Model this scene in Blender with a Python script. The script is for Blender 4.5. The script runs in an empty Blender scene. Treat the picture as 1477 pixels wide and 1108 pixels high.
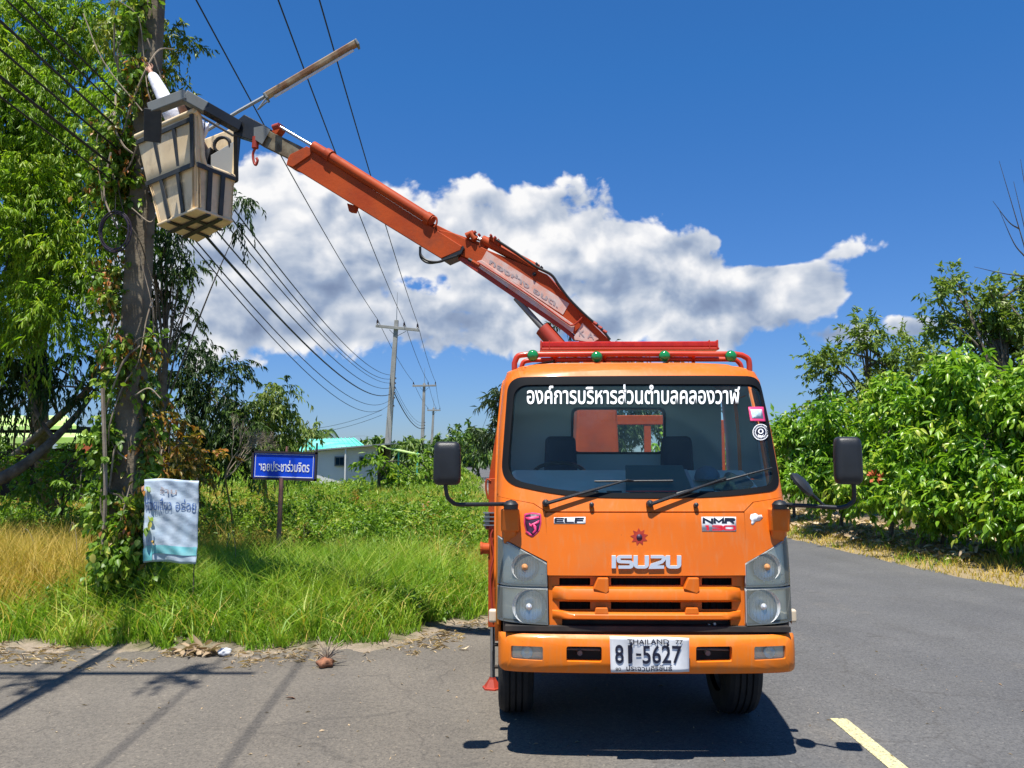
import bpy, bmesh, math, random
import numpy as np
from mathutils import Vector, Matrix
random.seed(7); RNG = np.random.default_rng(7)
PI = math.pi
C = bpy.context.scene.collection
sc = bpy.context.scene

# ------------------------------------------------------------------ camera
FPX, CX, CY, CAMH = 1175.0, 738.5, 554.0, 1.85
PITCH = math.atan(106 / FPX)
cam_d = bpy.data.cameras.new('camera'); cam = bpy.data.objects.new('camera', cam_d); C.objects.link(cam)
cam_d.sensor_width = 36; cam_d.lens = FPX / 1477 * 36; cam_d.clip_start = .05; cam_d.clip_end = 6000
cam.location = (0, 0, CAMH); cam.rotation_euler = (PI / 2 + PITCH, 0, 0)
sc.camera = cam

# ------------------------------------------------------------------ sun, sky, exposure
SUNV = Vector((-.09, -.30, 1)).normalized()
SUN_EL = math.asin(SUNV.z); SUN_AZ = math.atan2(SUNV.x, SUNV.y)
sun_d = bpy.data.lights.new('sun', 'SUN'); sun_d.energy = 4.6; sun_d.angle = math.radians(.53); sun_d.color = (1, .955, .87)
sun = bpy.data.objects.new('sun', sun_d); C.objects.link(sun); sun.location = (0, 0, 30)
sun.rotation_euler = SUNV.to_track_quat('Z', 'Y').to_euler()
sc.view_settings.view_transform = 'Standard'; sc.view_settings.look = 'None'
sc.view_settings.exposure = .85; sc.view_settings.gamma = 1
sc.view_settings.use_curve_mapping = False
sc.cycles.max_bounces = 8; sc.cycles.diffuse_bounces = 3; sc.cycles.glossy_bounces = 3
sc.cycles.transmission_bounces = 4; sc.cycles.transparent_max_bounces = 10
sc.cycles.use_denoising = True
sc.cycles.sample_clamp_indirect = 6

def ray(px, py):
    r = (px - CX) / FPX; u = (CY - py) / FPX
    return Vector((r, math.cos(PITCH) - u * math.sin(PITCH), math.sin(PITCH) + u * math.cos(PITCH)))
def at(px, py, Y):
    d = ray(px, py); t = Y / d.y
    return Vector((d.x * t, Y, CAMH + d.z * t))
def gp(px, py, z=0):
    d = ray(px, py); t = (z - CAMH) / d.z
    return Vector((d.x * t, d.y * t, z))

# ------------------------------------------------------------------ node helper
class NT:
    def __init__(s, tree): s.t = tree; s.n = tree.nodes; s.l = tree.links
    def new(s, typ, ins=None, **kw):
        nd = s.n.new(typ)
        for k, v in kw.items(): setattr(nd, k, v)
        for k, v in (ins or {}).items():
            sk = nd.inputs[k]
            if hasattr(v, 'is_output') or isinstance(v, bpy.types.NodeSocket): s.l.new(v, sk)
            else: sk.default_value = v
        return nd
    def m(s, op, a, b=0.0, c=0.0, clamp=False):
        nd = s.n.new('ShaderNodeMath'); nd.operation = op; nd.use_clamp = clamp
        for i, v in enumerate((a, b, c)):
            if isinstance(v, bpy.types.NodeSocket): s.l.new(v, nd.inputs[i])
            else: nd.inputs[i].default_value = v
        return nd.outputs[0]
    def vm(s, op, a, b=(0, 0, 0)):
        nd = s.n.new('ShaderNodeVectorMath'); nd.operation = op
        for i, v in enumerate((a, b)):
            if isinstance(v, bpy.types.NodeSocket): s.l.new(v, nd.inputs[i])
            else: nd.inputs[i].default_value = v
        return nd
    def ramp(s, fac, stops, interp='LINEAR'):
        nd = s.n.new('ShaderNodeValToRGB'); s.l.new(fac, nd.inputs[0]); cr = nd.color_ramp; cr.interpolation = interp
        while len(cr.elements) < len(stops): cr.elements.new(.5)
        for e, (p, c) in zip(cr.elements, stops):
            e.position = p; e.color = (c, c, c, 1) if isinstance(c, (int, float)) else (*c, 1)
        return nd.outputs[0]
    def mix(s, fac, a, b, blend='MIX'):
        nd = s.n.new('ShaderNodeMix'); nd.data_type = 'RGBA'; nd.blend_type = blend
        for sk, v in ((nd.inputs[0], fac), (nd.inputs[6], a), (nd.inputs[7], b)):
            if isinstance(v, bpy.types.NodeSocket): s.l.new(v, sk)
            else: sk.default_value = v if isinstance(v, (int, float)) else (*v, 1)
        return nd.outputs[2]

# ------------------------------------------------------------------ world
def build_world():
    w = bpy.data.worlds.new('World'); sc.world = w; w.use_nodes = True
    t = NT(w.node_tree); t.n.clear()
    sky = t.new('ShaderNodeTexSky', sky_type='NISHITA', sun_disc=False, sun_elevation=SUN_EL, sun_rotation=SUN_AZ,
                altitude=0, air_density=1.0, dust_density=.25, ozone_density=2.2)
    tc = t.new('ShaderNodeTexCoord').outputs['Generated']
    sp = t.new('ShaderNodeSeparateXYZ', {0: tc})
    az = t.m('ARCTAN2', sp.outputs[0], sp.outputs[1]); el = t.m('ARCSINE', sp.outputs[2])
    P0 = t.new('ShaderNodeCombineXYZ', {0: az, 1: el}).outputs[0]
    def ae(px, py):
        d = ray(px, py); return math.atan2(d.x, d.y), math.atan2(d.z, math.hypot(d.x, d.y))
    blobs = [(440,330,230,90),(620,400,330,110),(800,390,260,110),(1000,430,200,70),(385,290,130,85),(330,400,200,130),(480,400,190,135),(570,350,130,100),(700,365,170,125),(800,355,150,110),(905,380,110,85),
             (640,450,230,85),(860,440,230,90),(1040,440,180,70),(1130,410,105,55),(990,370,100,55),(230,440,160,100),(760,465,180,65),
             (1220,362,110,40),(1205,485,95,34),(1440,480,130,50),(1320,470,75,30),(1040,356,62,26)]
    holes = [(605,408,75,30), (1130,352,70,26)]
    def field(P):
        f = None
        for (x, y, rx, ry) in blobs:
            a, e = ae(x, y)
            d = t.vm('LENGTH', t.vm('MULTIPLY', t.vm('SUBTRACT', P, (a, e, 0)).outputs[0], (FPX / rx, FPX / ry, 0)).outputs[0]).outputs['Value']
            v = t.m('SUBTRACT', .52 if (x, y) in ((1220, 362), (1205, 485), (1440, 480), (1320, 470), (1040, 356)) else 1.0, t.m('POWER', d, 1.6))
            f = v if f is None else t.m('SMOOTH_MAX', f, v, .18)
        for (x, y, rx, ry) in holes:
            a, e = ae(x, y)
            d = t.vm('LENGTH', t.vm('MULTIPLY', t.vm('SUBTRACT', P, (a, e, 0)).outputs[0], (FPX / rx, FPX / ry, 0)).outputs[0]).outputs['Value']
            f = t.m('SUBTRACT', f, t.m('MULTIPLY', t.m('SUBTRACT', 1.25, d, clamp=True), .9))
        # open sky beside and behind the view keeps the same kind of scattered fair-weather cloud
        out = t.m('SUBTRACT', t.m('ABSOLUTE', t.m('ADD', az, -.0)), .80)
        out = t.m('MULTIPLY', out, 4.0, clamp=True)
        n = t.new('ShaderNodeTexNoise', {'Vector': t.vm('MULTIPLY', P, (1, 2.2, 1)).outputs[0], 'Scale': 2.6, 'Detail': 2}).outputs[0]
        lowb = t.m('MULTIPLY', t.m('SUBTRACT', .75, el), 3.0, clamp=True)
        g = t.m('MULTIPLY', t.m('SUBTRACT', n, .56), 4.0)
        g = t.m('ADD', g, t.m('MULTIPLY', t.m('SUBTRACT', t.m('MULTIPLY', out, lowb), 1.0), 3.0))
        return t.m('MAXIMUM', t.m('MAXIMUM', f, -1.5), g)
    f_all = field(P0)
    def dens(P):
        wv = t.new('ShaderNodeTexNoise', {'Vector': P, 'Scale': 7.0, 'Detail': 2}).outputs['Color']
        Pw = t.vm('ADD', P, t.vm('MULTIPLY', t.vm('SUBTRACT', wv, (.5, .5, .5)).outputs[0], (.07, .05, 0)).outputs[0]).outputs[0]
        n = t.new('ShaderNodeTexNoise', {'Vector': t.vm('MULTIPLY', Pw, (1, 1.35, 1)).outputs[0], 'Scale': 9.0, 'Detail': 9, 'Roughness': .57, 'Lacunarity': 2.1}).outputs[0]
        b = t.new('ShaderNodeTexVoronoi', {'Vector': Pw, 'Scale': 24.0, 'Detail': 3.0, 'Roughness': .55}, feature='SMOOTH_F1').outputs['Distance']
        f = f_all
        x = t.m('ADD', t.m('MULTIPLY', t.m('MINIMUM', f, .75), 1.5), t.m('MULTIPLY', t.m('SUBTRACT', n, .50), 2.3))
        return t.m('ADD', x, t.m('MULTIPLY', t.m('SUBTRACT', .42, b), .85)), f
    d0, f0 = dens(P0)
    d1, f1 = dens(t.vm('ADD', P0, (-.012, .026, 0)).outputs[0])
    alpha = t.new('ShaderNodeMapRange', {'Value': d0, 'From Min': .0, 'From Max': .34}, interpolation_type='SMOOTHSTEP').outputs[0]
    Pq = t.vm('ADD', P0, t.vm('MULTIPLY', t.vm('SUBTRACT', t.new('ShaderNodeTexNoise', {'Vector': P0, 'Scale': 12.0, 'Detail': 4}).outputs['Color'], (.5, .5, .5)).outputs[0], (.06, .05, 0)).outputs[0]).outputs[0]
    def puff(Q): return t.new('ShaderNodeTexVoronoi', {'Vector': t.vm('MULTIPLY', Q, (1, 1.3, 1)).outputs[0], 'Scale': 13.0, 'Detail': 2.0, 'Roughness': .5, 'Smoothness': .6}, feature='SMOOTH_F1').outputs['Distance']
    pf = t.m('SUBTRACT', puff(t.vm('ADD', Pq, (-.010, .020, 0)).outputs[0]), puff(Pq))
    edge = t.m('MULTIPLY', t.m('SUBTRACT', .55, f_all, clamp=True), .35)
    lit = t.m('ADD', t.m('MULTIPLY_ADD', t.m('SUBTRACT', d0, d1), .42, t.m('ADD', .68, edge)), t.m('MULTIPLY', pf, .75))
    mott = t.new('ShaderNodeTexNoise', {'Vector': t.vm('MULTIPLY', P0, (1, 1.7, 1)).outputs[0], 'Scale': 4.2, 'Detail': 4, 'Roughness': .45}).outputs[0]
    lit = t.m('ADD', lit, t.m('MULTIPLY', t.m('SUBTRACT', mott, .5), .80))
    lowg = t.new('ShaderNodeMapRange', {'Value': el, 'From Min': .13, 'From Max': .30, 'To Min': -.26, 'To Max': .14}).outputs[0]
    thin = t.m('MULTIPLY', t.m('SUBTRACT', .55, d0, clamp=True), .35)
    lit = t.m('ADD', t.m('ADD', lit, lowg), thin, clamp=True)
    col = t.ramp(lit, [(0, (.20, .26, .40)), (.32, (.32, .40, .55)), (.58, (.54, .60, .70)), (.82, (.80, .82, .86)), (1, (1.0, .99, .98))])
    tint = t.mix(1.0, sky.outputs[0], t.ramp(el, [(0.0, (.43, .56, .86)), (.16, (.36, .60, .98)), (.45, (.25, .68, 1.12))]), 'MULTIPLY')
    bg1 = t.new('ShaderNodeBackground', {'Color': tint, 'Strength': .072})
    bg2 = t.new('ShaderNodeBackground', {'Color': col, 'Strength': .56})
    mx = t.new('ShaderNodeMixShader', {0: t.m('MULTIPLY', alpha, .96), 1: bg1.outputs[0], 2: bg2.outputs[0]})
    t.new('ShaderNodeOutputWorld', {0: mx.outputs[0]})
build_world()

# ------------------------------------------------------------------ materials
def principled(name, col, rough=.5, metal=0.0, spec=.5, coat=0.0, col2=None, nscale=4.0, ndetail=5, lo=.35, hi=.65, bump=0.0, bscale=60.0,
               trans=0.0, ior=1.45, emit=None, rough2=None, coords='Object', dirt=None, dirt_amt=.5, dirt_scale=3.0, streak=0):
    m = bpy.data.materials.new(name); m.use_nodes = True; t = NT(m.node_tree); b = t.n['Principled BSDF']
    b.inputs['Roughness'].default_value = rough; b.inputs['Metallic'].default_value = metal
    b.inputs['Specular IOR Level'].default_value = spec; b.inputs['Coat Weight'].default_value = coat; b.inputs['Coat Roughness'].default_value = .08
    b.inputs['Transmission Weight'].default_value = trans; b.inputs['IOR'].default_value = ior
    b.inputs['Base Color'].default_value = (*col, 1)
    tc = t.new('ShaderNodeTexCoord').outputs[coords]
    base = None
    if col2 is not None:
        n = t.new('ShaderNodeTexNoise', {'Vector': tc, 'Scale': nscale, 'Detail': ndetail}).outputs[0]
        base = t.mix(t.ramp(n, [(lo, 0.0), (hi, 1.0)]), col, col2)
    if dirt is not None:
        n = t.new('ShaderNodeTexNoise', {'Vector': tc, 'Scale': dirt_scale, 'Detail': 8, 'Roughness': .65}).outputs[0]
        f = t.m('MULTIPLY', t.ramp(n, [(.5, 0.0), (.72, 1.0)]), dirt_amt)
        base = t.mix(f, base if base is not None else col, dirt)
        r = t.m('MULTIPLY_ADD', f, .4, rough); t.l.new(r, b.inputs['Roughness'])
    if streak:   # rain streaks of dust, and small stone chips low on the panels
        n = t.new('ShaderNodeTexNoise', {'Vector': t.vm('MULTIPLY', tc, (38, 38, 2.2)).outputs[0], 'Scale': 1.0, 'Detail': 4, 'Roughness': .6}).outputs[0]
        base = t.mix(t.m('MULTIPLY', t.ramp(n, [(.52, 0.0), (.78, 1.0)]), streak), base if base is not None else col, (.50, .24, .10))
        v = t.new('ShaderNodeTexVoronoi', {'Vector': tc, 'Scale': 34.0, 'Randomness': 1.0}); sp_ = t.new('ShaderNodeSeparateXYZ', {0: v.outputs['Color']})
        base = t.mix(t.m('MULTIPLY', t.ramp(v.outputs['Distance'], [(.05, 1.0), (.09, 0.0)]), t.m('MULTIPLY', t.m('GREATER_THAN', sp_.outputs[0], .90), .75)), base, (.10, .045, .03))
    if base is not None: t.l.new(base, b.inputs['Base Color'])
    if bump:
        n = t.new('ShaderNodeTexNoise', {'Vector': tc, 'Scale': bscale, 'Detail': 5}).outputs[0]
        bp = t.new('ShaderNodeBump', {'Height': n, 'Strength': bump, 'Distance': .02}); t.l.new(bp.outputs[0], b.inputs['Normal'])
    return m

def leaf_mat(name, stops, trans=.35, rough=.42, spec=.35):
    m = bpy.data.materials.new(name); m.use_nodes = True; t = NT(m.node_tree); b = t.n['Principled BSDF']; out = t.n['Material Output']
    a = t.new('ShaderNodeAttribute', attribute_name='rnd').outputs['Fac']
    c = t.ramp(a, stops)
    b.inputs['Roughness'].default_value = rough; b.inputs['Specular IOR Level'].default_value = spec
    t.l.new(c, b.inputs['Base Color'])
    tr = t.new('ShaderNodeBsdfTranslucent', {'Color': t.mix(1.0, c, (1.25, 1.35, .6), 'MULTIPLY')})
    mx = t.new('ShaderNodeMixShader', {0: trans, 1: b.outputs[0], 2: tr.outputs[0]}); t.l.new(mx.outputs[0], out.inputs[0])
    return m

M = {}
M['orange'] = principled('orange_cab_paint', (.70, .152, .007), .42, spec=.35, coat=.15, col2=(.63, .130, .007), nscale=2.0, dirt=(.36, .17, .07), dirt_amt=.30, dirt_scale=3.5, streak=.35)
M['bumper'] = principled('orange_bumper_paint', (.77, .180, .008), .42, spec=.35, coat=.2, dirt=(.36, .19, .09), dirt_amt=.38, dirt_scale=5, streak=.4)
M['redor'] = principled('red_orange_crane_paint', (.43, .066, .010), .62, spec=.25, coat=0, col2=(.33, .042, .008), nscale=3, dirt=(.16, .05, .03), dirt_amt=.55, dirt_scale=4.0, bump=.08, bscale=30)
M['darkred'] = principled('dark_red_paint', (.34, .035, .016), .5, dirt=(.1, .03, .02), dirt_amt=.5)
M['red'] = principled('red_rack_paint', (.50, .04, .014), .38, coat=.2, dirt=(.35, .12, .06), dirt_amt=.4, dirt_scale=6)
M['black'] = principled('black_plastic', (.013, .015, .018), .42, col2=(.022, .024, .027), nscale=6, bump=.1, bscale=200)
M['rubber'] = principled('tyre_rubber', (.014, .014, .014), .82, col2=(.03, .028, .025), nscale=7, bump=.25, bscale=90)
M['seal'] = principled('black_rubber_seal', (.006, .007, .009), .7, spec=.15)
M['chrome'] = principled('chrome', (.80, .79, .77), .34, metal=.6)
M['steel'] = principled('steel_rod', (.50, .52, .55), .28, metal=1.0, dirt=(.12, .1, .08), dirt_amt=.3, dirt_scale=8)
M['dirtymetal'] = principled('underbody_metal', (.02, .018, .017), .75, col2=(.045, .035, .028), nscale=8)
M['headlamp'] = principled('headlamp_housing', (.84, .82, .68), .3, metal=.2, col2=(.72, .71, .58), nscale=9)
M['reflector'] = principled('lamp_reflector', (.90, .90, .86), .28, metal=.5)
M['amber'] = principled('amber_bulb', (.75, .33, .12), .3, trans=.2)
M['lampglass_rib'] = None
M['white'] = principled('white_plate', (.74, .75, .76), .4, col2=(.62, .63, .64), nscale=12)
M['whiteink'] = principled('white_lettering', (.85, .86, .87), .6)
M['ink'] = principled('black_ink', (.01, .012, .03), .5)
M['redink'] = principled('red_ink', (.62, .012, .03), .5)
M['pink'] = principled('pink_print', (.70, .045, .17), .5)
M['darkprint'] = principled('dark_purple_print', (.05, .02, .05), .5)
M['starred'] = principled('dark_red_emblem', (.30, .022, .012), .5, col2=(.42, .04, .015), nscale=30)
M['dash'] = principled('grey_green_dashboard', (.62, .72, .62), .7, col2=(.54, .64, .55), nscale=5)
M['seatcloth'] = principled('dark_seat_cloth', (.012, .022, .05), .85, bump=.2, bscale=150)
M['lining'] = principled('grey_cab_lining', (.40, .54, .58), .8)
M['lens_red'] = principled('red_light_bar_lens', (.60, .035, .015), .18, trans=.25, col2=(.50, .02, .01), nscale=20)
M['lens_green'] = principled('green_lamp_lens', (.015, .28, .075), .12, trans=.25, coat=.5)
M['beigelens'] = principled('cream_marker_lens', (.62, .52, .38), .35)
M['fibre'] = principled('cream_fibreglass', (.84, .67, .43), .5, col2=(.74, .57, .35), nscale=4, dirt=(.25, .19, .12), dirt_amt=.5, dirt_scale=5)
M['band'] = principled('dark_grey_band_steel', (.028, .030, .030), .55, col2=(.05, .05, .048), nscale=9)
M['greysteel'] = principled('grey_painted_steel', (.16, .17, .165), .5, dirt=(.08, .07, .06), dirt_amt=.5)
M['panelgrey'] = principled('grey_panel', (.33, .34, .34), .5)
M['weathered'] = principled('weathered_boom_steel', (.20, .17, .11), .7, col2=(.09, .06, .03), nscale=14)
M['hose'] = principled('black_hose', (.012, .012, .012), .45)
M['decal'] = principled('faded_white_decal', (.62, .33, .25), .6, col2=(.58, .48, .44), nscale=11)
M['decalgrey'] = principled('faded_grey_print', (.36, .31, .31), .6)
M['green'] = principled('green_cloth', (.01, .26, .11), .8)
M['whitecloth'] = principled('white_cloth', (.70, .70, .74), .85, col2=(.6, .6, .66), nscale=8, bump=.4, bscale=18)
M['darkcloth'] = principled('dark_trousers', (.02, .022, .03), .9)
M['skin'] = principled('skin', (.36, .18, .11), .55)
M['hair'] = principled('black_hair', (.012, .01, .009), .5)
M['concrete'] = principled('weathered_concrete', (.20, .165, .115), .85, col2=(.11, .085, .055), nscale=3.5, bump=.5, bscale=25)
M['concrete_grey'] = principled('pale_grey_concrete', (.30, .30, .28), .85, col2=(.22, .22, .205), nscale=1.5, bump=.3, bscale=12)
M['galv'] = principled('galvanised_steel', (.30, .31, .31), .5, metal=.5)
M['wire'] = principled('dark_power_cable', (.012, .012, .014), .6)
M['ceramic'] = principled('dark_insulator', (.03, .018, .014), .25)
M['bark'] = principled('grey_bark', (.17, .14, .105), .9, col2=(.08, .065, .05), nscale=9, bump=.7, bscale=22)
M['barkpale'] = principled('pale_twig_bark', (.34, .28, .21), .9, col2=(.22, .17, .12), nscale=12)
M['barkdark'] = principled('dark_bark', (.06, .05, .04), .95, col2=(.10, .085, .06), nscale=9, bump=.6)
M['blue'] = principled('blue_sign_enamel', (.004, .055, .60), .4, col2=(.006, .07, .66), nscale=3)
M['signframe'] = principled('dark_sign_frame', (.03, .025, .03), .6)
M['postpink'] = principled('faded_brown_pink_post', (.30, .15, .125), .65, col2=(.20, .09, .075), nscale=9)
M['rustwhite'] = principled('rusty_cream_fixture', (.50, .37, .22), .6, col2=(.30, .15, .07), nscale=5, lo=.40, hi=.62)
M['vinyl'] = principled('faded_vinyl_banner', (.36, .46, .56), .5, col2=(.50, .57, .64), nscale=4, dirt=(.28, .33, .42), dirt_amt=.75, dirt_scale=5, bump=.4, bscale=8)
M['teal'] = principled('teal_vinyl', (.10, .42, .46), .5, col2=(.25, .55, .58), nscale=7)
M['blueink'] = principled('faded_blue_ink', (.09, .16, .34), .6)
M['roofteal'] = principled('turquoise_metal_roof', (.05, .50, .38), .5, col2=(.20, .55, .46), nscale=.8)
M['wallwhite'] = principled('pale_house_wall', (.66, .66, .65), .8, col2=(.58, .58, .58), nscale=.7)
M['windowdark'] = principled('dark_window_glass', (.01, .03, .05), .1)
M['limegreen'] = principled('pale_green_roof_sheet', (.36, .58, .10), .6, col2=(.55, .70, .30), nscale=1.2)
M['brickred'] = principled('brick_red_paint', (.42, .10, .035), .8)
M['darkwood_shade'] = principled('dark_wood_and_shade', (.02, .015, .012), .9)  # near-black, also used as painted shade for the porch and the shed inside
M['bagcloth'] = principled('olive_cloth_bag', (.42, .38, .20), .85, col2=(.12, .13, .12), nscale=9, lo=.45, hi=.5)
M['capcloth'] = principled('grey_cap_cloth', (.10, .15, .19), .85, bump=.2, bscale=80)
M['clip'] = principled('grey_green_clipboard', (.05, .11, .11), .35)
M['clod'] = principled('red_brown_clod', (.30, .13, .07), .95, col2=(.18, .08, .045), nscale=20, bump=.8, bscale=40)

def glass_mat(name, tint=(.80, .92, .92), refl=.9, rough=.02, ior=1.5):
    m = bpy.data.materials.new(name); m.use_nodes = True; t = NT(m.node_tree); t.n.clear()
    fr = t.new('ShaderNodeFresnel', {'IOR': ior})
    tr = t.new('ShaderNodeBsdfTransparent', {'Color': (*tint, 1)})
    gl = t.new('ShaderNodeBsdfGlossy', {'Roughness': rough, 'Color': (refl, refl, refl, 1)})
    mx = t.new('ShaderNodeMixShader', {0: fr.outputs[0], 1: tr.outputs[0], 2: gl.outputs[0]})
    t.new('ShaderNodeOutputMaterial', {0: mx.outputs[0]}); return m
def windscreen_mat():
    """clear glass with road dust and a painted teal haze, thinner in the two wiper arcs"""
    m = bpy.data.materials.new('dusty_hazed_windscreen_glass'); m.use_nodes = True; t = NT(m.node_tree); t.n.clear()
    fr = t.new('ShaderNodeFresnel', {'IOR': 1.32}); tr = t.new('ShaderNodeBsdfTransparent', {'Color': (.80, .93, .91, 1)})
    gl = t.new('ShaderNodeBsdfGlossy', {'Roughness': .02, 'Color': (.9, .9, .9, 1)})
    mx = t.new('ShaderNodeMixShader', {0: fr.outputs[0], 1: tr.outputs[0], 2: gl.outputs[0]})
    p = t.new('ShaderNodeTexCoord').outputs['Object']; n = t.new('ShaderNodeTexNoise', {'Vector': p, 'Scale': 4.0, 'Detail': 9, 'Roughness': .7}).outputs[0]
    v = t.new('ShaderNodeTexVoronoi', {'Vector': p, 'Scale': 26.0}).outputs['Distance']
    w = None
    for cx in (-.66, .02):
        d = t.vm('LENGTH', t.vm('SUBTRACT', t.vm('MULTIPLY', p, (1, 0, 1)).outputs[0], (cx, 0, 1.58)).outputs[0]).outputs['Value']
        a = t.ramp(d, [(.0, 1.0), (.56, 1.0), (.60, 0.0)]); w = a if w is None else t.m('MAXIMUM', w, a)
    f = t.m('MULTIPLY', t.ramp(n, [(.3, .4), (.7, 1.0)]), t.m('MULTIPLY_ADD', w, -.022, .038))
    f = t.m('ADD', f, t.m('MULTIPLY', t.ramp(v, [(.03, 1.0), (.05, 0.0)]), .22))
    df = t.new('ShaderNodeBsdfDiffuse', {'Color': (.30, .52, .60, 1)})  # teal diffuse share brightens the whole glass as painted haze
    m2 = t.new('ShaderNodeMixShader', {0: f, 1: mx.outputs[0], 2: df.outputs[0]})
    t.new('ShaderNodeOutputMaterial', {0: m2.outputs[0]}); return m
M['glass'] = windscreen_mat()
M['lampglass'] = glass_mat('lamp_glass', (.95, .96, .93), ior=1.3, rough=.15)
_t = NT(M['lampglass'].node_tree); _o = next(n for n in _t.n if n.type == 'OUTPUT_MATERIAL'); _s = _o.inputs[0].links[0].from_socket
_t.l.new(_t.new('ShaderNodeMixShader', {0: .14, 1: _s, 2: _t.new('ShaderNodeBsdfDiffuse', {'Color': (.62, .64, .54, 1)}).outputs[0]}).outputs[0], _o.inputs[0])

GRN = lambda *s: [(p, c) for p, c in s]
M['leaf_feather'] = leaf_mat('feathery_green_leaves', GRN((0, (.07, .14, .012)), (.3, (.17, .30, .02)), (.6, (.29, .44, .03)), (.85, (.40, .50, .05)), (1, (.50, .50, .09))), .45)
M['leaf_olive'] = leaf_mat('olive_leaves', GRN((0, (.07, .10, .012)), (.5, (.20, .26, .025)), (1, (.42, .40, .08))), .35)
M['leaf_dark'] = leaf_mat('dark_drooping_leaves', GRN((0, (.015, .035, .014)), (.5, (.04, .085, .022)), (1, (.12, .20, .035))), .28)
M['leaf_mango'] = leaf_mat('broad_bright_leaves', GRN((0, (.05, .13, .012)), (.35, (.13, .28, .018)), (.7, (.25, .42, .03)), (.92, (.42, .50, .06)), (1, (.50, .48, .16))), .38, .34, .45)
M['leaf_grey'] = leaf_mat('grey_green_leaves', GRN((0, (.05, .10, .02)), (.5, (.17, .26, .04)), (1, (.32, .36, .12))), .32)
M['leaf_vine'] = leaf_mat('vine_leaves', GRN((0, (.04, .09, .012)), (.5, (.14, .26, .025)), (.85, (.32, .42, .06)), (1, (.50, .44, .10))), .4)
M['leaf_rust'] = leaf_mat('yellow_and_rust_leaves', GRN((0, (.05, .08, .015)), (.35, (.12, .13, .02)), (.6, (.32, .22, .03)), (.85, (.42, .16, .03)), (1, (.50, .20, .10))), .3)
M['leaf_far'] = leaf_mat('far_tree_leaves', GRN((0, (.03, .07, .02)), (.5, (.09, .17, .03)), (1, (.22, .30, .06))), .3)
M['leaf_pine'] = leaf_mat('casuarina_needles', GRN((0, (.025, .055, .02)), (1, (.09, .14, .05))), .2)
M['grass_green'] = leaf_mat('green_grass_blades', GRN((0, (.07, .15, .012)), (.35, (.16, .31, .022)), (.68, (.29, .43, .035)), (.88, (.46, .47, .08)), (1, (.64, .52, .22))), .38, .5)
M['grass_dry'] = leaf_mat('dry_golden_grass_blades', GRN((0, (.22, .24, .03)), (.3, (.42, .34, .05)), (.7, (.62, .43, .09)), (1, (.75, .58, .22))), .35, .6)
M['weed'] = leaf_mat('weed_leaves', GRN((0, (.05, .11, .012)), (.45, (.13, .25, .02)), (.8, (.26, .38, .035)), (1, (.46, .42, .09))), .35)
M['litter'] = leaf_mat('dry_fallen_leaves', GRN((0, (.22, .15, .09)), (.5, (.46, .34, .21)), (1, (.70, .56, .38))), .15, .7)

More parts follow.
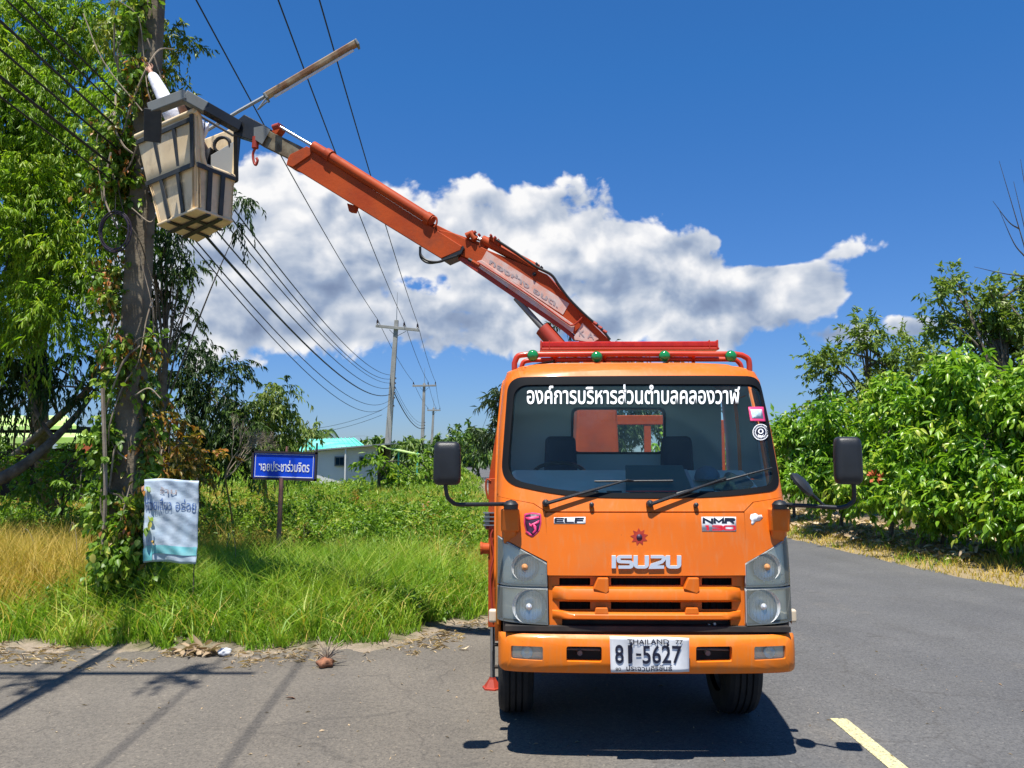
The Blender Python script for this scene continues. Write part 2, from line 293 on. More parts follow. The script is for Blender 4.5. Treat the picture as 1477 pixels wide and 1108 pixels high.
# ------------------------------------------------------------------ mesh helpers
def prop(o, label=None, cat=None, group=None, kind=None):
    if label: o['label'] = label
    if cat: o['category'] = cat
    if group: o['group'] = group
    if kind: o['kind'] = kind
    return o
def empty(name, loc=(0, 0, 0), rz=0, label=None, cat=None, group=None):
    o = bpy.data.objects.new(name, None); C.objects.link(o); o.location = loc; o.rotation_euler = (0, 0, rz); o.empty_display_size = .2
    return prop(o, label, cat, group)
def link(name, me, mats, parent=None, smooth=False, angle=None):
    for m in (mats if isinstance(mats, (list, tuple)) else [mats]): me.materials.append(m)
    if smooth:
        me.polygons.foreach_set('use_smooth', [True] * len(me.polygons))
        if angle: me.set_sharp_from_angle(angle=math.radians(angle))
    o = bpy.data.objects.new(name, me); C.objects.link(o)
    if parent: o.parent = parent
    return o
class MB:
    def __init__(s): s.v = []; s.f = []; s.mi = []; s.cur = 0
    def add(s, vs, fs):
        b = len(s.v); s.v += [tuple(v) for v in vs]; s.f += [tuple(i + b for i in f) for f in fs]; s.mi += [s.cur] * len(fs)
        return s
    def box(s, c, size, rot=None):
        c = Vector(c); h = Vector(size) / 2; vs = []
        for z in (-1, 1):
            for x, y in ((-1, -1), (1, -1), (1, 1), (-1, 1)):
                p = Vector((x * h.x, y * h.y, z * h.z))
                if rot is not None: p = rot @ p
                vs.append(c + p)
        return s.add(vs, [(3, 2, 1, 0), (4, 5, 6, 7), (0, 1, 5, 4), (1, 2, 6, 5), (2, 3, 7, 6), (3, 0, 4, 7)])
    def hexa(s, vs):   # 8 verts, bottom ring then top ring
        return s.add(vs, [(3, 2, 1, 0), (4, 5, 6, 7), (0, 1, 5, 4), (1, 2, 6, 5), (2, 3, 7, 6), (3, 0, 4, 7)])
    def tube(s, pts, r, n=8, caps=True):
        pts = [Vector(p) for p in pts]; k = len(pts); rs = r if isinstance(r, (list, tuple)) else [r] * k
        vs = []; prev = None
        for i, p in enumerate(pts):
            d = (pts[min(i + 1, k - 1)] - pts[max(i - 1, 0)])
            d = d.normalized() if d.length > 1e-9 else Vector((0, 0, 1))
            if prev is None: a = d.orthogonal().normalized()
            else:
                a = prev - d * prev.dot(d); a = a.normalized() if a.length > 1e-6 else d.orthogonal().normalized()
            prev = a; b = d.cross(a)
            for j in range(n):
                t = 2 * PI * j / n; vs.append(p + (a * math.cos(t) + b * math.sin(t)) * rs[i])
        fs = []
        for i in range(k - 1):
            for j in range(n): fs.append((i * n + j, i * n + (j + 1) % n, (i + 1) * n + (j + 1) % n, (i + 1) * n + j))
        if caps: fs.append(tuple(range(n - 1, -1, -1))); fs.append(tuple((k - 1) * n + j for j in range(n)))
        return s.add(vs, fs)
    def lathe(s, origin, axis, prof, n=24, caps=False):   # prof [(dist along axis, radius)]
        origin = Vector(origin); d = Vector(axis).normalized(); a = d.orthogonal().normalized(); b = d.cross(a); vs = []
        for (h, r) in prof:
            for j in range(n):
                t = 2 * PI * j / n; vs.append(origin + d * h + (a * math.cos(t) + b * math.sin(t)) * max(r, 1e-4))
        fs = [(i * n + j, i * n + (j + 1) % n, (i + 1) * n + (j + 1) % n, (i + 1) * n + j) for i in range(len(prof) - 1) for j in range(n)]
        if caps: fs.append(tuple(range(n - 1, -1, -1))); fs.append(tuple((len(prof) - 1) * n + j for j in range(n)))
        return s.add(vs, fs)
    def prism(s, poly, ext):   # planar polygon extruded along ext
        n = len(poly); e = Vector(ext); vs = [Vector(p) for p in poly] + [Vector(p) + e for p in poly]
        fs = [tuple(range(n)), tuple(range(2 * n - 1, n - 1, -1))] + [(i, i + n, (i + 1) % n + n, (i + 1) % n) for i in range(n)]
        return s.add(vs, fs)
    def build(s, name, mats, parent=None, smooth=False, angle=40, bevel=0, seg=2, fix=True):
        me = bpy.data.meshes.new(name); me.from_pydata(s.v, [], s.f); 
        if len(set(s.mi)) > 1: me.polygons.foreach_set('material_index', s.mi)
        if fix:
            bm = bmesh.new(); bm.from_mesh(me); bmesh.ops.recalc_face_normals(bm, faces=bm.faces); bm.to_mesh(me); bm.free()
        o = link(name, me, mats, parent, smooth, angle)
        if bevel:
            md = o.modifiers.new('bevel', 'BEVEL'); md.width = bevel; md.segments = seg; md.limit_method = 'ANGLE'; md.angle_limit = math.radians(35)
        return o
def bez(pts, n=12):
    """smooth catmull-rom path through pts"""
    P = [Vector(p) for p in pts]; P = [2 * P[0] - P[1]] + P + [2 * P[-1] - P[-2]]; out = []
    for i in range(1, len(P) - 2):
        for j in range(n):
            t = j / n; a, b, c, d = P[i - 1], P[i], P[i + 1], P[i + 2]
            out.append(.5 * ((2 * b) + (-a + c) * t + (2 * a - 5 * b + 4 * c - d) * t * t + (-a + 3 * b - 3 * c + d) * t ** 3))
    out.append(P[-2]); return out
def np_mesh(name, V, F, mat, rnd=None, parent=None, smooth=False):
    """V (n,3), F (m,k) all same k"""
    me = bpy.data.meshes.new(name); k = F.shape[1]
    me.vertices.add(len(V)); me.vertices.foreach_set('co', V.astype(np.float32).ravel())
    me.loops.add(F.size); me.loops.foreach_set('vertex_index', F.astype(np.int32).ravel())
    me.polygons.add(len(F)); me.polygons.foreach_set('loop_start', np.arange(0, F.size, k, dtype=np.int32))
    me.update(calc_edges=True)
    if rnd is not None:
        a = me.attributes.new('rnd', 'FLOAT', 'POINT'); a.data.foreach_set('value', rnd.astype(np.float32))
    if smooth: me.polygons.foreach_set('use_smooth', np.ones(len(F), dtype=bool))
    me.materials.append(mat)
    o = bpy.data.objects.new(name, me); C.objects.link(o)
    if parent: o.parent = parent
    return o
LEAF4 = (np.array([(0, 0, 0), (.42, .5, .10), (1, 0, -.12), (.42, -.5, .10)]), np.array([(0, 1, 2), (0, 2, 3)]))
LEAF6 = (np.array([(0, 0, 0), (.25, .42, .07), (.62, .46, .03), (1, 0, -.22), (.62, -.46, .03), (.25, -.42, .07), (.5, 0, -.03)]),
         np.array([(0, 1, 6), (1, 2, 6), (2, 3, 6), (3, 4, 6), (4, 5, 6), (5, 0, 6)]))
def nrm(a): return a / np.maximum(np.linalg.norm(a, axis=1, keepdims=True), 1e-9)
def leaves_geo(P, D, L, W, tpl):
    D = nrm(D); N0 = RNG.normal(size=P.shape) * .55 + np.array([0, 0, 1.0]); B = nrm(np.cross(N0, D)); N = np.cross(D, B)
    T, F = tpl; k = len(T)
    V = (P[:, None, :] + D[:, None, :] * (T[None, :, 0:1] * L[:, None, None]) + B[:, None, :] * (T[None, :, 1:2] * W[:, None, None]) + N[:, None, :] * (T[None, :, 2:3] * L[:, None, None]))
    FF = (F[None] + (np.arange(len(P)) * k)[:, None, None]).reshape(-1, F.shape[1])
    return V.reshape(-1, 3), FF, k
def leaves(name, P, D, L, W, tpl, mat, rnd, parent=None):
    V, F, k = leaves_geo(P, D, L, W, tpl)
    return np_mesh(name, V, F, mat, np.repeat(rnd, k), parent)
def ell(px, py, rx, ry, Y, ryd=None):
    """crown lobe: centre seen at px,py from the road, radii in photo pixels, at distance Y"""
    c = at(px, py, Y); s = Y / FPX
    return (np.array(c), np.array([rx * s, (ryd if ryd else max(rx, ry) * s * .8), ry * s]))
def clumps(lobes, spacing):
    out = []
    for c, r in lobes:
        vol = r[0] * r[1] * r[2] * 4.19; n = max(3, int(vol / spacing ** 3))
        d = nrm(RNG.normal(size=(n, 3))); t = RNG.random((n, 1)) ** .42
        out.append(c + d * t * r)
    return np.vstack(out)
def spray(cs, rad, ntw, nl, droop, leafdrop=.6):
    """twigs radiate from each clump centre, leaves sit along them; returns positions, directions, clump index"""
    K = len(cs); d = nrm(RNG.normal(size=(K, ntw, 3)).reshape(-1, 3) + np.array([0, 0, .15])).reshape(K, ntw, 3)
    R = rad * (.6 + .8 * RNG.random((K, ntw, 1, 1))); t = .15 + .85 * RNG.random((K, ntw, nl, 1))
    P = cs[:, None, None, :] + d[:, :, None, :] * R * t; P[..., 2:3] -= droop * R * t ** 2
    T = d[:, :, None, :] - np.array([0, 0, 1.0]) * (2 * droop * t)
    D = T * .6 + RNG.normal(size=P.shape) * .5 - np.array([0, 0, 1.0]) * leafdrop
    idx = np.broadcast_to(np.arange(K)[:, None, None], (K, ntw, nl)).ravel()
    return P.reshape(-1, 3), D.reshape(-1, 3), idx
def limbs(mb, base, top, r0, cs, n, rl=.03, bend=.15):
    base = Vector(base); top = Vector(top); mid = (base + top) / 2 + Vector((random.uniform(-bend, bend), random.uniform(-bend, bend), 0))
    path = bez([base, mid, top], 8); k = len(path)
    mb.tube(path, [r0 * (1 - .7 * i / (k - 1)) * (1.35 if i == 0 else 1) for i in range(k)], 10)
    idx = RNG.choice(len(cs), min(n, len(cs)), replace=False)
    for i in idx:
        e = Vector(cs[i]); j = random.randint(int(k * .3), k - 1); s = path[j]
        m = s.lerp(e, .5) + Vector((0, 0, .12 * (e - s).length)) + Vector((random.uniform(-.1, .1),) * 3)
        p = bez([s, m, e], 5); q = len(p)
        mb.tube(p, [rl * (1 - .75 * a / (q - 1)) for a in range(q)], 5, False)
def tree(name, label, lobes, spacing, rad, ntw, nl, droop, L, W, mat, base, top, r0, nlimb, tpl=LEAF4, bark='bark', group=None, cat='tree', rl=.03, tone=None, leafdrop=.6, foliage='crown'):
    root = empty(name, base, 0, label, cat, group); base = Vector(base)
    cs = clumps(lobes, spacing); P, D, idx = spray(cs, rad, ntw, nl, droop, leafdrop)
    n = len(P); ct = RNG.random(len(cs)); rnd = np.clip(.5 * ct[idx] + .5 * RNG.random(n) + (0 if tone is None else tone(P)), 0, 1)
    V = L * (.65 + .7 * RNG.random(n)); Wd = W * (.7 + .6 * RNG.random(n))
    o = leaves(foliage, P - np.array(base), D, V, Wd, tpl, mat, rnd, root); o['kind'] = 'stuff'
    mb = MB(); limbs(mb, (0, 0, 0), Vector(top) - base, r0, cs - np.array(base), nlimb, rl)
    mb.build('trunk', M[bark], root, smooth=True, fix=False)
    return root, cs
# ================================================================== SETTING
XY = lambda v: (v.x, v.y)
LEFT_EDGE = [(-70, 11.5), (-14, 8.6), XY(gp(-60, 946)), XY(gp(40, 951)), XY(gp(200, 957)), XY(gp(330, 957)), XY(gp(450, 952)), XY(gp(560, 945)), XY(gp(640, 932)), XY(gp(690, 912)),
             (.35, 9.6), (.45, 11), (.25, 20), XY(gp(708, 697)), XY(gp(667, 672.5)), (-34, 380)]
RIGHT_EDGE = [(10.5, -12), (8.6, 4), XY(gp(1477, 853)), XY(gp(1330, 825)), XY(gp(1138, 779)), (5.4, 30), (4.3, 62), (-3.6, 181), (-26, 380)]
def sdist(x, y, poly, sign):
    """distance to the polyline, positive on the field's side"""
    x = np.asarray(x, float); y = np.asarray(y, float); best = np.full(x.shape, 1e9); sg = np.zeros(x.shape)
    for (x0, y0), (x1, y1) in zip(poly[:-1], poly[1:]):
        dx, dy = x1 - x0, y1 - y0; L2 = dx * dx + dy * dy
        t = np.clip(((x - x0) * dx + (y - y0) * dy) / L2, 0, 1); d = np.hypot(x - x0 - t * dx, y - y0 - t * dy)
        cr = dx * (y - y0) - dy * (x - x0); m = d < best - 1e-9; best = np.where(m, d, best); sg = np.where(m, np.sign(cr), sg)
    return best * sg * sign
def pn(x, y, s=1.0, p=0.0):
    x = x * s; y = y * s
    return (np.sin(1.3 * x + 2.1 * y + p) + np.sin(2.7 * x - 1.1 * y + 1.7 + p) + .6 * np.sin(5.1 * x + 3.3 * y + .5 + p) + .5 * np.sin(4.1 * x - 6.7 * y + 2.2 + 2 * p) + .3 * np.sin(11 * x + 7 * y + p)) / 3.4
def hL(x, y):
    sd = sdist(x, y, LEFT_EDGE, 1)
    return np.clip(-.035 + .10 * (sd + .32 * pn(x, y, 3) + .10 * pn(x, y, 13)), -.06, .14 + .03 * pn(x, y, 1.1)) + .012 * pn(x, y, 9, 2), sd
def hR(x, y):
    sd = sdist(x, y, RIGHT_EDGE, -1)
    return np.clip(-.02 + .10 * (sd + .16 * pn(x, y, 4)), -.06, .12) + .010 * pn(x, y, 8, 2), sd

def ground_mat():
    m = bpy.data.materials.new('far_ground'); m.use_nodes = True; t = NT(m.node_tree); b = t.n['Principled BSDF']
    p = t.new('ShaderNodeTexCoord').outputs['Object']
    n = t.new('ShaderNodeTexNoise', {'Vector': p, 'Scale': .06, 'Detail': 8}).outputs[0]
    t.l.new(t.ramp(n, [(.3, (.06, .11, .02)), (.5, (.12, .16, .04)), (.7, (.22, .20, .07))]), b.inputs['Base Color']); b.inputs['Roughness'].default_value = .95
    return m
def verge_mat(name, dirt1, dirt2, soil, a, bb):
    m = bpy.data.materials.new(name); m.use_nodes = True; t = NT(m.node_tree); b = t.n['Principled BSDF']
    p = t.new('ShaderNodeTexCoord').outputs['Object']; s = t.new('ShaderNodeAttribute', attribute_name='rnd').outputs['Fac']
    n = t.new('ShaderNodeTexNoise', {'Vector': p, 'Scale': 2.5, 'Detail': 8, 'Roughness': .65}).outputs[0]
    n2 = t.new('ShaderNodeTexNoise', {'Vector': p, 'Scale': 40, 'Detail': 6, 'Roughness': .7}).outputs[0]
    d = t.mix(t.ramp(n2, [(.35, 0), (.65, 1)]), dirt1, dirt2)
    f = t.new('ShaderNodeMapRange', {'Value': t.m('ADD', s, t.m('MULTIPLY', t.m('SUBTRACT', n, .5), 1.6)), 'From Min': a, 'From Max': bb}).outputs[0]
    t.l.new(t.mix(f, d, soil), b.inputs['Base Color']); b.inputs['Roughness'].default_value = .95
    bp = t.new('ShaderNodeBump', {'Height': t.m('ADD', n2, n), 'Strength': .8, 'Distance': .03}); t.l.new(bp.outputs[0], b.inputs['Normal'])
    return m
def asphalt_mat():
    m = bpy.data.materials.new('sun_bleached_asphalt'); m.use_nodes = True; t = NT(m.node_tree); b = t.n['Principled BSDF']
    p = t.new('ShaderNodeTexCoord').outputs['Object']
    big = t.new('ShaderNodeTexNoise', {'Vector': p, 'Scale': .55, 'Detail': 6, 'Roughness': .6}).outputs[0]
    fine = t.new('ShaderNodeTexVoronoi', {'Vector': p, 'Scale': 85.0}); fn = t.new('ShaderNodeTexNoise', {'Vector': p, 'Scale': 140, 'Detail': 4, 'Roughness': .8}).outputs[0]
    grit = t.new('ShaderNodeTexNoise', {'Vector': p, 'Scale': 26, 'Detail': 7, 'Roughness': .75}).outputs[0]
    x = t.new('ShaderNodeSeparateXYZ', {0: p})
    # the side road's surface is older and browner, the main road greyer and smoother
    e = t.m('ADD', t.m('SUBTRACT', x.outputs[0], t.m('MULTIPLY_ADD', x.outputs[1], -.10, 1.4)), t.m('MULTIPLY', t.m('SUBTRACT', big, .5), 2.0))
    side = t.new('ShaderNodeMapRange', {'Value': e, 'From Min': -.35, 'From Max': .35}).outputs[0]
    c1 = t.mix(t.ramp(big, [(.35, 0), (.68, 1)]), (.124, .110, .092), (.162, .144, .120))
    c2 = t.mix(t.ramp(big, [(.35, 0), (.68, 1)]), (.094, .094, .096), (.120, .119, .118))
    c = t.mix(side, c1, c2)
    trk = t.m('ABSOLUTE', t.m('SUBTRACT', t.m('PINGPONG', t.m('ADD', t.m('ADD', x.outputs[0], t.m('MULTIPLY', x.outputs[1], .13)), t.m('MULTIPLY', big, .25)), .85), .42))
    c = t.mix(t.m('MULTIPLY', t.ramp(trk, [(.0, 1.0), (.34, 0.0)]), .16), c, (.075, .073, .070))
    oil = t.new('ShaderNodeTexNoise', {'Vector': t.vm('MULTIPLY', p, (1.2, .7, 1)).outputs[0], 'Scale': .9, 'Detail': 7, 'Roughness': .65}).outputs[0]
    c = t.mix(t.m('MULTIPLY', t.ramp(oil, [(.56, 0), (.70, 1)]), .28), c, (.06, .056, .05))
    c = t.mix(t.m('MULTIPLY', t.ramp(oil, [(.28, 1), (.42, 0)]), .25), c, (.24, .21, .17))
    c = t.mix(1.0, c, t.ramp(grit, [(.25, (.66, .66, .66)), (.5, (1, 1, 1)), (.78, (1.28, 1.26, 1.22))]), 'MULTIPLY')
    sp = t.ramp(fine.outputs['Color'], [(0, (.55, .55, .56)), (.45, (.95, .95, .95)), (.9, (1.15, 1.13, 1.1)), (.97, (1.9, 1.8, 1.65))])
    c = t.mix(.85, c, sp, 'MULTIPLY')
    st = t.new('ShaderNodeTexNoise', {'Vector': t.vm('MULTIPLY', p, (1, 2.2, 1)).outputs[0], 'Scale': 2.8, 'Detail': 3}).outputs[0]
    c = t.mix(t.m('MULTIPLY', t.ramp(st, [(.66, 0), (.73, 1)]), .35), c, (.05, .048, .045))
    # fine crack network
    wp = t.vm('ADD', p, t.vm('MULTIPLY', t.new('ShaderNodeTexNoise', {'Vector': p, 'Scale': 3, 'Detail': 5}).outputs['Color'], (.45, .45, 0)).outputs[0]).outputs[0]
    ck = t.new('ShaderNodeTexVoronoi', {'Vector': wp, 'Scale': .62}, feature='DISTANCE_TO_EDGE').outputs['Distance']
    c = t.mix(t.m('MULTIPLY', t.ramp(ck, [(.0, 1), (.006, 0)]), .38), c, (.05, .045, .04))
    t.l.new(c, b.inputs['Base Color']); b.inputs['Roughness'].default_value = .88; b.inputs['Specular IOR Level'].default_value = .3
    hh = t.m('ADD', t.m('MULTIPLY', fine.outputs['Distance'], .7), grit)
    bp = t.new('ShaderNodeBump', {'Height': hh, 'Strength': .55, 'Distance': .008}); t.l.new(bp.outputs[0], b.inputs['Normal'])
    return m
def paint_mat(name, col):
    m = principled(name, col, .8); t = NT(m.node_tree); b = t.n['Principled BSDF']; p = t.new('ShaderNodeTexCoord').outputs['Object']
    n = t.new('ShaderNodeTexNoise', {'Vector': p, 'Scale': 55, 'Detail': 8, 'Roughness': .8}).outputs[0]
    t.l.new(t.mix(t.ramp(n, [(.40, 1), (.55, 0)]), col, (.17, .16, .13)), b.inputs['Base Color']); return m

me = bpy.data.meshes.new('ground'); me.from_pydata([(-2500, -600, -.09), (2500, -600, -.09), (2500, 5000, -.09), (-2500, 5000, -.09)], [], [(0, 1, 2, 3)])
prop(link('ground', me, ground_mat()), 'flat grassy land stretching to the horizon', None, None, 'structure')
# road sheet runs a little under both verges, which rise out of it with a ragged edge
def offset(poly, d):
    out = []
    for i, (x, y) in enumerate(poly):
        a = poly[max(i - 1, 0)]; b = poly[min(i + 1, len(poly) - 1)]; dx, dy = b[0] - a[0], b[1] - a[1]; L = math.hypot(dx, dy)
        out.append((x - dy / L * d, y + dx / L * d))
    return out
lo = offset(LEFT_EDGE, .75); ro = offset(RIGHT_EDGE, -.6)
me = bpy.data.meshes.new('road'); rp = [(x, y, 0) for x, y in lo] + [(x, y, 0) for x, y in reversed(ro)] + [(10.5, -30, 0), (-70, -30, 0)]
me.from_pydata(rp, [], [tuple(range(len(rp)))]); bm = bmesh.new(); bm.from_mesh(me); bmesh.ops.triangulate(bm, faces=bm.faces); bmesh.ops.recalc_face_normals(bm, faces=bm.faces)
if sum(f.normal.z for f in bm.faces) < 0: bmesh.ops.reverse_faces(bm, faces=bm.faces)
bm.to_mesh(me); bm.free()
prop(link('road', me, asphalt_mat()), 'sun bleached grey asphalt road meeting a browner side road', None, None, 'structure')
def ribbon(poly, w, z):
    a = offset(poly, -w / 2); b = offset(poly, w / 2); n = len(a)
    return [(x, y, z) for x, y in a] + [(x, y, z) for x, y in b], [(i, i + 1, n + i + 1, n + i) for i in range(n - 1)]
a, b_ = gp(1209, 1037), gp(1322, 1130); dv = (b_ - a).normalized(); nv = Vector((-dv.y, dv.x, 0)) * .058
mb = MB()
for k in range(4):
    s0 = a - dv * (7.2 * k); s1 = s0 + dv * 2.6
    if k == 0: s1 = s0 + dv * 3.0
    mb.add([Vector((p.x, p.y, .004)) for p in (s0 - nv, s1 - nv, s1 + nv, s0 + nv)], [(0, 1, 2, 3)])
prop(mb.build('lane_marking', paint_mat('worn_yellow_road_paint', (.66, .60, .30)), fix=False), 'worn pale yellow centre line dashes on the asphalt', None, None, 'structure')

def geo(a, b, s0, g):
    out = [a]; s = s0
    while out[-1] < b: out.append(out[-1] + s); s *= g
    return np.array(out)
def sheet(name, xs, ys, hf, mat, label):
    X, Y = np.meshgrid(xs, ys); Z, sd = hf(X, Y); V = np.stack([X, Y, Z], -1).reshape(-1, 3); nx, ny = len(xs), len(ys)
    i = (np.arange(ny - 1)[:, None] * nx + np.arange(nx - 1)[None]).ravel(); F = np.stack([i, i + 1, i + nx + 1, i + nx], 1)
    keep = (sd.ravel()[F] > -.9).any(1)
    o = np_mesh(name, V, F[keep], mat, np.clip(sd.ravel(), -2, 6), smooth=True); prop(o, label, None, None, 'structure')
sheet('verge_left', np.concatenate([-geo(12, 75, .6, 1.12)[::-1], np.arange(-11.9, 1.2, .1)]), geo(5.8, 380, .09, 1.018), hL,
      verge_mat('left_verge_soil', (.34, .27, .20), (.25, .20, .145), (.10, .10, .035), .30, .8), 'sandy road edge running into the grassy field')
sheet('verge_right', np.concatenate([np.arange(3, 13, .1), geo(13, 70, .4, 1.12)]), geo(-12, 380, .25, 1.012), hR,
      verge_mat('right_verge_soil', (.34, .25, .14), (.24, .19, .10), (.16, .12, .06), 1.0, 2.4), 'dry verge of straw and soil along the right side')

# ------------------------------------------------------------------ grass
def blades(name, P, H, W, mat, rnd, lean=.45, label=None):
    n = len(P); a = RNG.random(n) * 2 * PI; d = np.stack([np.cos(a), np.sin(a), np.zeros(n)], 1); b2 = RNG.random(n) * 2 * PI
    s = np.stack([np.cos(b2), np.sin(b2), np.zeros(n)], 1) * (W[:, None] / 2); ln = (lean * (.3 + RNG.random(n)) * H)[:, None]
    up = np.array([0, 0, 1.0]); Hh = H[:, None]
    m = P + up * Hh * .55 + d * ln * .3; tip = P + up * Hh * (1 - .25 * RNG.random((n, 1))) + d * ln
    V = np.stack([P - s, P + s, m - s * .8, m + s * .8, tip], 1).reshape(-1, 3)
    F = np.array([(0, 1, 3), (0, 3, 2), (2, 3, 4)])[None] + (np.arange(n) * 5)[:, None, None]
    o = np_mesh(name, V, F.reshape(-1, 3), mat, np.repeat(np.clip(rnd, 0, 1), 5)); return prop(o, label, None, None, 'stuff')
def field_pts(n, y0, y1, x0, x1, sdmin, power=1.0):
    y = y0 + (y1 - y0) * RNG.random(n) ** power; x = x0 + (x1 - x0) * RNG.random(n)
    # keep what the road frame can show plus a margin
    k = (x > -.66 * y - 1.2); x, y = x[k], y[k]; z, sd = hL(x, y); k = sd > sdmin + .22 * pn(x, y, 2.3) + .25 * RNG.random(len(x)) ** 2
    return x[k], y[k], z[k], sd[k]
def dryness(x, y):
    px = CX + x / y * FPX
    d = .42 * pn(x, y, .55, 1.0) + .15 * pn(x, y, 1.7)
    d = d + np.where((px < 145) & (y > 8.7), .75, 0) + np.where((px > 285) & (px < 400) & (y > 10.5), .35, 0) + np.where((y > 12) & (y < 45), .22, -.05)
    return d - np.where(y < 9.2, .5, 0)
# near green verge
x, y, z, sd = field_pts(170000, 6.9, 12.5, -8.5, .5, .42)
_e = .45 * pn(x, y, 1.3, 4) + .25 * pn(x, y, 4.3, 1); _k = sd > .45 + _e; x, y, z, sd = x[_k], y[_k], z[_k], sd[_k]
clump = pn(x, y, 5.5, .3) + .6 * pn(x, y, 11, 2); H = (.10 + .23 * np.clip(sd - .2, 0, 1.4)) * (1 + .95 * clump) * (.35 + 1.0 * RNG.random(len(x)) ** 1.5); H = np.clip(H, .04, .7)
dr = dryness(x, y); g = dr < .28 + .35 * RNG.random(len(x))
blades('green_grass', np.stack([x, y, z], 1)[g], H[g], (.007 + .007 * RNG.random(g.sum())), M['grass_green'], .28 + .45 * RNG.random(g.sum()) ** 1.3 + .22 * clump[g] + .28 * pn(x[g], y[g], 1.2), .9, 'lush green verge grass beside the side road')
_j = g & (clump > .35) & (RNG.random(len(x)) < .16); blades('coarse_grass', np.stack([x, y, z], 1)[_j], .22 + .32 * RNG.random(_j.sum()), .013 + .010 * RNG.random(_j.sum()), M['grass_green'], .35 + .5 * RNG.random(_j.sum()), 1.0, 'coarse arching grass tussocks in the near verge')
_j = RNG.random(len(x)) < .05; blades('straw_blades', np.stack([x, y, z], 1)[_j], .10 + .38 * RNG.random(_j.sum()), .006 + .005 * RNG.random(_j.sum()), M['grass_dry'], .3 + .7 * RNG.random(_j.sum()), 1.1, 'dead straw blades mixed through the green verge grass')
k = ~g; blades('dry_grass', np.stack([x, y, z], 1)[k], H[k] * 1.2 + .1, (.006 + .006 * RNG.random(k.sum())), M['grass_dry'], .2 + .7 * RNG.random(k.sum()), .5, 'dry golden grass behind the green verge')
# middle field
x, y, z, sd = field_pts(170000, 11.5, 34, -20, 0, .3, 1.15)
dr = dryness(x, y); g = dr < .12 + .5 * RNG.random(len(x)); H = (.30 + .22 * np.clip((y - 12) / 18, 0, 1)) * (.5 + .8 * RNG.random(len(x))) * (1 + .3 * pn(x, y, 2)) * np.clip(.35 + .5 * sd, 0, 1)
W = (.010 + .012 * RNG.random(len(x))) * (y / 16)
blades('green_grass', np.stack([x, y, z], 1)[g], H[g], W[g], M['grass_green'], .30 + .45 * RNG.random(g.sum()) + .2 * pn(x[g], y[g], 1.0), .6, 'tall mixed green grass in the middle of the field')
k = ~g; blades('dry_grass', np.stack([x, y, z], 1)[k], H[k], W[k], M['grass_dry'], .1 + .8 * RNG.random(k.sum()), .5, 'tall straw coloured grass in the middle of the field')
# far field
x, y, z, sd = field_pts(70000, 32, 170, -95, -2, .2, 1.5)
blades('green_grass', np.stack([x, y, z], 1), (.55 * (.4 + .9 * RNG.random(len(x)))) * np.clip(.3 + .3 * sd, 0, 1), .05 + .0016 * y * RNG.random(len(x)), M['grass_green'], .35 + .5 * RNG.random(len(x)) + .15 * pn(x, y, .4), .5, 'far grass running up to the house and poles')
# leafy weeds among the grass
def weeds(n, y0, y1, x0, x1, hh, rad, ntw, nl, L, mat, label, cond=None, droop=.2, name='weeds'):
    x, y, z, sd = field_pts(n, y0, y1, x0, x1, .7)
    if cond is not None: k = cond(x, y); x, y, z, sd = x[k], y[k], z[k], sd[k]
    cs = np.stack([x, y, z + hh * (.3 + .7 * RNG.random(len(x))) * np.clip(sd / 1.6, .2, 1)], 1)
    P, D, idx = spray(cs, rad, ntw, nl, droop, .15); P[:, 2] = np.maximum(P[:, 2], .02); m = len(P)
    o = leaves(name, P, D, L * (.6 + .8 * RNG.random(m)), L * .42 * (.6 + .8 * RNG.random(m)), LEAF4, mat, np.clip(.5 * RNG.random(len(cs))[idx] + .5 * RNG.random(m), 0, 1)); prop(o, label, None, None, 'stuff')
weeds(1500, 7.3, 12, -8, .3, .30, .18, 9, 8, .058, M['weed'], 'small leafy weeds in the near verge', lambda x, y: pn(x, y, 1.1, 2) > .05)
weeds(600, 7.2, 10.5, -8, .3, .30, .22, 8, 8, .075, M['leaf_vine'], 'low creeping broad leaved weeds along the grass edge', lambda x, y: pn(x, y, 1.5, 7) > .1)
weeds(900, 12, 20, -13, 0, .55, .30, 9, 9, .085, M['weed'], 'knee high leafy weeds around the blue sign', lambda x, y: pn(x, y, .7, 4) > -.25)
weeds(900, 19, 40, -24, -1, .55, .42, 8, 8, .12, M['weed'], 'waist high weeds in the middle of the field', lambda x, y: pn(x, y, .45, 1) > -.3)
weeds(200, 11, 24, -13, 0, .55, .30, 8, 7, .08, M['leaf_rust'], 'yellowing and reddish weeds in the field', lambda x, y: pn(x, y, .6, 6) > .15)
weeds(700, 38, 120, -80, -4, .5, .6, 8, 8, .26, M['weed'], 'far band of weeds and low scrub')
# dry litter and straw on the right verge
def rverge(n, y0, y1, s0, s1):
    y = y0 + (y1 - y0) * RNG.random(n); x = 3 + 12 * RNG.random(n); z, sd = hR(x, y); k = (sd > s0) & (sd < s1); return x[k], y[k], z[k], sd[k]
x, y, z, sd = rverge(60000, 9, 34, .9, 3.2); k = pn(x, y, 1.3) + (y > 14.3) * .9 > .35; x, y, z = x[k], y[k], z[k]; n = len(x)
D = np.stack([RNG.normal(size=n), RNG.normal(size=n), .25 * RNG.normal(size=n)], 1)
prop(leaves('leaf_litter', np.stack([x, y, z + .01 + .10 * RNG.random(n)], 1), D, .10 + .14 * RNG.random(n), .05 + .05 * RNG.random(n), LEAF6, M['litter'], RNG.random(n)), 'pale dry fallen leaves heaped under the hedge', None, None, 'stuff')
x, y, z, sd = rverge(120000, 9, 40, .12, 3.0); n = len(x)
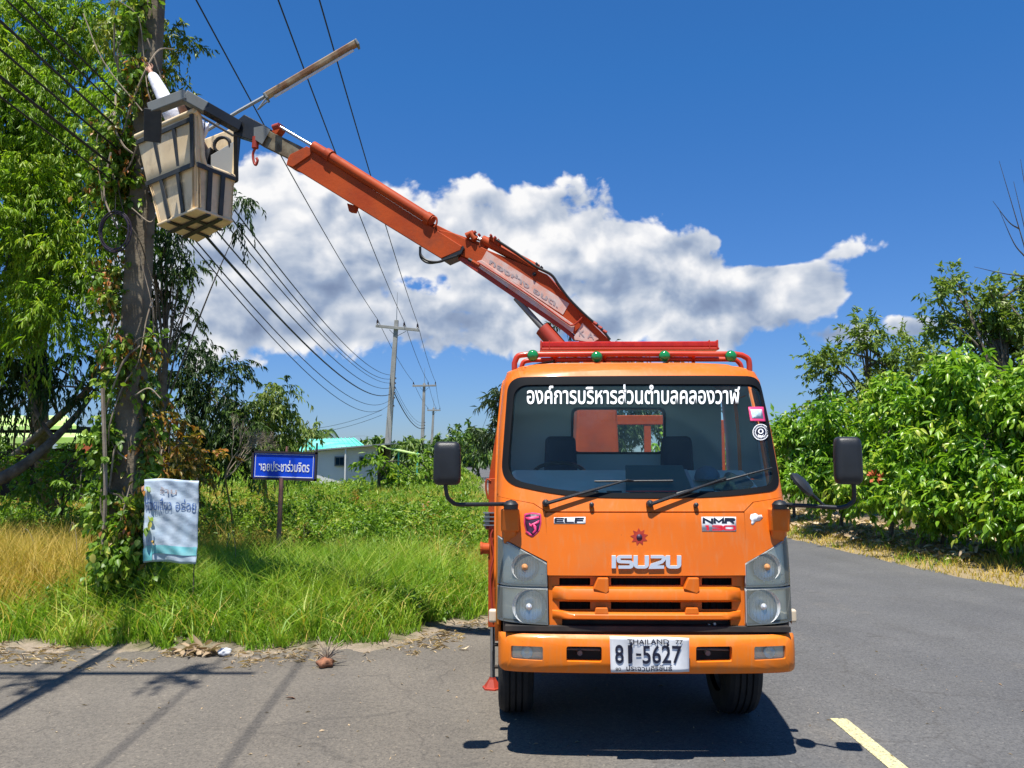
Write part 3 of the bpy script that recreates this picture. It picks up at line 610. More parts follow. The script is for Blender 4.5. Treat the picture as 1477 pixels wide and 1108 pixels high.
blades('dry_grass', np.stack([x, y, z], 1), .05 + .12 * RNG.random(n) * np.clip(sd, .2, 1.2), .008 + .010 * RNG.random(n), M['grass_dry'], .15 + .7 * RNG.random(n), .8, 'short straw coloured grass along the right road edge')
x, y, z, sd = rverge(30000, 9, 26, .2, 2.4); k = pn(x, y, 1.1, 3) > .25; n = int(k.sum())
blades('green_grass', np.stack([x, y, z], 1)[k], .08 + .14 * RNG.random(n), .010 + .008 * RNG.random(n), M['grass_green'], .3 + .5 * RNG.random(n), .7, 'patches of short green grass in the right verge')
# straw and clippings lying on the sandy left road edge
x, y, z, sd = field_pts(12000, 6.8, 10.5, -8, .5, -.20); k = (sd < .45) & (pn(x, y, 2.1, 5) > -.1); x, y, z = x[k], y[k], np.maximum(z[k], .002); n = len(x)
D = np.stack([RNG.normal(size=n), RNG.normal(size=n) * .5, .12 * RNG.normal(size=n)], 1)
prop(leaves('straw', np.stack([x, y, z + .008], 1), D, .03 + .10 * RNG.random(n), .004 + .006 * RNG.random(n), LEAF4, M['litter'], .3 + .7 * RNG.random(n)), 'dry straw and clippings on the sandy road edge', None, None, 'stuff')
# seed stalks standing out of the dry grass
mb = MB()
for (px, py, hgt, Y) in [(118, 830, .95, 10.2), (60, 815, .8, 11), (175, 815, .8, 10.6), (20, 830, .7, 10.4), (330, 800, .7, 11.5), (345, 830, .8, 10.5), (300, 815, .6, 10.8), (440, 800, .75, 12.5), (470, 790, .6, 13), (90, 800, .6, 12)]:
    g = gp(px, 890, .1); g = Vector((at(px, 700, Y).x, Y, .1)); b = random.uniform(-.25, .25)
    pts = bez([g, g + Vector((b * .3, 0, hgt * .7)), g + Vector((b, 0, hgt)), g + Vector((b * 1.5, 0, hgt * .86))], 5)
    mb.tube(pts, [.005 * (1 - .6 * i / len(pts)) for i in range(len(pts))], 5)
prop(mb.build('grass_stalks', M['barkpale'], fix=False), 'pale dry seed stalks bending over the golden grass', None, None, 'stuff')

# ------------------------------------------------------------------ trees, left side
T1 = [ell(40, 60, 90, 90, 12.5), ell(130, 40, 90, 80, 12.5), ell(195, 110, 60, 60, 11.5), ell(60, 190, 110, 80, 12), ell(30, 300, 90, 100, 11.5), ell(120, 250, 80, 90, 12),
      ell(-40, 150, 110, 160, 12), ell(90, 390, 80, 80, 11.5), ell(20, 440, 70, 80, 12.5), ell(-60, 400, 90, 120, 13), ell(110, 460, 55, 60, 12), ell(140, 320, 50, 70, 11.8), ell(150, 150, 55, 70, 11.2)]
tree('drooping_tree', 'tall feathery bright green tree filling the left edge behind the pole', T1, .46, .60, 8, 30, .45, .115, .019, M['leaf_feather'],
     gp(-20, 800) + Vector((-1.6, 5, 0)), at(60, 130, 12.5), .22, 70, rl=.035, leafdrop=.9)
T2 = [ell(250, 60, 26, 60, 9.9, .35), ell(245, 110, 30, 45, 9.9, .35), ell(175, 40, 30, 60, 9.7, .35)]
tree('creeper', 'leafy yellow green creeper crown around the top of the near pole', T2, .26, .28, 7, 16, .5, .075, .024, M['leaf_olive'], at(207, 300, 9.35), at(215, 30, 9.7), .03, 14, cat='creeper', rl=.012, foliage='foliage')
T3 = [ell(250, 350, 32, 55, 12.5), ell(235, 440, 45, 60, 13), ell(340, 300, 18, 45, 12, .4), ell(268, 400, 22, 35, 12.6), ell(215, 330, 30, 60, 12.6)]
tree('drooping_tree', 'slender dark drooping tree hanging just right of the pole below the basket', T3, .36, .42, 7, 20, .7, .11, .022, M['leaf_dark'], at(225, 700, 13) * 1, at(240, 380, 12.8), .07, 22, rl=.018, leafdrop=1.0)
T4 = [ell(60, 545, 60, 50, 13.5), ell(-10, 560, 60, 60, 13.5), ell(130, 540, 40, 40, 13.2), ell(20, 500, 50, 40, 13.5)]
tree('drooping_tree', 'dark drooping branches low at the left edge above the green shed', T4, .42, .50, 7, 22, .8, .12, .022, M['leaf_dark'], gp(-60, 745), at(130, 560, 13), .16, 24, rl=.02, leafdrop=1.1)
T5 = [ell(270, 520, 55, 40, 16), ell(310, 560, 55, 50, 16), ell(225, 560, 60, 60, 16), ell(290, 620, 70, 60, 16), ell(205, 640, 60, 50, 15), ell(330, 610, 50, 60, 16)]
tree('bushy_tree', 'dark green drooping tree with gaps behind the near pole and blue sign', T5, .48, .55, 7, 22, .6, .13, .028, M['leaf_dark'], gp(280, 735), at(270, 530, 16), .12, 34, rl=.025, leafdrop=.9)
T6 = [ell(375, 580, 38, 42, 17), ell(400, 610, 30, 50, 17), ell(412, 570, 12, 22, 17, .4), ell(360, 640, 50, 40, 17)]
tree('bushy_tree', 'smaller green drooping tree directly behind the blue street sign', T6, .42, .5, 7, 18, .6, .14, .028, M['leaf_grey'], gp(385, 735), at(395, 570, 17), .09, 24, rl=.02, leafdrop=.9)
T7 = [ell(440, 640, 26, 26, 24), ell(420, 655, 28, 22, 24)]
tree('bushy_tree', 'low grey green tree left of the turquoise roofed house', T7, .7, .6, 6, 14, .4, .2, .05, M['leaf_grey'], gp(430, 715), at(440, 625, 24), .07, 12, rl=.02)
T8 = [ell(235, 640, 30, 40, 11.5, .5), ell(250, 680, 40, 30, 11.5, .6), ell(225, 600, 22, 22, 11.3, .4), ell(285, 670, 28, 40, 11.8, .5)]
tree('shrub', 'shrub with yellow and rusty dried leaves right of the near pole', T8, .33, .34, 6, 13, .3, .10, .045, M['leaf_rust'], gp(250, 860), at(245, 610, 11.5), .035, 26, bark='barkpale', cat='shrub', rl=.012, foliage='foliage')
T9 = [ell(120, 665, 60, 26, 15, .8), ell(50, 690, 60, 24, 14, .8), ell(160, 700, 40, 40, 11.5, .6), ell(0, 660, 50, 20, 15, .8)]
tree('shrub', 'leafy green shrubs in front of the green roofed shed', T9, .45, .45, 6, 14, .3, .12, .055, M['weed'], gp(80, 790), at(90, 680, 14), .04, 14, cat='shrub', rl=.012, foliage='foliage')
# dead bush
root = empty('dead_bush', gp(335, 790), 0, 'bare grey twiggy dead bush behind the blue sign', 'bush'); B0 = gp(335, 790); mb = MB()
def twig(mb, p, d, L, r, depth):
    q = p + d * L; m = p.lerp(q, .5) + Vector([random.uniform(-1, 1) * L * .08 for _ in range(3)])
    mb.tube([p, m, q], [r, r * .8, r * .55], 4, False)
    if depth:
        for _ in range(random.choice((3, 3, 4))):
            nd = (d + Vector([random.uniform(-.55, .55) for _ in range(3)]) + Vector((.10, 0, .05))).normalized(); twig(mb, q, nd, L * random.uniform(.6, .85), r * .6, depth - 1)
s0 = at(325, 690, 13.2) - B0
for k in range(4): twig(mb, s0, Vector((.35 + .18 * k, random.uniform(-.2, .2), .95)).normalized(), .34, .013, 4)
mb.tube([Vector((0, 0, 0)), s0 * .5 + Vector((.05, 0, 0)), s0], [.03, .02, .014], 6)
mb.build('twigs', M['barkpale'], root, fix=False)['kind'] = 'stuff'
# leaning trunk in front of the shed
root = empty('leaning_trunk', gp(-30, 800), 0, 'grey tree trunk leaning to the right at the left edge', 'tree'); b0 = gp(-30, 800); mb = MB()
pts = bez([at(-60, 722, 12.6) - b0, at(20, 680, 12.9) - b0, at(62, 648, 13.1) - b0, at(105, 605, 13.4) - b0, at(140, 560, 13.6) - b0], 8); k = len(pts)
mb.tube(pts, [.115 * (1 - .75 * i / k) for i in range(k)], 10); mb.build('trunk', M['bark'], root, smooth=True, fix=False)
mb = MB(); mb.tube(bez([at(80, 635, 13.2) - b0, at(55, 600, 13.2) - b0, at(35, 540, 13.2) - b0], 5), .035, 6); mb.build('branch', M['bark'], root, smooth=True, fix=False)
# unseen branch added above the side road, out of frame, to shade the asphalt at the left
cs = np.array([(-8.9 + 1.05 * i + random.uniform(-.2, .2), 4.55 + random.uniform(-.12, .12), 8.7 + random.uniform(-.2, .2)) for i in range(6)])
root = empty('shadow_branch', (-12, 6, 0), 0, 'unseen leafy branch added over the side road to cast its shadow on the asphalt', 'tree'); rb = np.array([-12, 6, 0.])
P, D, idx = spray(cs, .45, 8, 26, .3, .8); n = len(P); leaves('crown', P - rb, D, .15 * (.6 + .8 * RNG.random(n)), .04 * np.ones(n), LEAF4, M['leaf_feather'], RNG.random(n), root)['kind'] = 'stuff'
mb = MB(); pts = bez([(0, 0, 0), (.3, -.5, 4.6), (1.6, -1.1, 7.6), (4.5, -1.4, 8.6), (9.0, -1.4, 8.7)], 8); k = len(pts); mb.tube(pts, [.22 * (1 - .85 * i / k) for i in range(k)], 8); mb.build('trunk', M['bark'], root, smooth=True, fix=False)

# ------------------------------------------------------------------ far vegetation and house
for (name, lab, lobes, Yv, leafm, L) in [
    ('bushy_tree', 'bright green far tree between the first and second power poles', [ell(585, 650, 28, 18, 60), ell(600, 640, 20, 14, 62)], 60, 'leaf_far', .5),
    ('bushy_tree', 'rounded dark green far tree just right of the second pole', [ell(640, 640, 26, 22, 95), ell(660, 650, 22, 18, 95)], 95, 'leaf_far', .7),
    ('bushy_tree', 'low green scrub trees on the right side of the distant road bend', [ell(690, 662, 22, 14, 75), ell(715, 650, 26, 26, 70)], 72, 'leaf_far', .55),
    ('bushy_tree', 'green shrub in front of the first distant pole', [ell(548, 672, 16, 20, 33), ell(570, 692, 24, 16, 33), ell(600, 690, 22, 20, 36)], 34, 'weed', .28),
    ('bushy_tree', 'light green shrub at the foot of the second pole', [ell(615, 680, 12, 20, 45), ell(640, 690, 22, 18, 45)], 45, 'weed', .35)]:
    c = lobes[0][0]; tree(name, lab, lobes, Yv / 60 + .25, Yv / 55 + .15, 6, 14, .3, L, L * .4, M[leafm], (c[0], c[1], 0), (c[0], c[1], c[2] + .3), .10, 10, bark='barkdark', rl=.04, foliage='crown')
tree('treeline', 'long low tree line on the horizon behind the poles', [ell(px, 655 + 6 * math.sin(px * .3), 26, 14 + 5 * math.sin(px * .13), 170, 5) for px in range(-60, 700, 26)] + [ell(665, 652, 20, 22, 160, 5), ell(685, 640, 14, 30, 150, 5)],
     2.6, 2.6, 6, 10, .2, 1.5, .7, M['leaf_far'], (-40, 175, 0), (-40, 175, 6), .3, 20, cat='trees', group='horizon trees')
tree('casuarina_tree', 'dark feathery casuarina rising beside the truck at the distant road', [ell(716, 600, 16, 40, 60, 2), ell(724, 570, 9, 22, 60, 1.2), ell(700, 630, 18, 24, 62, 2)], 1.2, 1.3, 7, 16, .3, .5, .06, M['leaf_pine'], gp(712, 695), at(722, 560, 60), .12, 18, bark='barkdark')
tree('casuarina_tree', 'casuarina tree behind the truck seen between cab roof and light bar', [ell(880, 545, 50, 45, 62, 4), ell(885, 510, 16, 34, 62, 2), ell(930, 550, 60, 38, 62, 4), ell(900, 610, 70, 50, 62, 4), ell(985, 560, 40, 40, 60, 3)], 1.7, 1.7, 7, 18, .3, .55, .09, M['leaf_pine'], (at(890, 660, 62).x, 62, 0), at(885, 520, 62), .22, 24, bark='barkdark')
tree('casuarina_tree', 'narrow dark tree top poking out behind the boom cylinder', [ell(822, 500, 16, 40, 75, 2), ell(826, 560, 26, 60, 75, 3)], 1.7, 1.7, 7, 18, .3, .55, .09, M['leaf_pine'], (at(826, 660, 75).x, 75, 0), at(822, 480, 75), .2, 18, bark='barkdark')
for k, (px, Y, lab) in enumerate([(1108, 27, 'green roadside tree just behind the cab on the right'), (1040, 33, 'second roadside tree beyond the cab, seen through its side window'), (985, 42, 'third roadside tree beyond the cab, seen through its rear window')]):
    tree('roadside_tree', lab, [ell(px, 645, 60 - 8 * k, 30, Y, 2), ell(px + 30, 650, 50, 28, Y, 2)], 1.0 + .2 * k, .95 + .2 * k, 6, 14, .25, .28 + .06 * k, .10 + .02 * k, M['leaf_mango'], (at(px, 660, Y).x, Y, 0), at(px, 620, Y), .10, 16, rl=.03)
# coconut palm
def palm():
    b = gp(462, 680); b = Vector((at(462, 650, 75).x, 75, 0)); root = empty('coconut_palm', b, 0, 'small coconut palm behind the turquoise roofed house', 'palm tree'); top = at(462, 634, 75) - b
    mb = MB(); mb.tube(bez([(0, 0, 0), (.15, 0, top.z * .5), top], 6), [.2 - .006 * i for i in range(13)], 8); mb.build('trunk', M['bark'], root, smooth=True, fix=False)
    for i in range(13):
        a = 2 * PI * i / 13 + random.uniform(-.2, .2); L = random.uniform(2.0, 2.6); up = random.uniform(.2, 1.0); d = Vector((math.cos(a), math.sin(a), 0)); mb = MB()
        pts = bez([top, top + d * L * .5 + Vector((0, 0, up)), top + d * L + Vector((0, 0, up * .4 - .7))], 8)
        mb.tube(pts, .03, 4)
        for k in range(1, len(pts) - 1):
            t = (pts[k + 1] - pts[k]).normalized(); s = t.cross(Vector((0, 0, 1))).normalized()
            for sg in (-1, 1):
                for h in (0, .5):
                    p = pts[k].lerp(pts[k + 1], h); q = p + s * sg * .5 + t * .25 - Vector((0, 0, .3)); mb.add([p - t * .04, p + t * .04, q], [(0, 1, 2)])
        nmv = len(mb.v); me = bpy.data.meshes.new('frond'); me.from_pydata(mb.v, [], mb.f); av = me.attributes.new('rnd', 'FLOAT', 'POINT'); av.data.foreach_set('value', [random.random()] * nmv)
        link('frond', me, M['leaf_far'], root)
palm()
# house with turquoise roof
def P3(px, py, Y): return at(px, py, Y)
HB = Vector((at(500, 660, 48).x, 48, 0))
house = empty('house', HB, 0, 'white single storey house with turquoise sheet roof behind the blue sign', 'house')
def loc(v): return v - HB
mb = MB(); w = [P3(448, 652, 47), P3(545, 643, 48)]
def wallq(a, b, za, zb, th, mb, zl=0.0):
    a2 = Vector((a.x, a.y, 0)); b2 = Vector((b.x, b.y, 0)); n = (b2 - a2).normalized().cross(Vector((0, 0, 1))) * -th
    vs = [a2 + Vector((0, 0, zl)), b2 + Vector((0, 0, zl)), b2 + n + Vector((0, 0, zl)), a2 + n + Vector((0, 0, zl)), a2 + Vector((0, 0, za)), b2 + Vector((0, 0, zb)), b2 + n + Vector((0, 0, zb)), a2 + n + Vector((0, 0, za))]
    mb.hexa([loc(v) for v in vs])
wallq(w[0], w[1], w[0].z, w[1].z, .2, mb); mb.build('wall', M['wallwhite'], house)
mb = MB(); e2 = P3(560, 646, 50.5); wallq(w[1] + Vector((.003, 0, 0)), e2, w[1].z, e2.z, .2, mb); mb.build('porch_shade_wall', M['darkwood_shade'], house)  # shade of the porch put into the wall colour
mb = MB(); mb.prism([loc(p) for p in (P3(437, 652, 46.6), P3(570, 640.5, 47.4), P3(575, 641, 54), P3(440, 652, 54))], (0, 0, .08)); mb.build('lower_roof', M['galv'], house)
mb = MB(); mb.prism([loc(p) for p in (P3(430, 655, 48.2), P3(527, 646, 48.6), P3(512, 634, 53), P3(437, 636, 53))], (0, .02, .10)); mb.build('roof', M['roofteal'], house)
mb = MB()
for i in range(13):
    f = (i + .5) / 13; a = P3(430, 655, 48.2).lerp(P3(527, 646, 48.6), f); c = P3(437, 636, 53).lerp(P3(512, 634, 53), f); mb.tube([loc(a) + Vector((0, 0, .13)), loc(c) + Vector((0, 0, .13))], .035, 4)
mb.build('roof_rib', M['roofteal'], house)
for (x0, x1) in ((484, 496.5), (518, 524.5)):
    a, c = P3(x0, 671, 47.35), P3(x1, 660, 47.35); yy = w[0].lerp(w[1], (x0 - 448) / 97).y - HB.y
    fr = MB().box(((loc(a).x + loc(c).x) / 2, yy - .01, (a.z + c.z) / 2), (abs(c.x - a.x) + .12, .10, c.z - a.z + .12)).build('window', M['greysteel'], house)
    n = 2 if x1 - x0 > 8 else 1
    for i in range(n):
        wd = (c.x - a.x) / n; MB().box((loc(a).x + wd * (i + .5), yy - .07, (a.z + c.z) / 2), (wd * .88, .03, (c.z - a.z) * .95)).build('pane', M['windowdark'], fr)
a = P3(499, 646, 47.2); MB().tube([loc(a) + Vector((0, -.1, 0)), loc(Vector((a.x, a.y, 0))) + Vector((0, -.1, 0))], .05, 8).build('drainpipe', M['wallwhite'], house)
mb = MB(); mb.prism([loc(p) for p in (P3(556, 647, 47), P3(604, 657, 47.5), P3(606, 656, 51), P3(560, 646, 51))], (0, 0, .06)); mb.build('porch_roof', M['limegreen'], house)
for px in (575, 602): a = P3(px, 652, 47.6); MB().tube([loc(a), loc(Vector((a.x, a.y, 0)))], .05, 6).build('porch_post', M['roofteal'], house)
# green roofed shed, far left
SB = Vector((at(60, 650, 25).x, 25, 0)); shed = empty('shed', SB, 0, 'low dark shed with bright green roof edges at the far left', 'shed')
ls = lambda v: v - SB
mb = MB(); a, c = P3(-120, 640, 25), P3(170, 639, 25); mb.box((ls(a.lerp(c, .5)).x, 3, a.z / 2 - .05), (c.x - a.x - .3, 6, a.z - .2)); mb.build('wall', M['darkwood_shade'], shed)  # near-black wall paints the shade inside the shed
mb = MB(); mb.prism([ls(p) for p in (P3(-130, 640, 24.4), P3(176, 639, 24.4), P3(176, 630, 27.5), P3(-130, 630, 27.5))], (0, 0, .12)); mb.build('roof', M['limegreen'], shed)
mb = MB(); mb.box((ls(P3(20, 634, 24.3)).x, -.72, P3(20, 635, 24.3).z), (P3(100, 0, 24.3).x - P3(-110, 0, 24.3).x, .04, .17)); mb.build('fascia', M['limegreen'], shed)
mb = MB(); mb.prism([ls(p) for p in (P3(-40, 621, 27.8), P3(110, 619, 27.8), P3(96, 604, 31), P3(-30, 604, 31))], (0, 0, .12)); mb.build('upper_roof', M['limegreen'], shed)
mb = MB(); mb.box((ls(P3(35, 612, 29)).x, 4.5, P3(35, 624, 29).z), (3.2, 2.5, .5)); mb.build('upper_wall', M['darkwood_shade'], shed)
mb = MB(); mb.box((ls(P3(131, 646, 24.2)).x, -.9, P3(0, 647, 24.1).z), (.75, .06, .28)); mb.build('board', M['brickred'], shed)
mb = MB(); mb.box((ls(P3(225, 648, 24.2)).x, -.9, P3(0, 647, 24.1).z), (.9, .06, .26)); mb.build('board', M['brickred'], shed)
for px in (-40, 40, 120): a = P3(px, 640, 24.6); MB().box((ls(a).x, -.35, a.z / 2), (.12, .12, a.z)).build('post', M['darkwood_shade'], shed)

# ------------------------------------------------------------------ right side hedge and trees
def near_leaves(root, lobes, n, L, name='leaf'):
    """the leaves that show largest, on the crown's near face, each an object of its own"""
    T, F = LEAF6; base = bpy.data.meshes.new('leaf'); base.from_pydata([tuple(v) for v in (T * np.array([L, L * .42, L]))], [], [tuple(int(i) for i in f) for f in F])
    a = base.attributes.new('rnd', 'FLOAT', 'POINT'); a.data.foreach_set('value', [.72] * len(T)); base.materials.append(M['leaf_mango'])
    alt = base.copy(); alt.attributes['rnd'].data.foreach_set('value', [.5] * len(T)); alt2 = base.copy(); alt2.attributes['rnd'].data.foreach_set('value', [.9] * len(T))
    rb = root.location
    for i in range(n):
        c, r = lobes[random.randrange(len(lobes))]; d = Vector((random.gauss(0, 1), -abs(random.gauss(0, 1)) - .3, random.gauss(0, 1))).normalized()
        p = Vector((c[0] + d.x * r[0] * 1.08, c[1] + d.y * r[1] * 1.08, c[2] + d.z * r[2] * 1.02))
        if p.z < .2: p.z = .2 + random.random() * .4
        dr = (Vector((random.gauss(0, .6), -.5 + random.gauss(0, .4), -.5 + random.gauss(0, .4)))).normalized()
        o = bpy.data.objects.new(name, random.choice((base, base, alt, alt2))); C.objects.link(o); o.parent = root; o.location = p - rb
        o.rotation_mode = 'QUATERNION'; o.rotation_quaternion = dr.to_track_quat('X', 'Z'); s = random.uniform(.7, 1.25); o.scale = (s, s, s)
HB2 = [(1150, 662, 50, 46, 22.0, 760, 'bright leafy hedge bush right behind the passenger side mirror'),
       (1215, 664, 55, 62, 19.0, 778, 'broad bright green bush framed by the small round mirror'),
       (1290, 660, 60, 86, 16.8, 790, 'tall yellow green bush left of the reddish flower, beyond the big mirror'),
       (1365, 655, 62, 110, 15.2, 800, 'dense light green broad leaved bush in the middle of the right hedge'),
       (1435, 668, 65, 112, 14.2, 812, 'large bright broad leaved bush near the right edge of the photo'),
       (1510, 672, 60, 112, 13.4, 822, 'broad leaved hedge bush cut by the right edge of the photo')]
for (px, py, rx, ry, Y, by, lab) in HB2:
    lobes = [ell(px, py, rx, ry, Y, 1.1), ell(px - rx * .5, py + ry * .5, rx * .6, ry * .5, Y - .3, .9), ell(px + rx * .45, py - ry * .55, rx * .55, ry * .45, Y + .2, .9), ell(px + rx * .3, py + ry * .6, rx * .6, ry * .38, Y - .5, .9), ell(px - rx * .3, py - ry * .7, rx * .4, ry * .35, Y + .2, .8)]
    lobes += [ell(px + random.uniform(-.8, .8) * rx, py - ry * random.uniform(.85, 1.2), rx * random.uniform(.18, .36), ry * random.uniform(.14, .3), Y + random.uniform(-.3, .5), .5) for _ in range(4)]
    b = Vector((at(px, 700, Y).x, Y + .3, 0)); lobes = [(c, np.minimum(r, [9, 9, max(.3, c[2] - .12)])) for c, r in lobes]
    r_, cs = tree('hedge_bush', lab, lobes, .44, .44, 7, 12, .25, .165, .062, M['leaf_mango'], b, at(px, py - ry * .5, Y), .05, 26, tpl=LEAF6, bark='bark', group='broad leaved hedge bushes along the right verge', cat='bush', rl=.02, tone=lambda P: .22 * pn(P[:, 0] + P[:, 1], P[:, 2], 1.9), leafdrop=.45, foliage='crown')
    near_leaves(r_, lobes, 70 if Y > 16 else 120, .165)
for (lobes, Y, b, tp, lab, sp) in [
    ([ell(1235, 520, 45, 40, 24), ell(1200, 535, 30, 20, 24, .8), ell(1280, 540, 40, 36, 24), ell(1262, 505, 30, 24, 24), ell(1240, 580, 60, 40, 24), ell(1186, 522, 14, 10, 24, .5), ell(1243, 483, 14, 12, 24, .5), ell(1340, 560, 40, 40, 24), ell(1300, 590, 60, 30, 24), ell(1200, 575, 40, 30, 24)], 24, gp(1250, 745), at(1250, 500, 24), 'rounded grey green tree above the left half of the right hedge', .75),
    ([ell(1305, 500, 30, 26, 27), ell(1320, 530, 30, 34, 27), ell(1290, 560, 40, 30, 27)], 27, gp(1310, 740), at(1310, 500, 27), 'narrow darker tree between the rounded tree and the sparse tall one', .85)]:
    tree('bushy_tree', lab, lobes, sp, sp * .85, 8, 20, .15, .17, .062, M['leaf_grey'], b, tp, .12, 34, rl=.035, leafdrop=.2)
T = [ell(1382, 405, 26, 12, 17, .5), ell(1355, 428, 14, 8, 17, .4), ell(1400, 430, 26, 16, 17, .6), ell(1440, 450, 34, 26, 17, .8), ell(1470, 410, 22, 18, 17, .6), ell(1350, 470, 16, 12, 17, .4), ell(1395, 490, 28, 18, 17, .6), ell(1435, 510, 40, 36, 17, .9), ell(1475, 480, 24, 50, 17, .9),
     ell(1415, 470, 14, 8, 17, .4), ell(1335, 510, 12, 8, 17, .4), ell(1460, 560, 40, 36, 17, .9), ell(1380, 460, 18, 10, 17, .4)]
tree('sparse_tree', 'tall open tree with thin crown at the right edge above the hedge', T + [ell(1420, 560, 60, 40, 17, 1), ell(1475, 540, 40, 50, 17, 1), ell(1360, 545, 40, 30, 17, .9), ell(1450, 470, 40, 40, 17, .9)], .50, .42, 7, 14, .1, .14, .055, M['leaf_grey'], gp(1452, 800), at(1445, 430, 17), .10, 60, rl=.035, leafdrop=.25)
root = empty('bare_tree', Vector((at(1500, 600, 16).x, 16, 0)), 0, 'bare thin twigs rising above the tree at the right edge', 'tree'); rb = Vector((at(1500, 600, 16).x, 16, 0)); mb = MB()
mb.tube(bez([(0, 0, 0), at(1497, 500, 16) - rb, at(1490, 400, 16) - rb], 6), [.05 - .003 * i for i in range(13)], 6, False)
for (p, q, r) in [((1490, 400), (1470, 330), (1441, 232)), ((1478, 370), (1462, 350), (1440, 300)), ((1490, 400), (1480, 340), (1462, 262)), ((1470, 330), (1455, 320), (1432, 290)), ((1490, 400), (1450, 395), (1405, 385)), ((1480, 350), (1482, 300), (1472, 230))]:
    mb.tube(bez([at(*p, 16) - rb, at(*q, 16) - rb, at(*r, 16) - rb], 6), [.017 - .0011 * i for i in range(13)], 5, False)
mb.build('trunk', M['barkdark'], root, fix=False)
# reddish flower cluster in the hedge and a concrete marker post
fc = at(1263, 688, 16.0); mb = MB()
for i in range(26):
    d = Vector([random.gauss(0, 1) for _ in range(3)]).normalized(); s = d.orthogonal().normalized() * .035; p = fc + d * .05; mb.add([p, p + d * .07 + s, p + d * .12, p + d * .07 - s], [(0, 1, 2, 3)])
prop(mb.build('flower', M['brickred'], fix=False), 'single reddish orange flower head among the hedge leaves', 'flower')
g = gp(1330, 803); MB().hexa([(g.x - .06, g.y - .06, 0), (g.x + .06, g.y - .06, 0), (g.x + .06, g.y + .06, 0), (g.x - .06, g.y + .06, 0), (g.x - .05, g.y - .05, .58), (g.x + .05, g.y - .05, .58), (g.x + .05, g.y + .05, .60), (g.x - .05, g.y + .05, .60)])
mp = MB().hexa([(g.x - .06, g.y - .06, 0), (g.x + .06, g.y - .06, 0), (g.x + .06, g.y + .06, 0), (g.x - .06, g.y + .06, 0), (g.x - .05, g.y - .05, .58), (g.x + .05, g.y - .05, .58), (g.x + .05, g.y + .05, .60), (g.x - .05, g.y + .05, .60)]).build('marker_post', M['concrete'], bevel=.008)
prop(mp, 'short grey concrete marker post at the foot of the right hedge', 'post')

# ------------------------------------------------------------------ power poles and lines
def pole(name, label, base, top, w0, w1, arm, armw, spike, low=None, ins=.16):
    cm = M['concrete_grey'] if base[1] > 20 else M['concrete']
    """square tapered concrete pole: base/top in world, arm = (left, right) ends of the crossarm"""
    root = empty(name, base, 0, label, 'utility pole'); B = Vector(base); T = Vector(top) - B; mb = MB()
    mb.hexa([(-w0, -w0, 0), (w0, -w0, 0), (w0, w0, 0), (-w0, w0, 0), T + Vector((-w1, -w1, 0)), T + Vector((w1, -w1, 0)), T + Vector((w1, w1, 0)), T + Vector((-w1, w1, 0))]); mb.build('shaft', cm, root, bevel=.02)
    if arm:
        a, b = Vector(arm[0]) - B, Vector(arm[1]) - B; d = (b - a); rot = d.to_track_quat('X', 'Z').to_matrix()
        MB().box(a.lerp(b, .5) + Vector((0, -w1 - armw * .6, 0)), (d.length + .1, armw, armw * 1.2), rot).build('crossarm', cm, root, bevel=.01)
        mid = T + Vector((0, -w1 - .02, 0)); mb = MB()
        for f in (.3, .7): mb.tube([a.lerp(b, f) + Vector((0, -w1, -armw)), Vector((mid.x, mid.y, a.z - .65))], .018, 5)
        mb.build('brace', M['galv'], root)
        for f in (.02, .66, .98):
            q = a.lerp(b, f) + Vector((0, -w1 - armw * .6, armw * .6)); MB().lathe(q, (0, 0, 1), [(0, .02), (.05, .02), (.06, .07), (.10, .045), (.12, .075), (.18, .05), (.20, .07), (.27, .045), (.32, .03), (.33, .0)], 12).build('insulator', M['ceramic'], root, smooth=True)
    if spike: MB().tube([T, T + Vector((.03, 0, spike))], [.03, .012], 6).build('lightning_rod', M['galv'], root)
    if low:
        for z in low: MB().lathe(Vector((T.x * z / T.z + w1 + .08, -.1, z)), (0, 0, 1), [(-.05, .03), (-.045, .06), (0, .035), (.045, .06), (.05, .03)], 10, True).build('spool_insulator', M['ceramic'], root, smooth=True)
    return root
PB0 = Vector((at(176, 800, 9.3).x, 9.3, 0)); PT0 = Vector((at(176, 800, 9.3).x + .13, 9.3, 10.3))
P1b = Vector((at(556, 650, 50).x, 50, 0)); P1t = at(572, 462, 50)
P2b = Vector((at(608, 650, 88).x, 88, 0)); P2t = at(612, 553, 88)
P3b = Vector((at(621, 650, 126).x, 126, 0)); P3t = at(625.5, 588, 126)
A1 = (at(544, 471, 50), at(604, 477, 50)); A2 = (at(596, 557, 88), at(629, 556.5, 88)); A3 = (at(617, 592, 126), at(635, 592, 126))
A0 = (Vector((PT0.x - 1.25, 9.3, 10.0)), Vector((PT0.x + 1.1, 9.3, 10.0)))
pole('utility_pole', 'nearest vine covered concrete pole beside the basket', PB0, PT0, .135, .095, A0, .12, 0, (5.0, 5.2, 5.4, 5.6, 5.8, 6.0))
pole('utility_pole', 'slightly leaning tall concrete pole standing behind the white house', P1b, P1t, .20, .12, A1, .14, 1.75, (6.7, 6.4, 6.1, 5.8, 5.5, 5.0))
pole('utility_pole', 'second distant concrete pole left of the black driver side mirror', P2b, P2t, .21, .13, A2, .16, 1.7, (5.6, 5.3, 5.0))
pole('utility_pole', 'farthest and shortest looking pole just above the driver side mirror', P3b, P3t, .22, .14, A3, .18, 1.9)
def lerpv(a, b, f): return a[0].lerp(a[1], f)
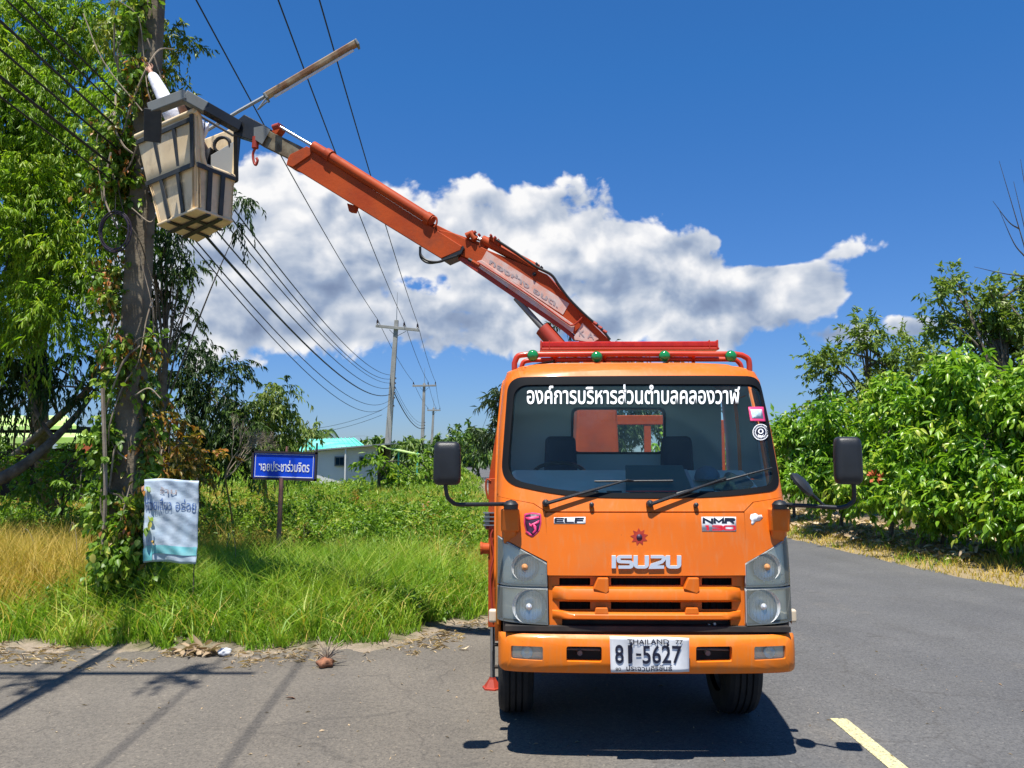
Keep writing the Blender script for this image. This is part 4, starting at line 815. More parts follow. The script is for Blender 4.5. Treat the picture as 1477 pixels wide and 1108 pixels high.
def wire(a, b, sag, r, label, group):
    pts = []
    for i in range(25): f = i / 24; p = Vector(a).lerp(Vector(b), f); p.z -= sag * 4 * f * (1 - f); pts.append(p)
    prop(MB().tube(pts, r, 5).build('power_line', M['wire'], fix=False), label, 'power line', group)
ups = Vector((0, -.2, .42))
pos = ('leftmost', 'middle', 'rightmost')
PM = Vector((2 * PB0.x - P1b.x, -31.7, 10.2))
for k, f in enumerate((.02, .66, .98)):
    a0, a1, a2, a3 = (A[0].lerp(A[1], f) + ups for A in (A0, A1, A2, A3))
    wire(a0, a1, .35, .016, pos[k] + ' of the three high wires from the frame top to the first far pole', 'high wires')
    wire(a1, a2, .35, .018, pos[k] + ' high wire between the first and second far poles', 'high wires')
    wire(a2, a3, .35, .02, pos[k] + ' high wire between the second and third far poles', 'high wires')
    wire(a0, PM + Vector((-1.2 + 2.3 * f, 0, .3)), .4, .016, pos[k] + ' high wire running overhead behind the viewer', 'high wires')
lowz0 = (6.0, 5.85, 5.62, 5.38, 5.15, 4.98, 4.9); lowz1 = (6.9, 6.65, 6.4, 6.1, 5.7, 5.35, 5.1); rr = (.013, .013, .011, .013, .022, .011, .010)
ords = ('topmost', 'second from top', 'third from top', 'fourth from top', 'thickest', 'second lowest', 'lowest')
for k in range(7):
    a = Vector((PB0.x + .2, 9.15, lowz0[k])); b = Vector((P1b.x + .25, 49.8, lowz1[k])); wire(a, b, (.75, .85, .75, .85, .9, 1.15, 1.3)[k], rr[k], ords[k] + ' low cable sagging from basket height to the first far pole', 'low sagging cables')
    if k < 6: wire(a + Vector((-.35 + .0 * k, 0, .0)), PM + Vector((-.4, 0, lowz0[k] - 9.6)), .5, (.011, .010, .014, .012, .016, .010)[k], ords[k] + ' low cable crossing the upper left corner over the tree', 'low sagging cables')
    if k < 3: wire(b, Vector((P2b.x + .25, 87.8, (5.6, 5.3, 5.0)[k])), .9, .012 if k < 2 else .035, ords[k] + ' low cable between the first and second far poles', 'low sagging cables')
for k in range(2): wire(Vector((P1b.x - .2, 49.8, 4.75 - .3 * k)), Vector((at(430, 622, 52).x, 52, 3.6 - .25 * k)), .25, .012, ('upper', 'lower')[k] + ' service wire from the first far pole to the house', 'house service wires')

# vines on the near pole
VB = PB0; vine = empty('climbing_vine', VB, 0, 'leafy climbing vine with dangling stems wrapped round the nearest pole', 'vine')
lob = [ell(168, 825, 40, 22, 8.95, .3), ell(192, 800, 28, 26, 8.95, .3), ell(154, 700, 17, 110, 9.15, .2), ell(150, 600, 14, 70, 9.15, .2), ell(172, 550, 18, 40, 9.1, .15), ell(170, 505, 22, 30, 9.1, .2), ell(182, 765, 26, 40, 9.05, .25), ell(205, 740, 22, 60, 9.0, .2), ell(206, 520, 14, 60, 9.3, .2),
       ell(210, 620, 16, 90, 9.4, .2), ell(160, 400, 16, 70, 9.2, .2), ell(165, 230, 34, 80, 9.2, .3), ell(205, 110, 30, 60, 9.3, .3), ell(195, 300, 20, 60, 9.3, .2), ell(200, 20, 30, 50, 9.3, .3), ell(160, 790, 50, 24, 9.0, .4)]
cs = clumps(lob, .15); P, D, idx = spray(cs, .17, 5, 5, .4, .5); n = len(P)
leaves('foliage', P - np.array(VB), D, .075 * (.6 + .9 * RNG.random(n)), .05 * (.6 + .8 * RNG.random(n)), LEAF6, M['leaf_vine'], np.clip(.5 * RNG.random(len(cs))[idx] + .55 * RNG.random(n), 0, 1), vine)['kind'] = 'stuff'
cs = clumps(lob[5:13], .17); P, D, idx = spray(cs, .2, 5, 5, .8, .9); n = len(P)
leaves('dead_foliage', P - np.array(VB), D, .07 * (.6 + .9 * RNG.random(n)), .04 * (.6 + .8 * RNG.random(n)), LEAF4, M['leaf_rust'], RNG.random(n), vine)['kind'] = 'stuff'
for s in range(16):
    mb = MB(); z = random.uniform(.3, 5.5); a = random.uniform(0, 6.3); pts = []
    for i in range(7):
        r = random.uniform(.2, .36); pts.append(Vector((math.cos(a) * r + .03, -abs(math.sin(a)) * r - .02, z))); a += random.uniform(.2, .7); z += random.uniform(.05, .5)
        if z > 8: break
    mb.tube(bez(pts, 5), random.uniform(.005, .013), 5, False); mb.build('vine_stem', M['barkpale'] if s % 3 else M['barkdark'], vine, smooth=True, fix=False)
for (pp, r) in [([(195, 570), (215, 560), (232, 575)], .008), ([(148, 560), (152, 700), (148, 800)], .022), ([(188, 700), (172, 760), (165, 800)], .010), ([(170, 330), (150, 280), (160, 220)], .012), ([(120, 20), (150, 90), (205, 160)], .007), ([(165, 160), (140, 200), (148, 290)], .006), ([(190, 300), (215, 320), (225, 312)], .007)]:
    pts = [at(x, y, 8.95) - VB for x, y in pp]; MB().tube(bez(pts, 6), r, 5, False).build('vine_stem', M['barkpale'], vine, smooth=True, fix=False)
cc = at(168, 335, 8.95); mb = MB()
for k in range(4):
    rr_ = .22 + .02 * math.sin(k * 2.1); mb.tube([cc + Vector((math.cos(t) * rr_ * .75, -.02 * k, math.sin(t) * rr_)) for t in [2 * PI * i / 28 for i in range(29)]], .007, 6, False)
prop(mb.build('cable_coil', principled('purple_black_cable', (.03, .02, .04), .45), smooth=True, fix=False), 'coil of dark cable hanging on the vine covered pole', 'cable coil')

# street lamp arm and rusty fluorescent fixture
LB = at(200, 228, 9.2); lamp = empty('street_lamp', LB, 0, 'rusty fluorescent street lamp on a long arm above the basket', 'street lamp')
q = lambda x, y, Y: at(x, y, Y) - LB
MB().tube([q(205, 245, 9.1), q(345, 160, 9.2), q(388, 136, 9.2)], .022, 8).build('arm', M['galv'], lamp, smooth=True)
a, b = q(383, 139, 9.2), q(514, 62, 9.3); d = (b - a).normalized(); s = Vector((0, 1, 0)); u = d.cross(s).normalized() * -1
if u.z < 0: u = -u
mb = MB(); mb.prism([a + u * .022 - s * .06, a - u * .034 - s * .045, a - u * .034 + s * .045, a + u * .022 + s * .06], b - a); mb.build('housing', M['rustwhite'], lamp, bevel=.012)
MB().tube([a + d * .08 - u * .06, b - d * .08 - u * .06], .016, 8).build('tube', M['whitecloth'], lamp, smooth=True)
for p in (a, b): MB().box(p - u * .02, (.03, .13, .08), d.to_track_quat('X', 'Z').to_matrix()).build('end_cap', M['greysteel'], lamp, bevel=.008)
MB().tube([q(385, 140, 9.15), q(372, 158, 9.15), q(386, 146, 9.1)], .01, 6).build('bracket', M['galv'], lamp)

# ------------------------------------------------------------------ signs and banner
def glyph_mesh(text, size=1.0, bold=0.0, spacing=1.0):
    cu = bpy.data.curves.new('t', 'FONT'); cu.body = text; cu.size = size; cu.offset = bold; cu.space_character = spacing; cu.resolution_u = 4
    o = bpy.data.objects.new('t', cu); C.objects.link(o); bpy.context.view_layer.update(); dg = bpy.context.evaluated_depsgraph_get()
    me = bpy.data.meshes.new_from_object(o.evaluated_get(dg)); bpy.data.objects.remove(o); return me
def text_fit(text, w, h, bold=.02, spacing=1.0):
    """verts normalised so the run is w wide and h tall (h of the whole ink box), lower left at 0,0"""
    me = glyph_mesh(text, 1.0, bold, spacing); n = len(me.vertices); co = np.zeros(n * 3); me.vertices.foreach_get('co', co); co = co.reshape(-1, 3)
    mn, mx = co.min(0), co.max(0); co[:, 0] = (co[:, 0] - mn[0]) / (mx[0] - mn[0]) * w; co[:, 1] = (co[:, 1] - mn[1]) / (mx[1] - mn[1]) * h; co[:, 2] = 0
    fs = [tuple(p.vertices) for p in me.polygons]; bpy.data.meshes.remove(me); return co, fs
GS = gp(399, 846); SP = at(410, 672, GS.y)
sign = empty('street_name_sign', GS, 0, 'blue street name sign with white Thai lettering on a brown post', 'sign')
lz = lambda v: v - GS
a = Vector((0, 0, 0)); b = lz(at(406, 690, GS.y))
MB().tube([a, b], .034, 12).build('post', M['postpink'], sign, smooth=True)
c0 = lz(at(400, 800, GS.y)); MB().lathe(c0 - Vector((0, 0, .10)), (0, 0, 1), [(0, .05), (.02, .075), (.07, .06), (.10, .08), (.13, .06), (.19, .052)], 16).build('post_collar', M['postpink'], sign, smooth=True)
MB().lathe(a, (0, 0, 1), [(0, .085), (.32, .06), (.36, .052)], 14).build('post_sleeve', M['barkdark'], sign, smooth=True)
sc0 = lz(SP); W2, H2 = .445, .185; rt = Matrix.Rotation(math.radians(1.6), 3, 'Y')
def sp(x, z, y=0): return sc0 + rt @ Vector((x, y, z))
mb = MB(); mb.prism([sp(-W2, -H2), sp(W2, -H2), sp(W2, H2), sp(-W2, H2)], (0, .03, 0)); plate = mb.build('sign_plate', M['blue'], sign)
for (x, z, w, h) in ((0, H2 + .010, W2 * 2 + .06, .03), (0, -H2 - .010, W2 * 2 + .06, .03), (-W2 - .015, 0, .03, H2 * 2 + .05), (W2 + .015, 0, .03, H2 * 2 + .05)):
    MB().box(sp(x, z, .012), (w, .06, h), rt).build('frame', M['signframe'], sign)
MB().box(sp(W2 + .015, H2 + .09, .012), (.022, .03, .14), rt).build('frame', M['signframe'], sign); MB().tube([sp(.02, H2 + .02, .01), sp(.02, H2 + .10, .01)], [.02, .012], 6).build('finial', M['postpink'], sign)
for (x, z, w, h) in ((0, H2 - .022, W2 * 2 - .04, .006), (0, -H2 + .022, W2 * 2 - .04, .010), (-W2 + .023, 0, .006, H2 * 2 - .05), (W2 - .023, 0, .006, H2 * 2 - .05)):
    MB().box(sp(x, z, -.004), (w, .004, h), rt).build('border_line', M['whiteink'], plate)
co, fs = text_fit('ซอยประชาร่วมจิตร', .74, .165, .012); me = bpy.data.meshes.new('lettering'); me.from_pydata([tuple(sp(x - .37, y - .085, -.006)) for x, y, z in co], [], fs); link('lettering', me, M['whiteink'], plate)
# banner beside the pole
BB = Vector((at(245, 812, 8.85).x, 8.85, 0)); ban = empty('banner', BB, 0, 'faded wrinkled white and teal vinyl banner standing beside the vine covered pole', 'banner')
X0, X1 = at(205, 750, 8.85).x - BB.x, at(285, 750, 8.85).x - BB.x; Z0, Z1 = at(245, 812, 8.85).z, at(245, 692, 8.85).z
def bw(u, v): return Vector((X0 + (X1 - X0) * (u + .05 * (1 - v) * (1 - u)), .012 * math.sin(7 * u + 2 * v) + .008 * math.sin(13 * v + 5 * u) + .006 * math.sin(23 * u - 6 * v) + .004 * math.sin(41 * v + 17 * u), Z0 + (Z1 - Z0) * v + .012 * math.sin(5 * u)))
def bgrid(name, u0, u1, v0, v1, mat, off=0, nu=30, nv=30, par=ban, edge=0):
    vs = [bw(u0 + (u1 - u0) * i / nu, v0 + (v1 - v0) * j / nv) - Vector((0, off, 0)) for j in range(nv + 1) for i in range(nu + 1)]
    fs = [(j * (nu + 1) + i, j * (nu + 1) + i + 1, (j + 1) * (nu + 1) + i + 1, (j + 1) * (nu + 1) + i) for j in range(nv) for i in range(nu)]
    me = bpy.data.meshes.new(name); me.from_pydata(vs, [], fs); o = link(name, me, mat, par, True)
    if not off: md = o.modifiers.new('t', 'SOLIDIFY'); md.thickness = .003; md.offset = -1
    return o
sheet_o = bgrid('sheet', 0, 1, 0, 1, M['vinyl']); bgrid('teal_band', .03, .995, .10, .20, M['teal'], .006, 24, 6, sheet_o); bgrid('teal_patch', .0, .16, .02, .17, M['teal'], .009, 8, 8, sheet_o)
def ban_text(txt, u0, v0, w, h, mat):
    co, fs = text_fit(txt, w, h, .01); me = bpy.data.meshes.new('lettering'); me.from_pydata([tuple(bw(u0 + x, v0 + y) - Vector((0, .010, 0))) for x, y, z in co], [], fs); link('lettering', me, mat, sheet_o)
ban_text('ก๋วยเตี๋ยว', .03, .62, .5, .15, M['blueink']); ban_text('อร่อย', .60, .64, .36, .13, M['blueink']); ban_text('ร้าน', .30, .82, .3, .08, M['decalgrey'])
for x in (X0 + .03, X1 - .04): MB().tube([(x, .05, 0), (x, .05, Z1 + .02)], .007, 6).build('stake', M['barkdark'], ban)

# ------------------------------------------------------------------ debris on the road edge
def deb(px, py): return gp(px, py)
g = deb(470, 962); r = empty('uprooted_weed', g, 0, 'uprooted dry weed with a reddish brown clod of soil on the road edge', 'weed')
bm = bmesh.new(); bmesh.ops.create_icosphere(bm, subdivisions=3, radius=.075)
for v in bm.verts: v.co *= 1 + .25 * math.sin(v.co.x * 60) * math.cos(v.co.y * 47 + v.co.z * 30); v.co.z *= .6; v.co.z += .035
me = bpy.data.meshes.new('clod'); bm.to_mesh(me); bm.free(); link('clod', me, M['clod'], r, True)
mb = MB()
for i in range(34):
    d = Vector((random.gauss(-.1, .5), random.uniform(-.1, .9), random.uniform(.15, 1))).normalized(); L = random.uniform(.12, .26); mb.tube(bez([(0, .02, .05), d * L * .5 + Vector((0, 0, .06)), d * L + Vector((random.uniform(-.03, .03), 0, .03))], 4), [.0065 - .0005 * j for j in range(9)], 4, False)
mb.build('roots', M['barkpale'], r, fix=False)['kind'] = 'stuff'
g = deb(285, 944); r = empty('leaf_heap', g, 0, 'heap of curled dead brown leaves at the grass edge', 'dead leaves')
n = 36; P = RNG.normal(size=(n, 3)) * np.array([.11, .05, .0]) + np.array([0, 0, .035]); P[:, 2] += .06 * np.exp(-(P[:, 0] / .1) ** 2) * RNG.random(n)
leaves('leaves', P, RNG.normal(size=(n, 3)) * np.array([1, .6, .3]), .10 + .08 * RNG.random(n), .05 * np.ones(n), LEAF6, M['litter'], .5 * RNG.random(n), r)['kind'] = 'stuff'
g = deb(324, 946); bm = bmesh.new(); bmesh.ops.create_icosphere(bm, subdivisions=3, radius=.06)
for v in bm.verts: v.co *= 1 + .22 * math.sin(v.co.x * 90 + 1) * math.cos(v.co.z * 70 + v.co.y * 60); v.co.z = v.co.z * .6 + .035
me = bpy.data.meshes.new('plastic_bag'); bm.to_mesh(me); bm.free(); o = link('plastic_bag', me, M['white'], None, True); o.location = g; prop(o, 'crumpled whitish plastic scrap in the grass edge beside the dead leaves', 'plastic bag')
n = 260; X = RNG.uniform(-5, 4, n); Yv = RNG.uniform(4.4, 8.2, n); k = sdist(X, Yv, LEFT_EDGE, 1) < -.15; X, Yv = X[k], Yv[k]; n = len(X)
prop(leaves('scattered_bits', np.stack([X, Yv, .004 + .004 * RNG.random(n)], 1), np.stack([RNG.normal(size=n), RNG.normal(size=n), .05 * RNG.normal(size=n)], 1), .012 + .04 * RNG.random(n) ** 2, .006 + .015 * RNG.random(n) ** 2, LEAF4, M['litter'], RNG.random(n) * .6), 'bits of dry leaf and grit scattered on the asphalt', None, None, 'stuff')
g = deb(411, 1009); o = leaves('fallen_leaf', np.array([[g.x, g.y, .012]]), np.array([[1., .2, .02]]), np.array([.09]), np.array([.035]), LEAF6, M['clod'], np.array([.5])); prop(o, 'single dark red fallen leaf lying on the open asphalt', 'leaf')
# ================================================================== THE TRUCK
YAW = math.atan((CX - 760) / FPX)
TO = Vector((at(931, 920, 5.06).x + .022, 5.06, 0)); TR = Matrix.Rotation(YAW, 3, 'Z'); TRI = TR.transposed()
truck = empty('bucket_truck', TO, YAW, 'orange crane truck with raised boom and basket facing the viewer on the road', 'truck')
CL = TRI @ (Vector((0, 0, CAMH)) - TO)
def toL(p): return TRI @ (Vector(p) - TO)
def LP(px, py, d):            # photo pixel -> truck-local point on the plane y = d
    r = TRI @ ray(px, py); t = (d - CL.y) / r.y; return CL + r * t
def LX(px, py, x):
    r = TRI @ ray(px, py); t = (x - CL.x) / r.x; return CL + r * t
ZF = [(.40, .05), (.80, .05), (1.12, .07), (1.50, .13), (1.62, .18), (2.40, .50), (2.46, .54), (2.50, .62), (2.525, .74), (2.53, .9)]
def interp(tab, z):
    if z <= tab[0][0]: return tab[0][1]
    for (a, b), (c, d) in zip(tab[:-1], tab[1:]):
        if z <= c: return b + (d - b) * (z - a) / (c - a)
    return tab[-1][1]
ZW = [(.4, .942), (1.5, .945), (1.7, .944), (2.05, .936), (2.38, .908), (2.47, .880), (2.51, .80), (2.53, .70)]
def wz(z): return interp(ZW, z)
def plan(u, n=7.0, R=.42):
    u = min(abs(u), 1.0); return R * (1 - (max(1 - u ** n, 0)) ** (1 / n)) + .035 * u * u
def F(x, z): return interp(ZF, z) + plan(x / wz(z))
def Fb(x, z):
    zc, hz = .655, .122; v = min(abs((z - zc) / hz), 1.0)
    return plan(x / .922, 10.0, .38) + .035 * v ** 7 + .012 * v * v
def S(px, py, f=None, off=0.0):
    f = f or F; r = TRI @ ray(px, py); y = .2
    for i in range(60):
        t = (y - CL.y) / r.y; p = CL + r * t; y = .6 * y + .4 * (f(p.x, p.z))
    t = (y - CL.y) / r.y; p = CL + r * t; lim = lambda z: (.919 if f is Fb else wz(z) * .996)
    if abs(p.x) < .72 and abs(p.y - f(p.x, p.z)) < .002: return Vector((p.x, f(p.x, p.z) - off, p.z))
    y0 = -.05; hit = None
    for i in range(150):
        y1 = y0 + .005; t = (y1 - CL.y) / r.y; p = CL + r * t
        if abs(p.x) <= lim(p.z) and y1 >= f(p.x, p.z): hit = p; break
        y0 = y1
    if hit is None:
        t = (.30 + interp(ZF, 1.0) * 0 - CL.y) / r.y; p = CL + r * t
        for i in range(6): p = CL + r * ((f(math.copysign(lim(p.z), p.x), p.z) - CL.y) / r.y)
        hit = Vector((math.copysign(lim(p.z), p.x), 0, p.z))
    return Vector((hit.x, f(hit.x, hit.z) - off, hit.z))
def rounded(pts, r, n=5):
    out = []; k = len(pts); rs = r if isinstance(r, (list, tuple)) else [r] * k
    for i in range(k):
        p = Vector(pts[i]); a = Vector(pts[i - 1]); b = Vector(pts[(i + 1) % k]); rr = min(rs[i], (a - p).length * .49, (b - p).length * .49)
        if rr < 1e-6: out.append(p); continue
        s = p + (a - p).normalized() * rr; e = p + (b - p).normalized() * rr
        for j in range(n + 1): t = j / n; out.append(s * (1 - t) ** 2 + p * 2 * t * (1 - t) + e * t * t)
    return out
def XZ(pts, f=None): return [(S(x, y, f).x, S(x, y, f).z) for x, y in pts]
def patch(name, outer, mat, parent=None, holes=(), f=None, off=0.0, thick=.02, cell=.06, bevel=.005, mapf=None, xs=(), smooth=True):
    """outer/holes: loops in (x,z); projected on the front surface, given thickness behind"""
    f = f or F; bm = bmesh.new()
    for loop in [outer] + list(holes):
        vs = [bm.verts.new((p[0], 0, p[1])) for p in loop]
        for i in range(len(vs)): bm.edges.new((vs[i], vs[(i + 1) % len(vs)]))
    bmesh.ops.triangle_fill(bm, use_beauty=True, use_dissolve=False, edges=bm.edges[:])
    x0, x1 = min(p[0] for p in outer), max(p[0] for p in outer); z0, z1 = min(p[1] for p in outer), max(p[1] for p in outer)
    if cell:
        for ax, lo_, hi in ((0, x0, x1), (2, z0, z1)):
            ks = [i * cell for i in range(int(lo_ / cell) - 1, int(hi / cell) + 2)]
            if ax == 0: ks += [s * q for s in (-1, 1) for q in (.80, .86, .89, .91, .925, .94, .95)] + list(xs)
            for q in ks:
                if lo_ + 1e-4 < q < hi - 1e-4:
                    bmesh.ops.bisect_plane(bm, geom=bm.verts[:] + bm.edges[:] + bm.faces[:], plane_co=(q, 0, q), plane_no=(1, 0, 0) if ax == 0 else (0, 0, 1), dist=1e-5)
    bmesh.ops.recalc_face_normals(bm, faces=bm.faces)
    sgn = sum(fc.normal.y * fc.calc_area() for fc in bm.faces)
    if sgn > 0: bmesh.ops.reverse_faces(bm, faces=bm.faces)
    for v in bm.verts:
        x, z = v.co.x, v.co.z
        v.co = mapf(x, z) if mapf else Vector((x, f(x, z) - off, z))
    me = bpy.data.meshes.new(name); bm.to_mesh(me); bm.free()
    o = link(name, me, mat, parent or truck, smooth)
    if thick: md = o.modifiers.new('t', 'SOLIDIFY'); md.thickness = thick; md.offset = -1; md.use_even_offset = False
    if bevel: md = o.modifiers.new('b', 'BEVEL'); md.width = bevel; md.segments = 2; md.limit_method = 'ANGLE'; md.angle_limit = math.radians(50); md.harden_normals = True
    return o
def rxz(pts, r, f=None, n=5): return [(p.x, p.y) for p in rounded([Vector((a, b, 0)) for a, b in XZ(pts, f)], r, n)]

M['sideglass'] = glass_mat('side_glass', (.88, .95, .94), ior=1.3)
# --- cab shell round the windscreen
WS = [(733, 545.5), (1103, 545.5), (1126, 706), (1040, 717), (925, 719), (815, 716), (722, 696)]
WSr = [.11, .11, .10, .3, .3, .3, .13]
ws_seal = rxz(WS, WSr, n=8)
WG = [(742, 556), (1096, 556), (1117, 699), (1038, 710), (925, 712), (815, 709), (731, 690)]
ws_glass = rxz(WG, [.10, .10, .09, .3, .3, .3, .12], n=8)
ztop = 2.528
outl = []
for z in (1.60, 1.70, 1.9, 2.05, 2.2, 2.34, 2.40, 2.45, 2.48, 2.505, 2.52): outl.append((wz(z) * .9995, z))
outl.append((.72, ztop)); cc_ = XZ([(770, 726), (787.5, 737.5), (1073, 737.5), (1086, 724)]); full = outl + [(-x, z) for x, z in reversed(outl)] + cc_
cow_z = 1.60
shell = patch('cab_front_frame', full, M['orange'], holes=[[(x, z) for x, z in ws_seal]], thick=.05, cell=.07, bevel=.006, xs=(.88, -.88, .90, -.90))
# lower panels: cowl, front lid, corner panels
zc0 = XZ([(930, 739)])[0][1]; zb0 = XZ([(930, 830)])[0][1]
lid = patch('front_lid', rxz([(787.5, 739.5), (1073.5, 739.5), (1077.5, 830), (789.5, 830)], .008), M['orange'], thick=.025, bevel=.005)
cowl = patch('cowl_panel', [(-.955 + .001, 1.5985)] + XZ([(722, 700)])[:0] + [XZ([(769, 714)])[0]] * 0 + rxz([(769, 713), (1089, 713), (1086, 722), (1072, 738), (788, 738), (770, 725)], .01)[:0], M['orange']) if False else None
def cl(z): return wz(z) * .9995
HXO_ = .928
# centre strip just under the glass, between the two cut lines
c1 = XZ([(770, 726)])[0]; c2 = XZ([(787.5, 737.5)])[0]; c3 = XZ([(1073, 737.5)])[0]; c4 = XZ([(1086, 724)])[0]
top = 1.5985
for sgn, cA, cB, hl in ((-1, c1, c2, [(727.5, 779), (790, 812), (790, 826)]), (1, c4, c3, [(1135, 780), (1076.5, 813), (1076.5, 826)])):
    g = .004 * sgn; h0, h1 = XZ([hl[0]])[0], XZ([hl[1]])[0]
    side = [(cA[0] + g, cA[1] - .003), (cB[0] + g, cB[1] - .002), (h1[0], h1[1] + .006), (sgn * HXO_, S(930, 776).z + .006), (sgn * cl(1.33), S(930, 776).z + .008), (sgn * cl(1.45), 1.45), (sgn * cl(top), top)]
    patch('corner_panel', side, M['orange'], thick=.03, bevel=.004)
# side skins
def side_map(s):
    def f(y, z):
        x = wz(z); d0 = interp(ZF, z) + .455; return Vector((s * x, y, z))
    return f
for s in (-1, 1):
    prof = [(interp(ZF, z) + .453, z) for z in (2.50, 2.40, 2.2, 2.0, 1.8, 1.6, 1.4, 1.2, .98)]
    outer = [(1.78, 2.50)] + prof + [(.62, .95), (.70, .62), (.72, .58), (1.55, .58), (1.78, .62)]
    win = [(.72, 1.69), (1.40, 1.69), (1.40, 2.30), (.99, 2.32)]
    win = [(p.x, p.y) for p in rounded([Vector((a, b, 0)) for a, b in win], .06)]
    o = patch('door', outer, M['orange'], holes=[win], thick=.0, cell=.12, bevel=0, mapf=side_map(s))
    o.data.materials.append(M['lining']); md = o.modifiers.new('t', 'SOLIDIFY'); md.thickness = .04; md.offset = 0; md.material_offset = 1 if s > 0 else 1; md.material_offset_rim = 0
    patch('side_window', win, M['sideglass'], o, thick=0, bevel=0, cell=.2, mapf=lambda y, z, s=s: Vector((s * (wz(z) - .005), y, z)))
    MB().box((s * .935, 1.55, 1.45), (.03, .16, .04)).build('door_handle', M['black'], o, bevel=.008)
# roof, rear wall, floor
roofv = []; nx, ny = 16, 8
for j in range(ny + 1):
    y = .90 + (1.78 - .90) * j / ny
    for i in range(nx + 1):
        u = -1 + 2 * i / nx; x = u * .888; z = 2.40 + .145 * (max(1 - abs(u) ** 5, 0)) ** (1 / 3.5); roofv.append((x, y if abs(u) < .999 else y, z))
me = bpy.data.meshes.new('roof'); me.from_pydata(roofv, [], [(j * (nx + 1) + i, j * (nx + 1) + i + 1, (j + 1) * (nx + 1) + i + 1, (j + 1) * (nx + 1) + i) for j in range(ny) for i in range(nx)])
o = link('roof', me, M['orange'], truck, True); md = o.modifiers.new('t', 'SOLIDIFY'); md.thickness = .02
# front crown joins windscreen header to the roof
cv = []
for j, (z, dd) in enumerate([(2.515, .0), (2.53, .02)]): pass
rw = [(-.88, .60), (.88, .60), (.88, 2.40), (.82, 2.50), (-.82, 2.50), (-.88, 2.40)]
rwin = [(LP(827, 652, 1.74).x, LP(827, 652, 1.74).z), (LP(957, 652, 1.74).x, LP(957, 652, 1.74).z), (LP(957, 591, 1.74).x, LP(957, 591, 1.74).z), (LP(827, 591, 1.74).x, LP(827, 591, 1.74).z)]
rwin = [(p.x, p.y) for p in rounded([Vector((a, b, 0)) for a, b in rwin], .06)]
patch('rear_wall', rw, M['lining'], holes=[rwin], f=lambda x, z: 1.74, thick=.04, cell=0, bevel=.004)
rws = patch('rear_window_seal', [(x * 1.0, z) for x, z in [(p.x, p.y) for p in rounded([Vector((a, b, 0)) for a, b in [(rwin[0][0] - .09, rwin[0][1] - .02)]], 0)]] if False else [(a + (.018 if a > sum(q[0] for q in rwin) / len(rwin) else -.018), b + (.018 if b > sum(q[1] for q in rwin) / len(rwin) else -.018)) for a, b in rwin], M['seal'], holes=[rwin], f=lambda x, z: 1.725, thick=.03, cell=0, bevel=.004)
patch('rear_window', rwin, glass_mat('rear_glass', (.9, .95, .95)), f=lambda x, z: 1.76, thick=0, cell=0, bevel=0)
MB().box((0, 1.15, .98), (1.76, 1.15, .06)).build('cab_floor', M['lining'], truck)
for s in (-1, 1):
    zs = [.80, .95, 1.10, 1.25, 1.40, 1.52, 1.595]; us = [.955, .975, .99, .997, 1.0]
    vs = [(s * u_ * wz(z_), F(u_ * wz(z_), z_), z_) for z_ in zs for u_ in us] ; nu_ = len(us)
    me = bpy.data.meshes.new('corner_skin'); me.from_pydata(vs, [], [(j * nu_ + i, j * nu_ + i + 1, (j + 1) * nu_ + i + 1, (j + 1) * nu_ + i) for j in range(len(zs) - 1) for i in range(1, nu_ - 1)])
    link('corner_skin', me, M['orange'], truck, True)
MB().box((0, 1.32, 2.455), (1.60, .8, .02)).build('headlining', M['lining'], truck)
# glass and seal
seal = patch('windscreen_seal', ws_seal, M['seal'], holes=[ws_glass], off=.006, thick=.03, cell=.07, bevel=.006)
glass = patch('windscreen', [(x * 1.0, z) for x, z in ws_glass], M['glass'], off=-.006, thick=0, cell=.07, bevel=0)
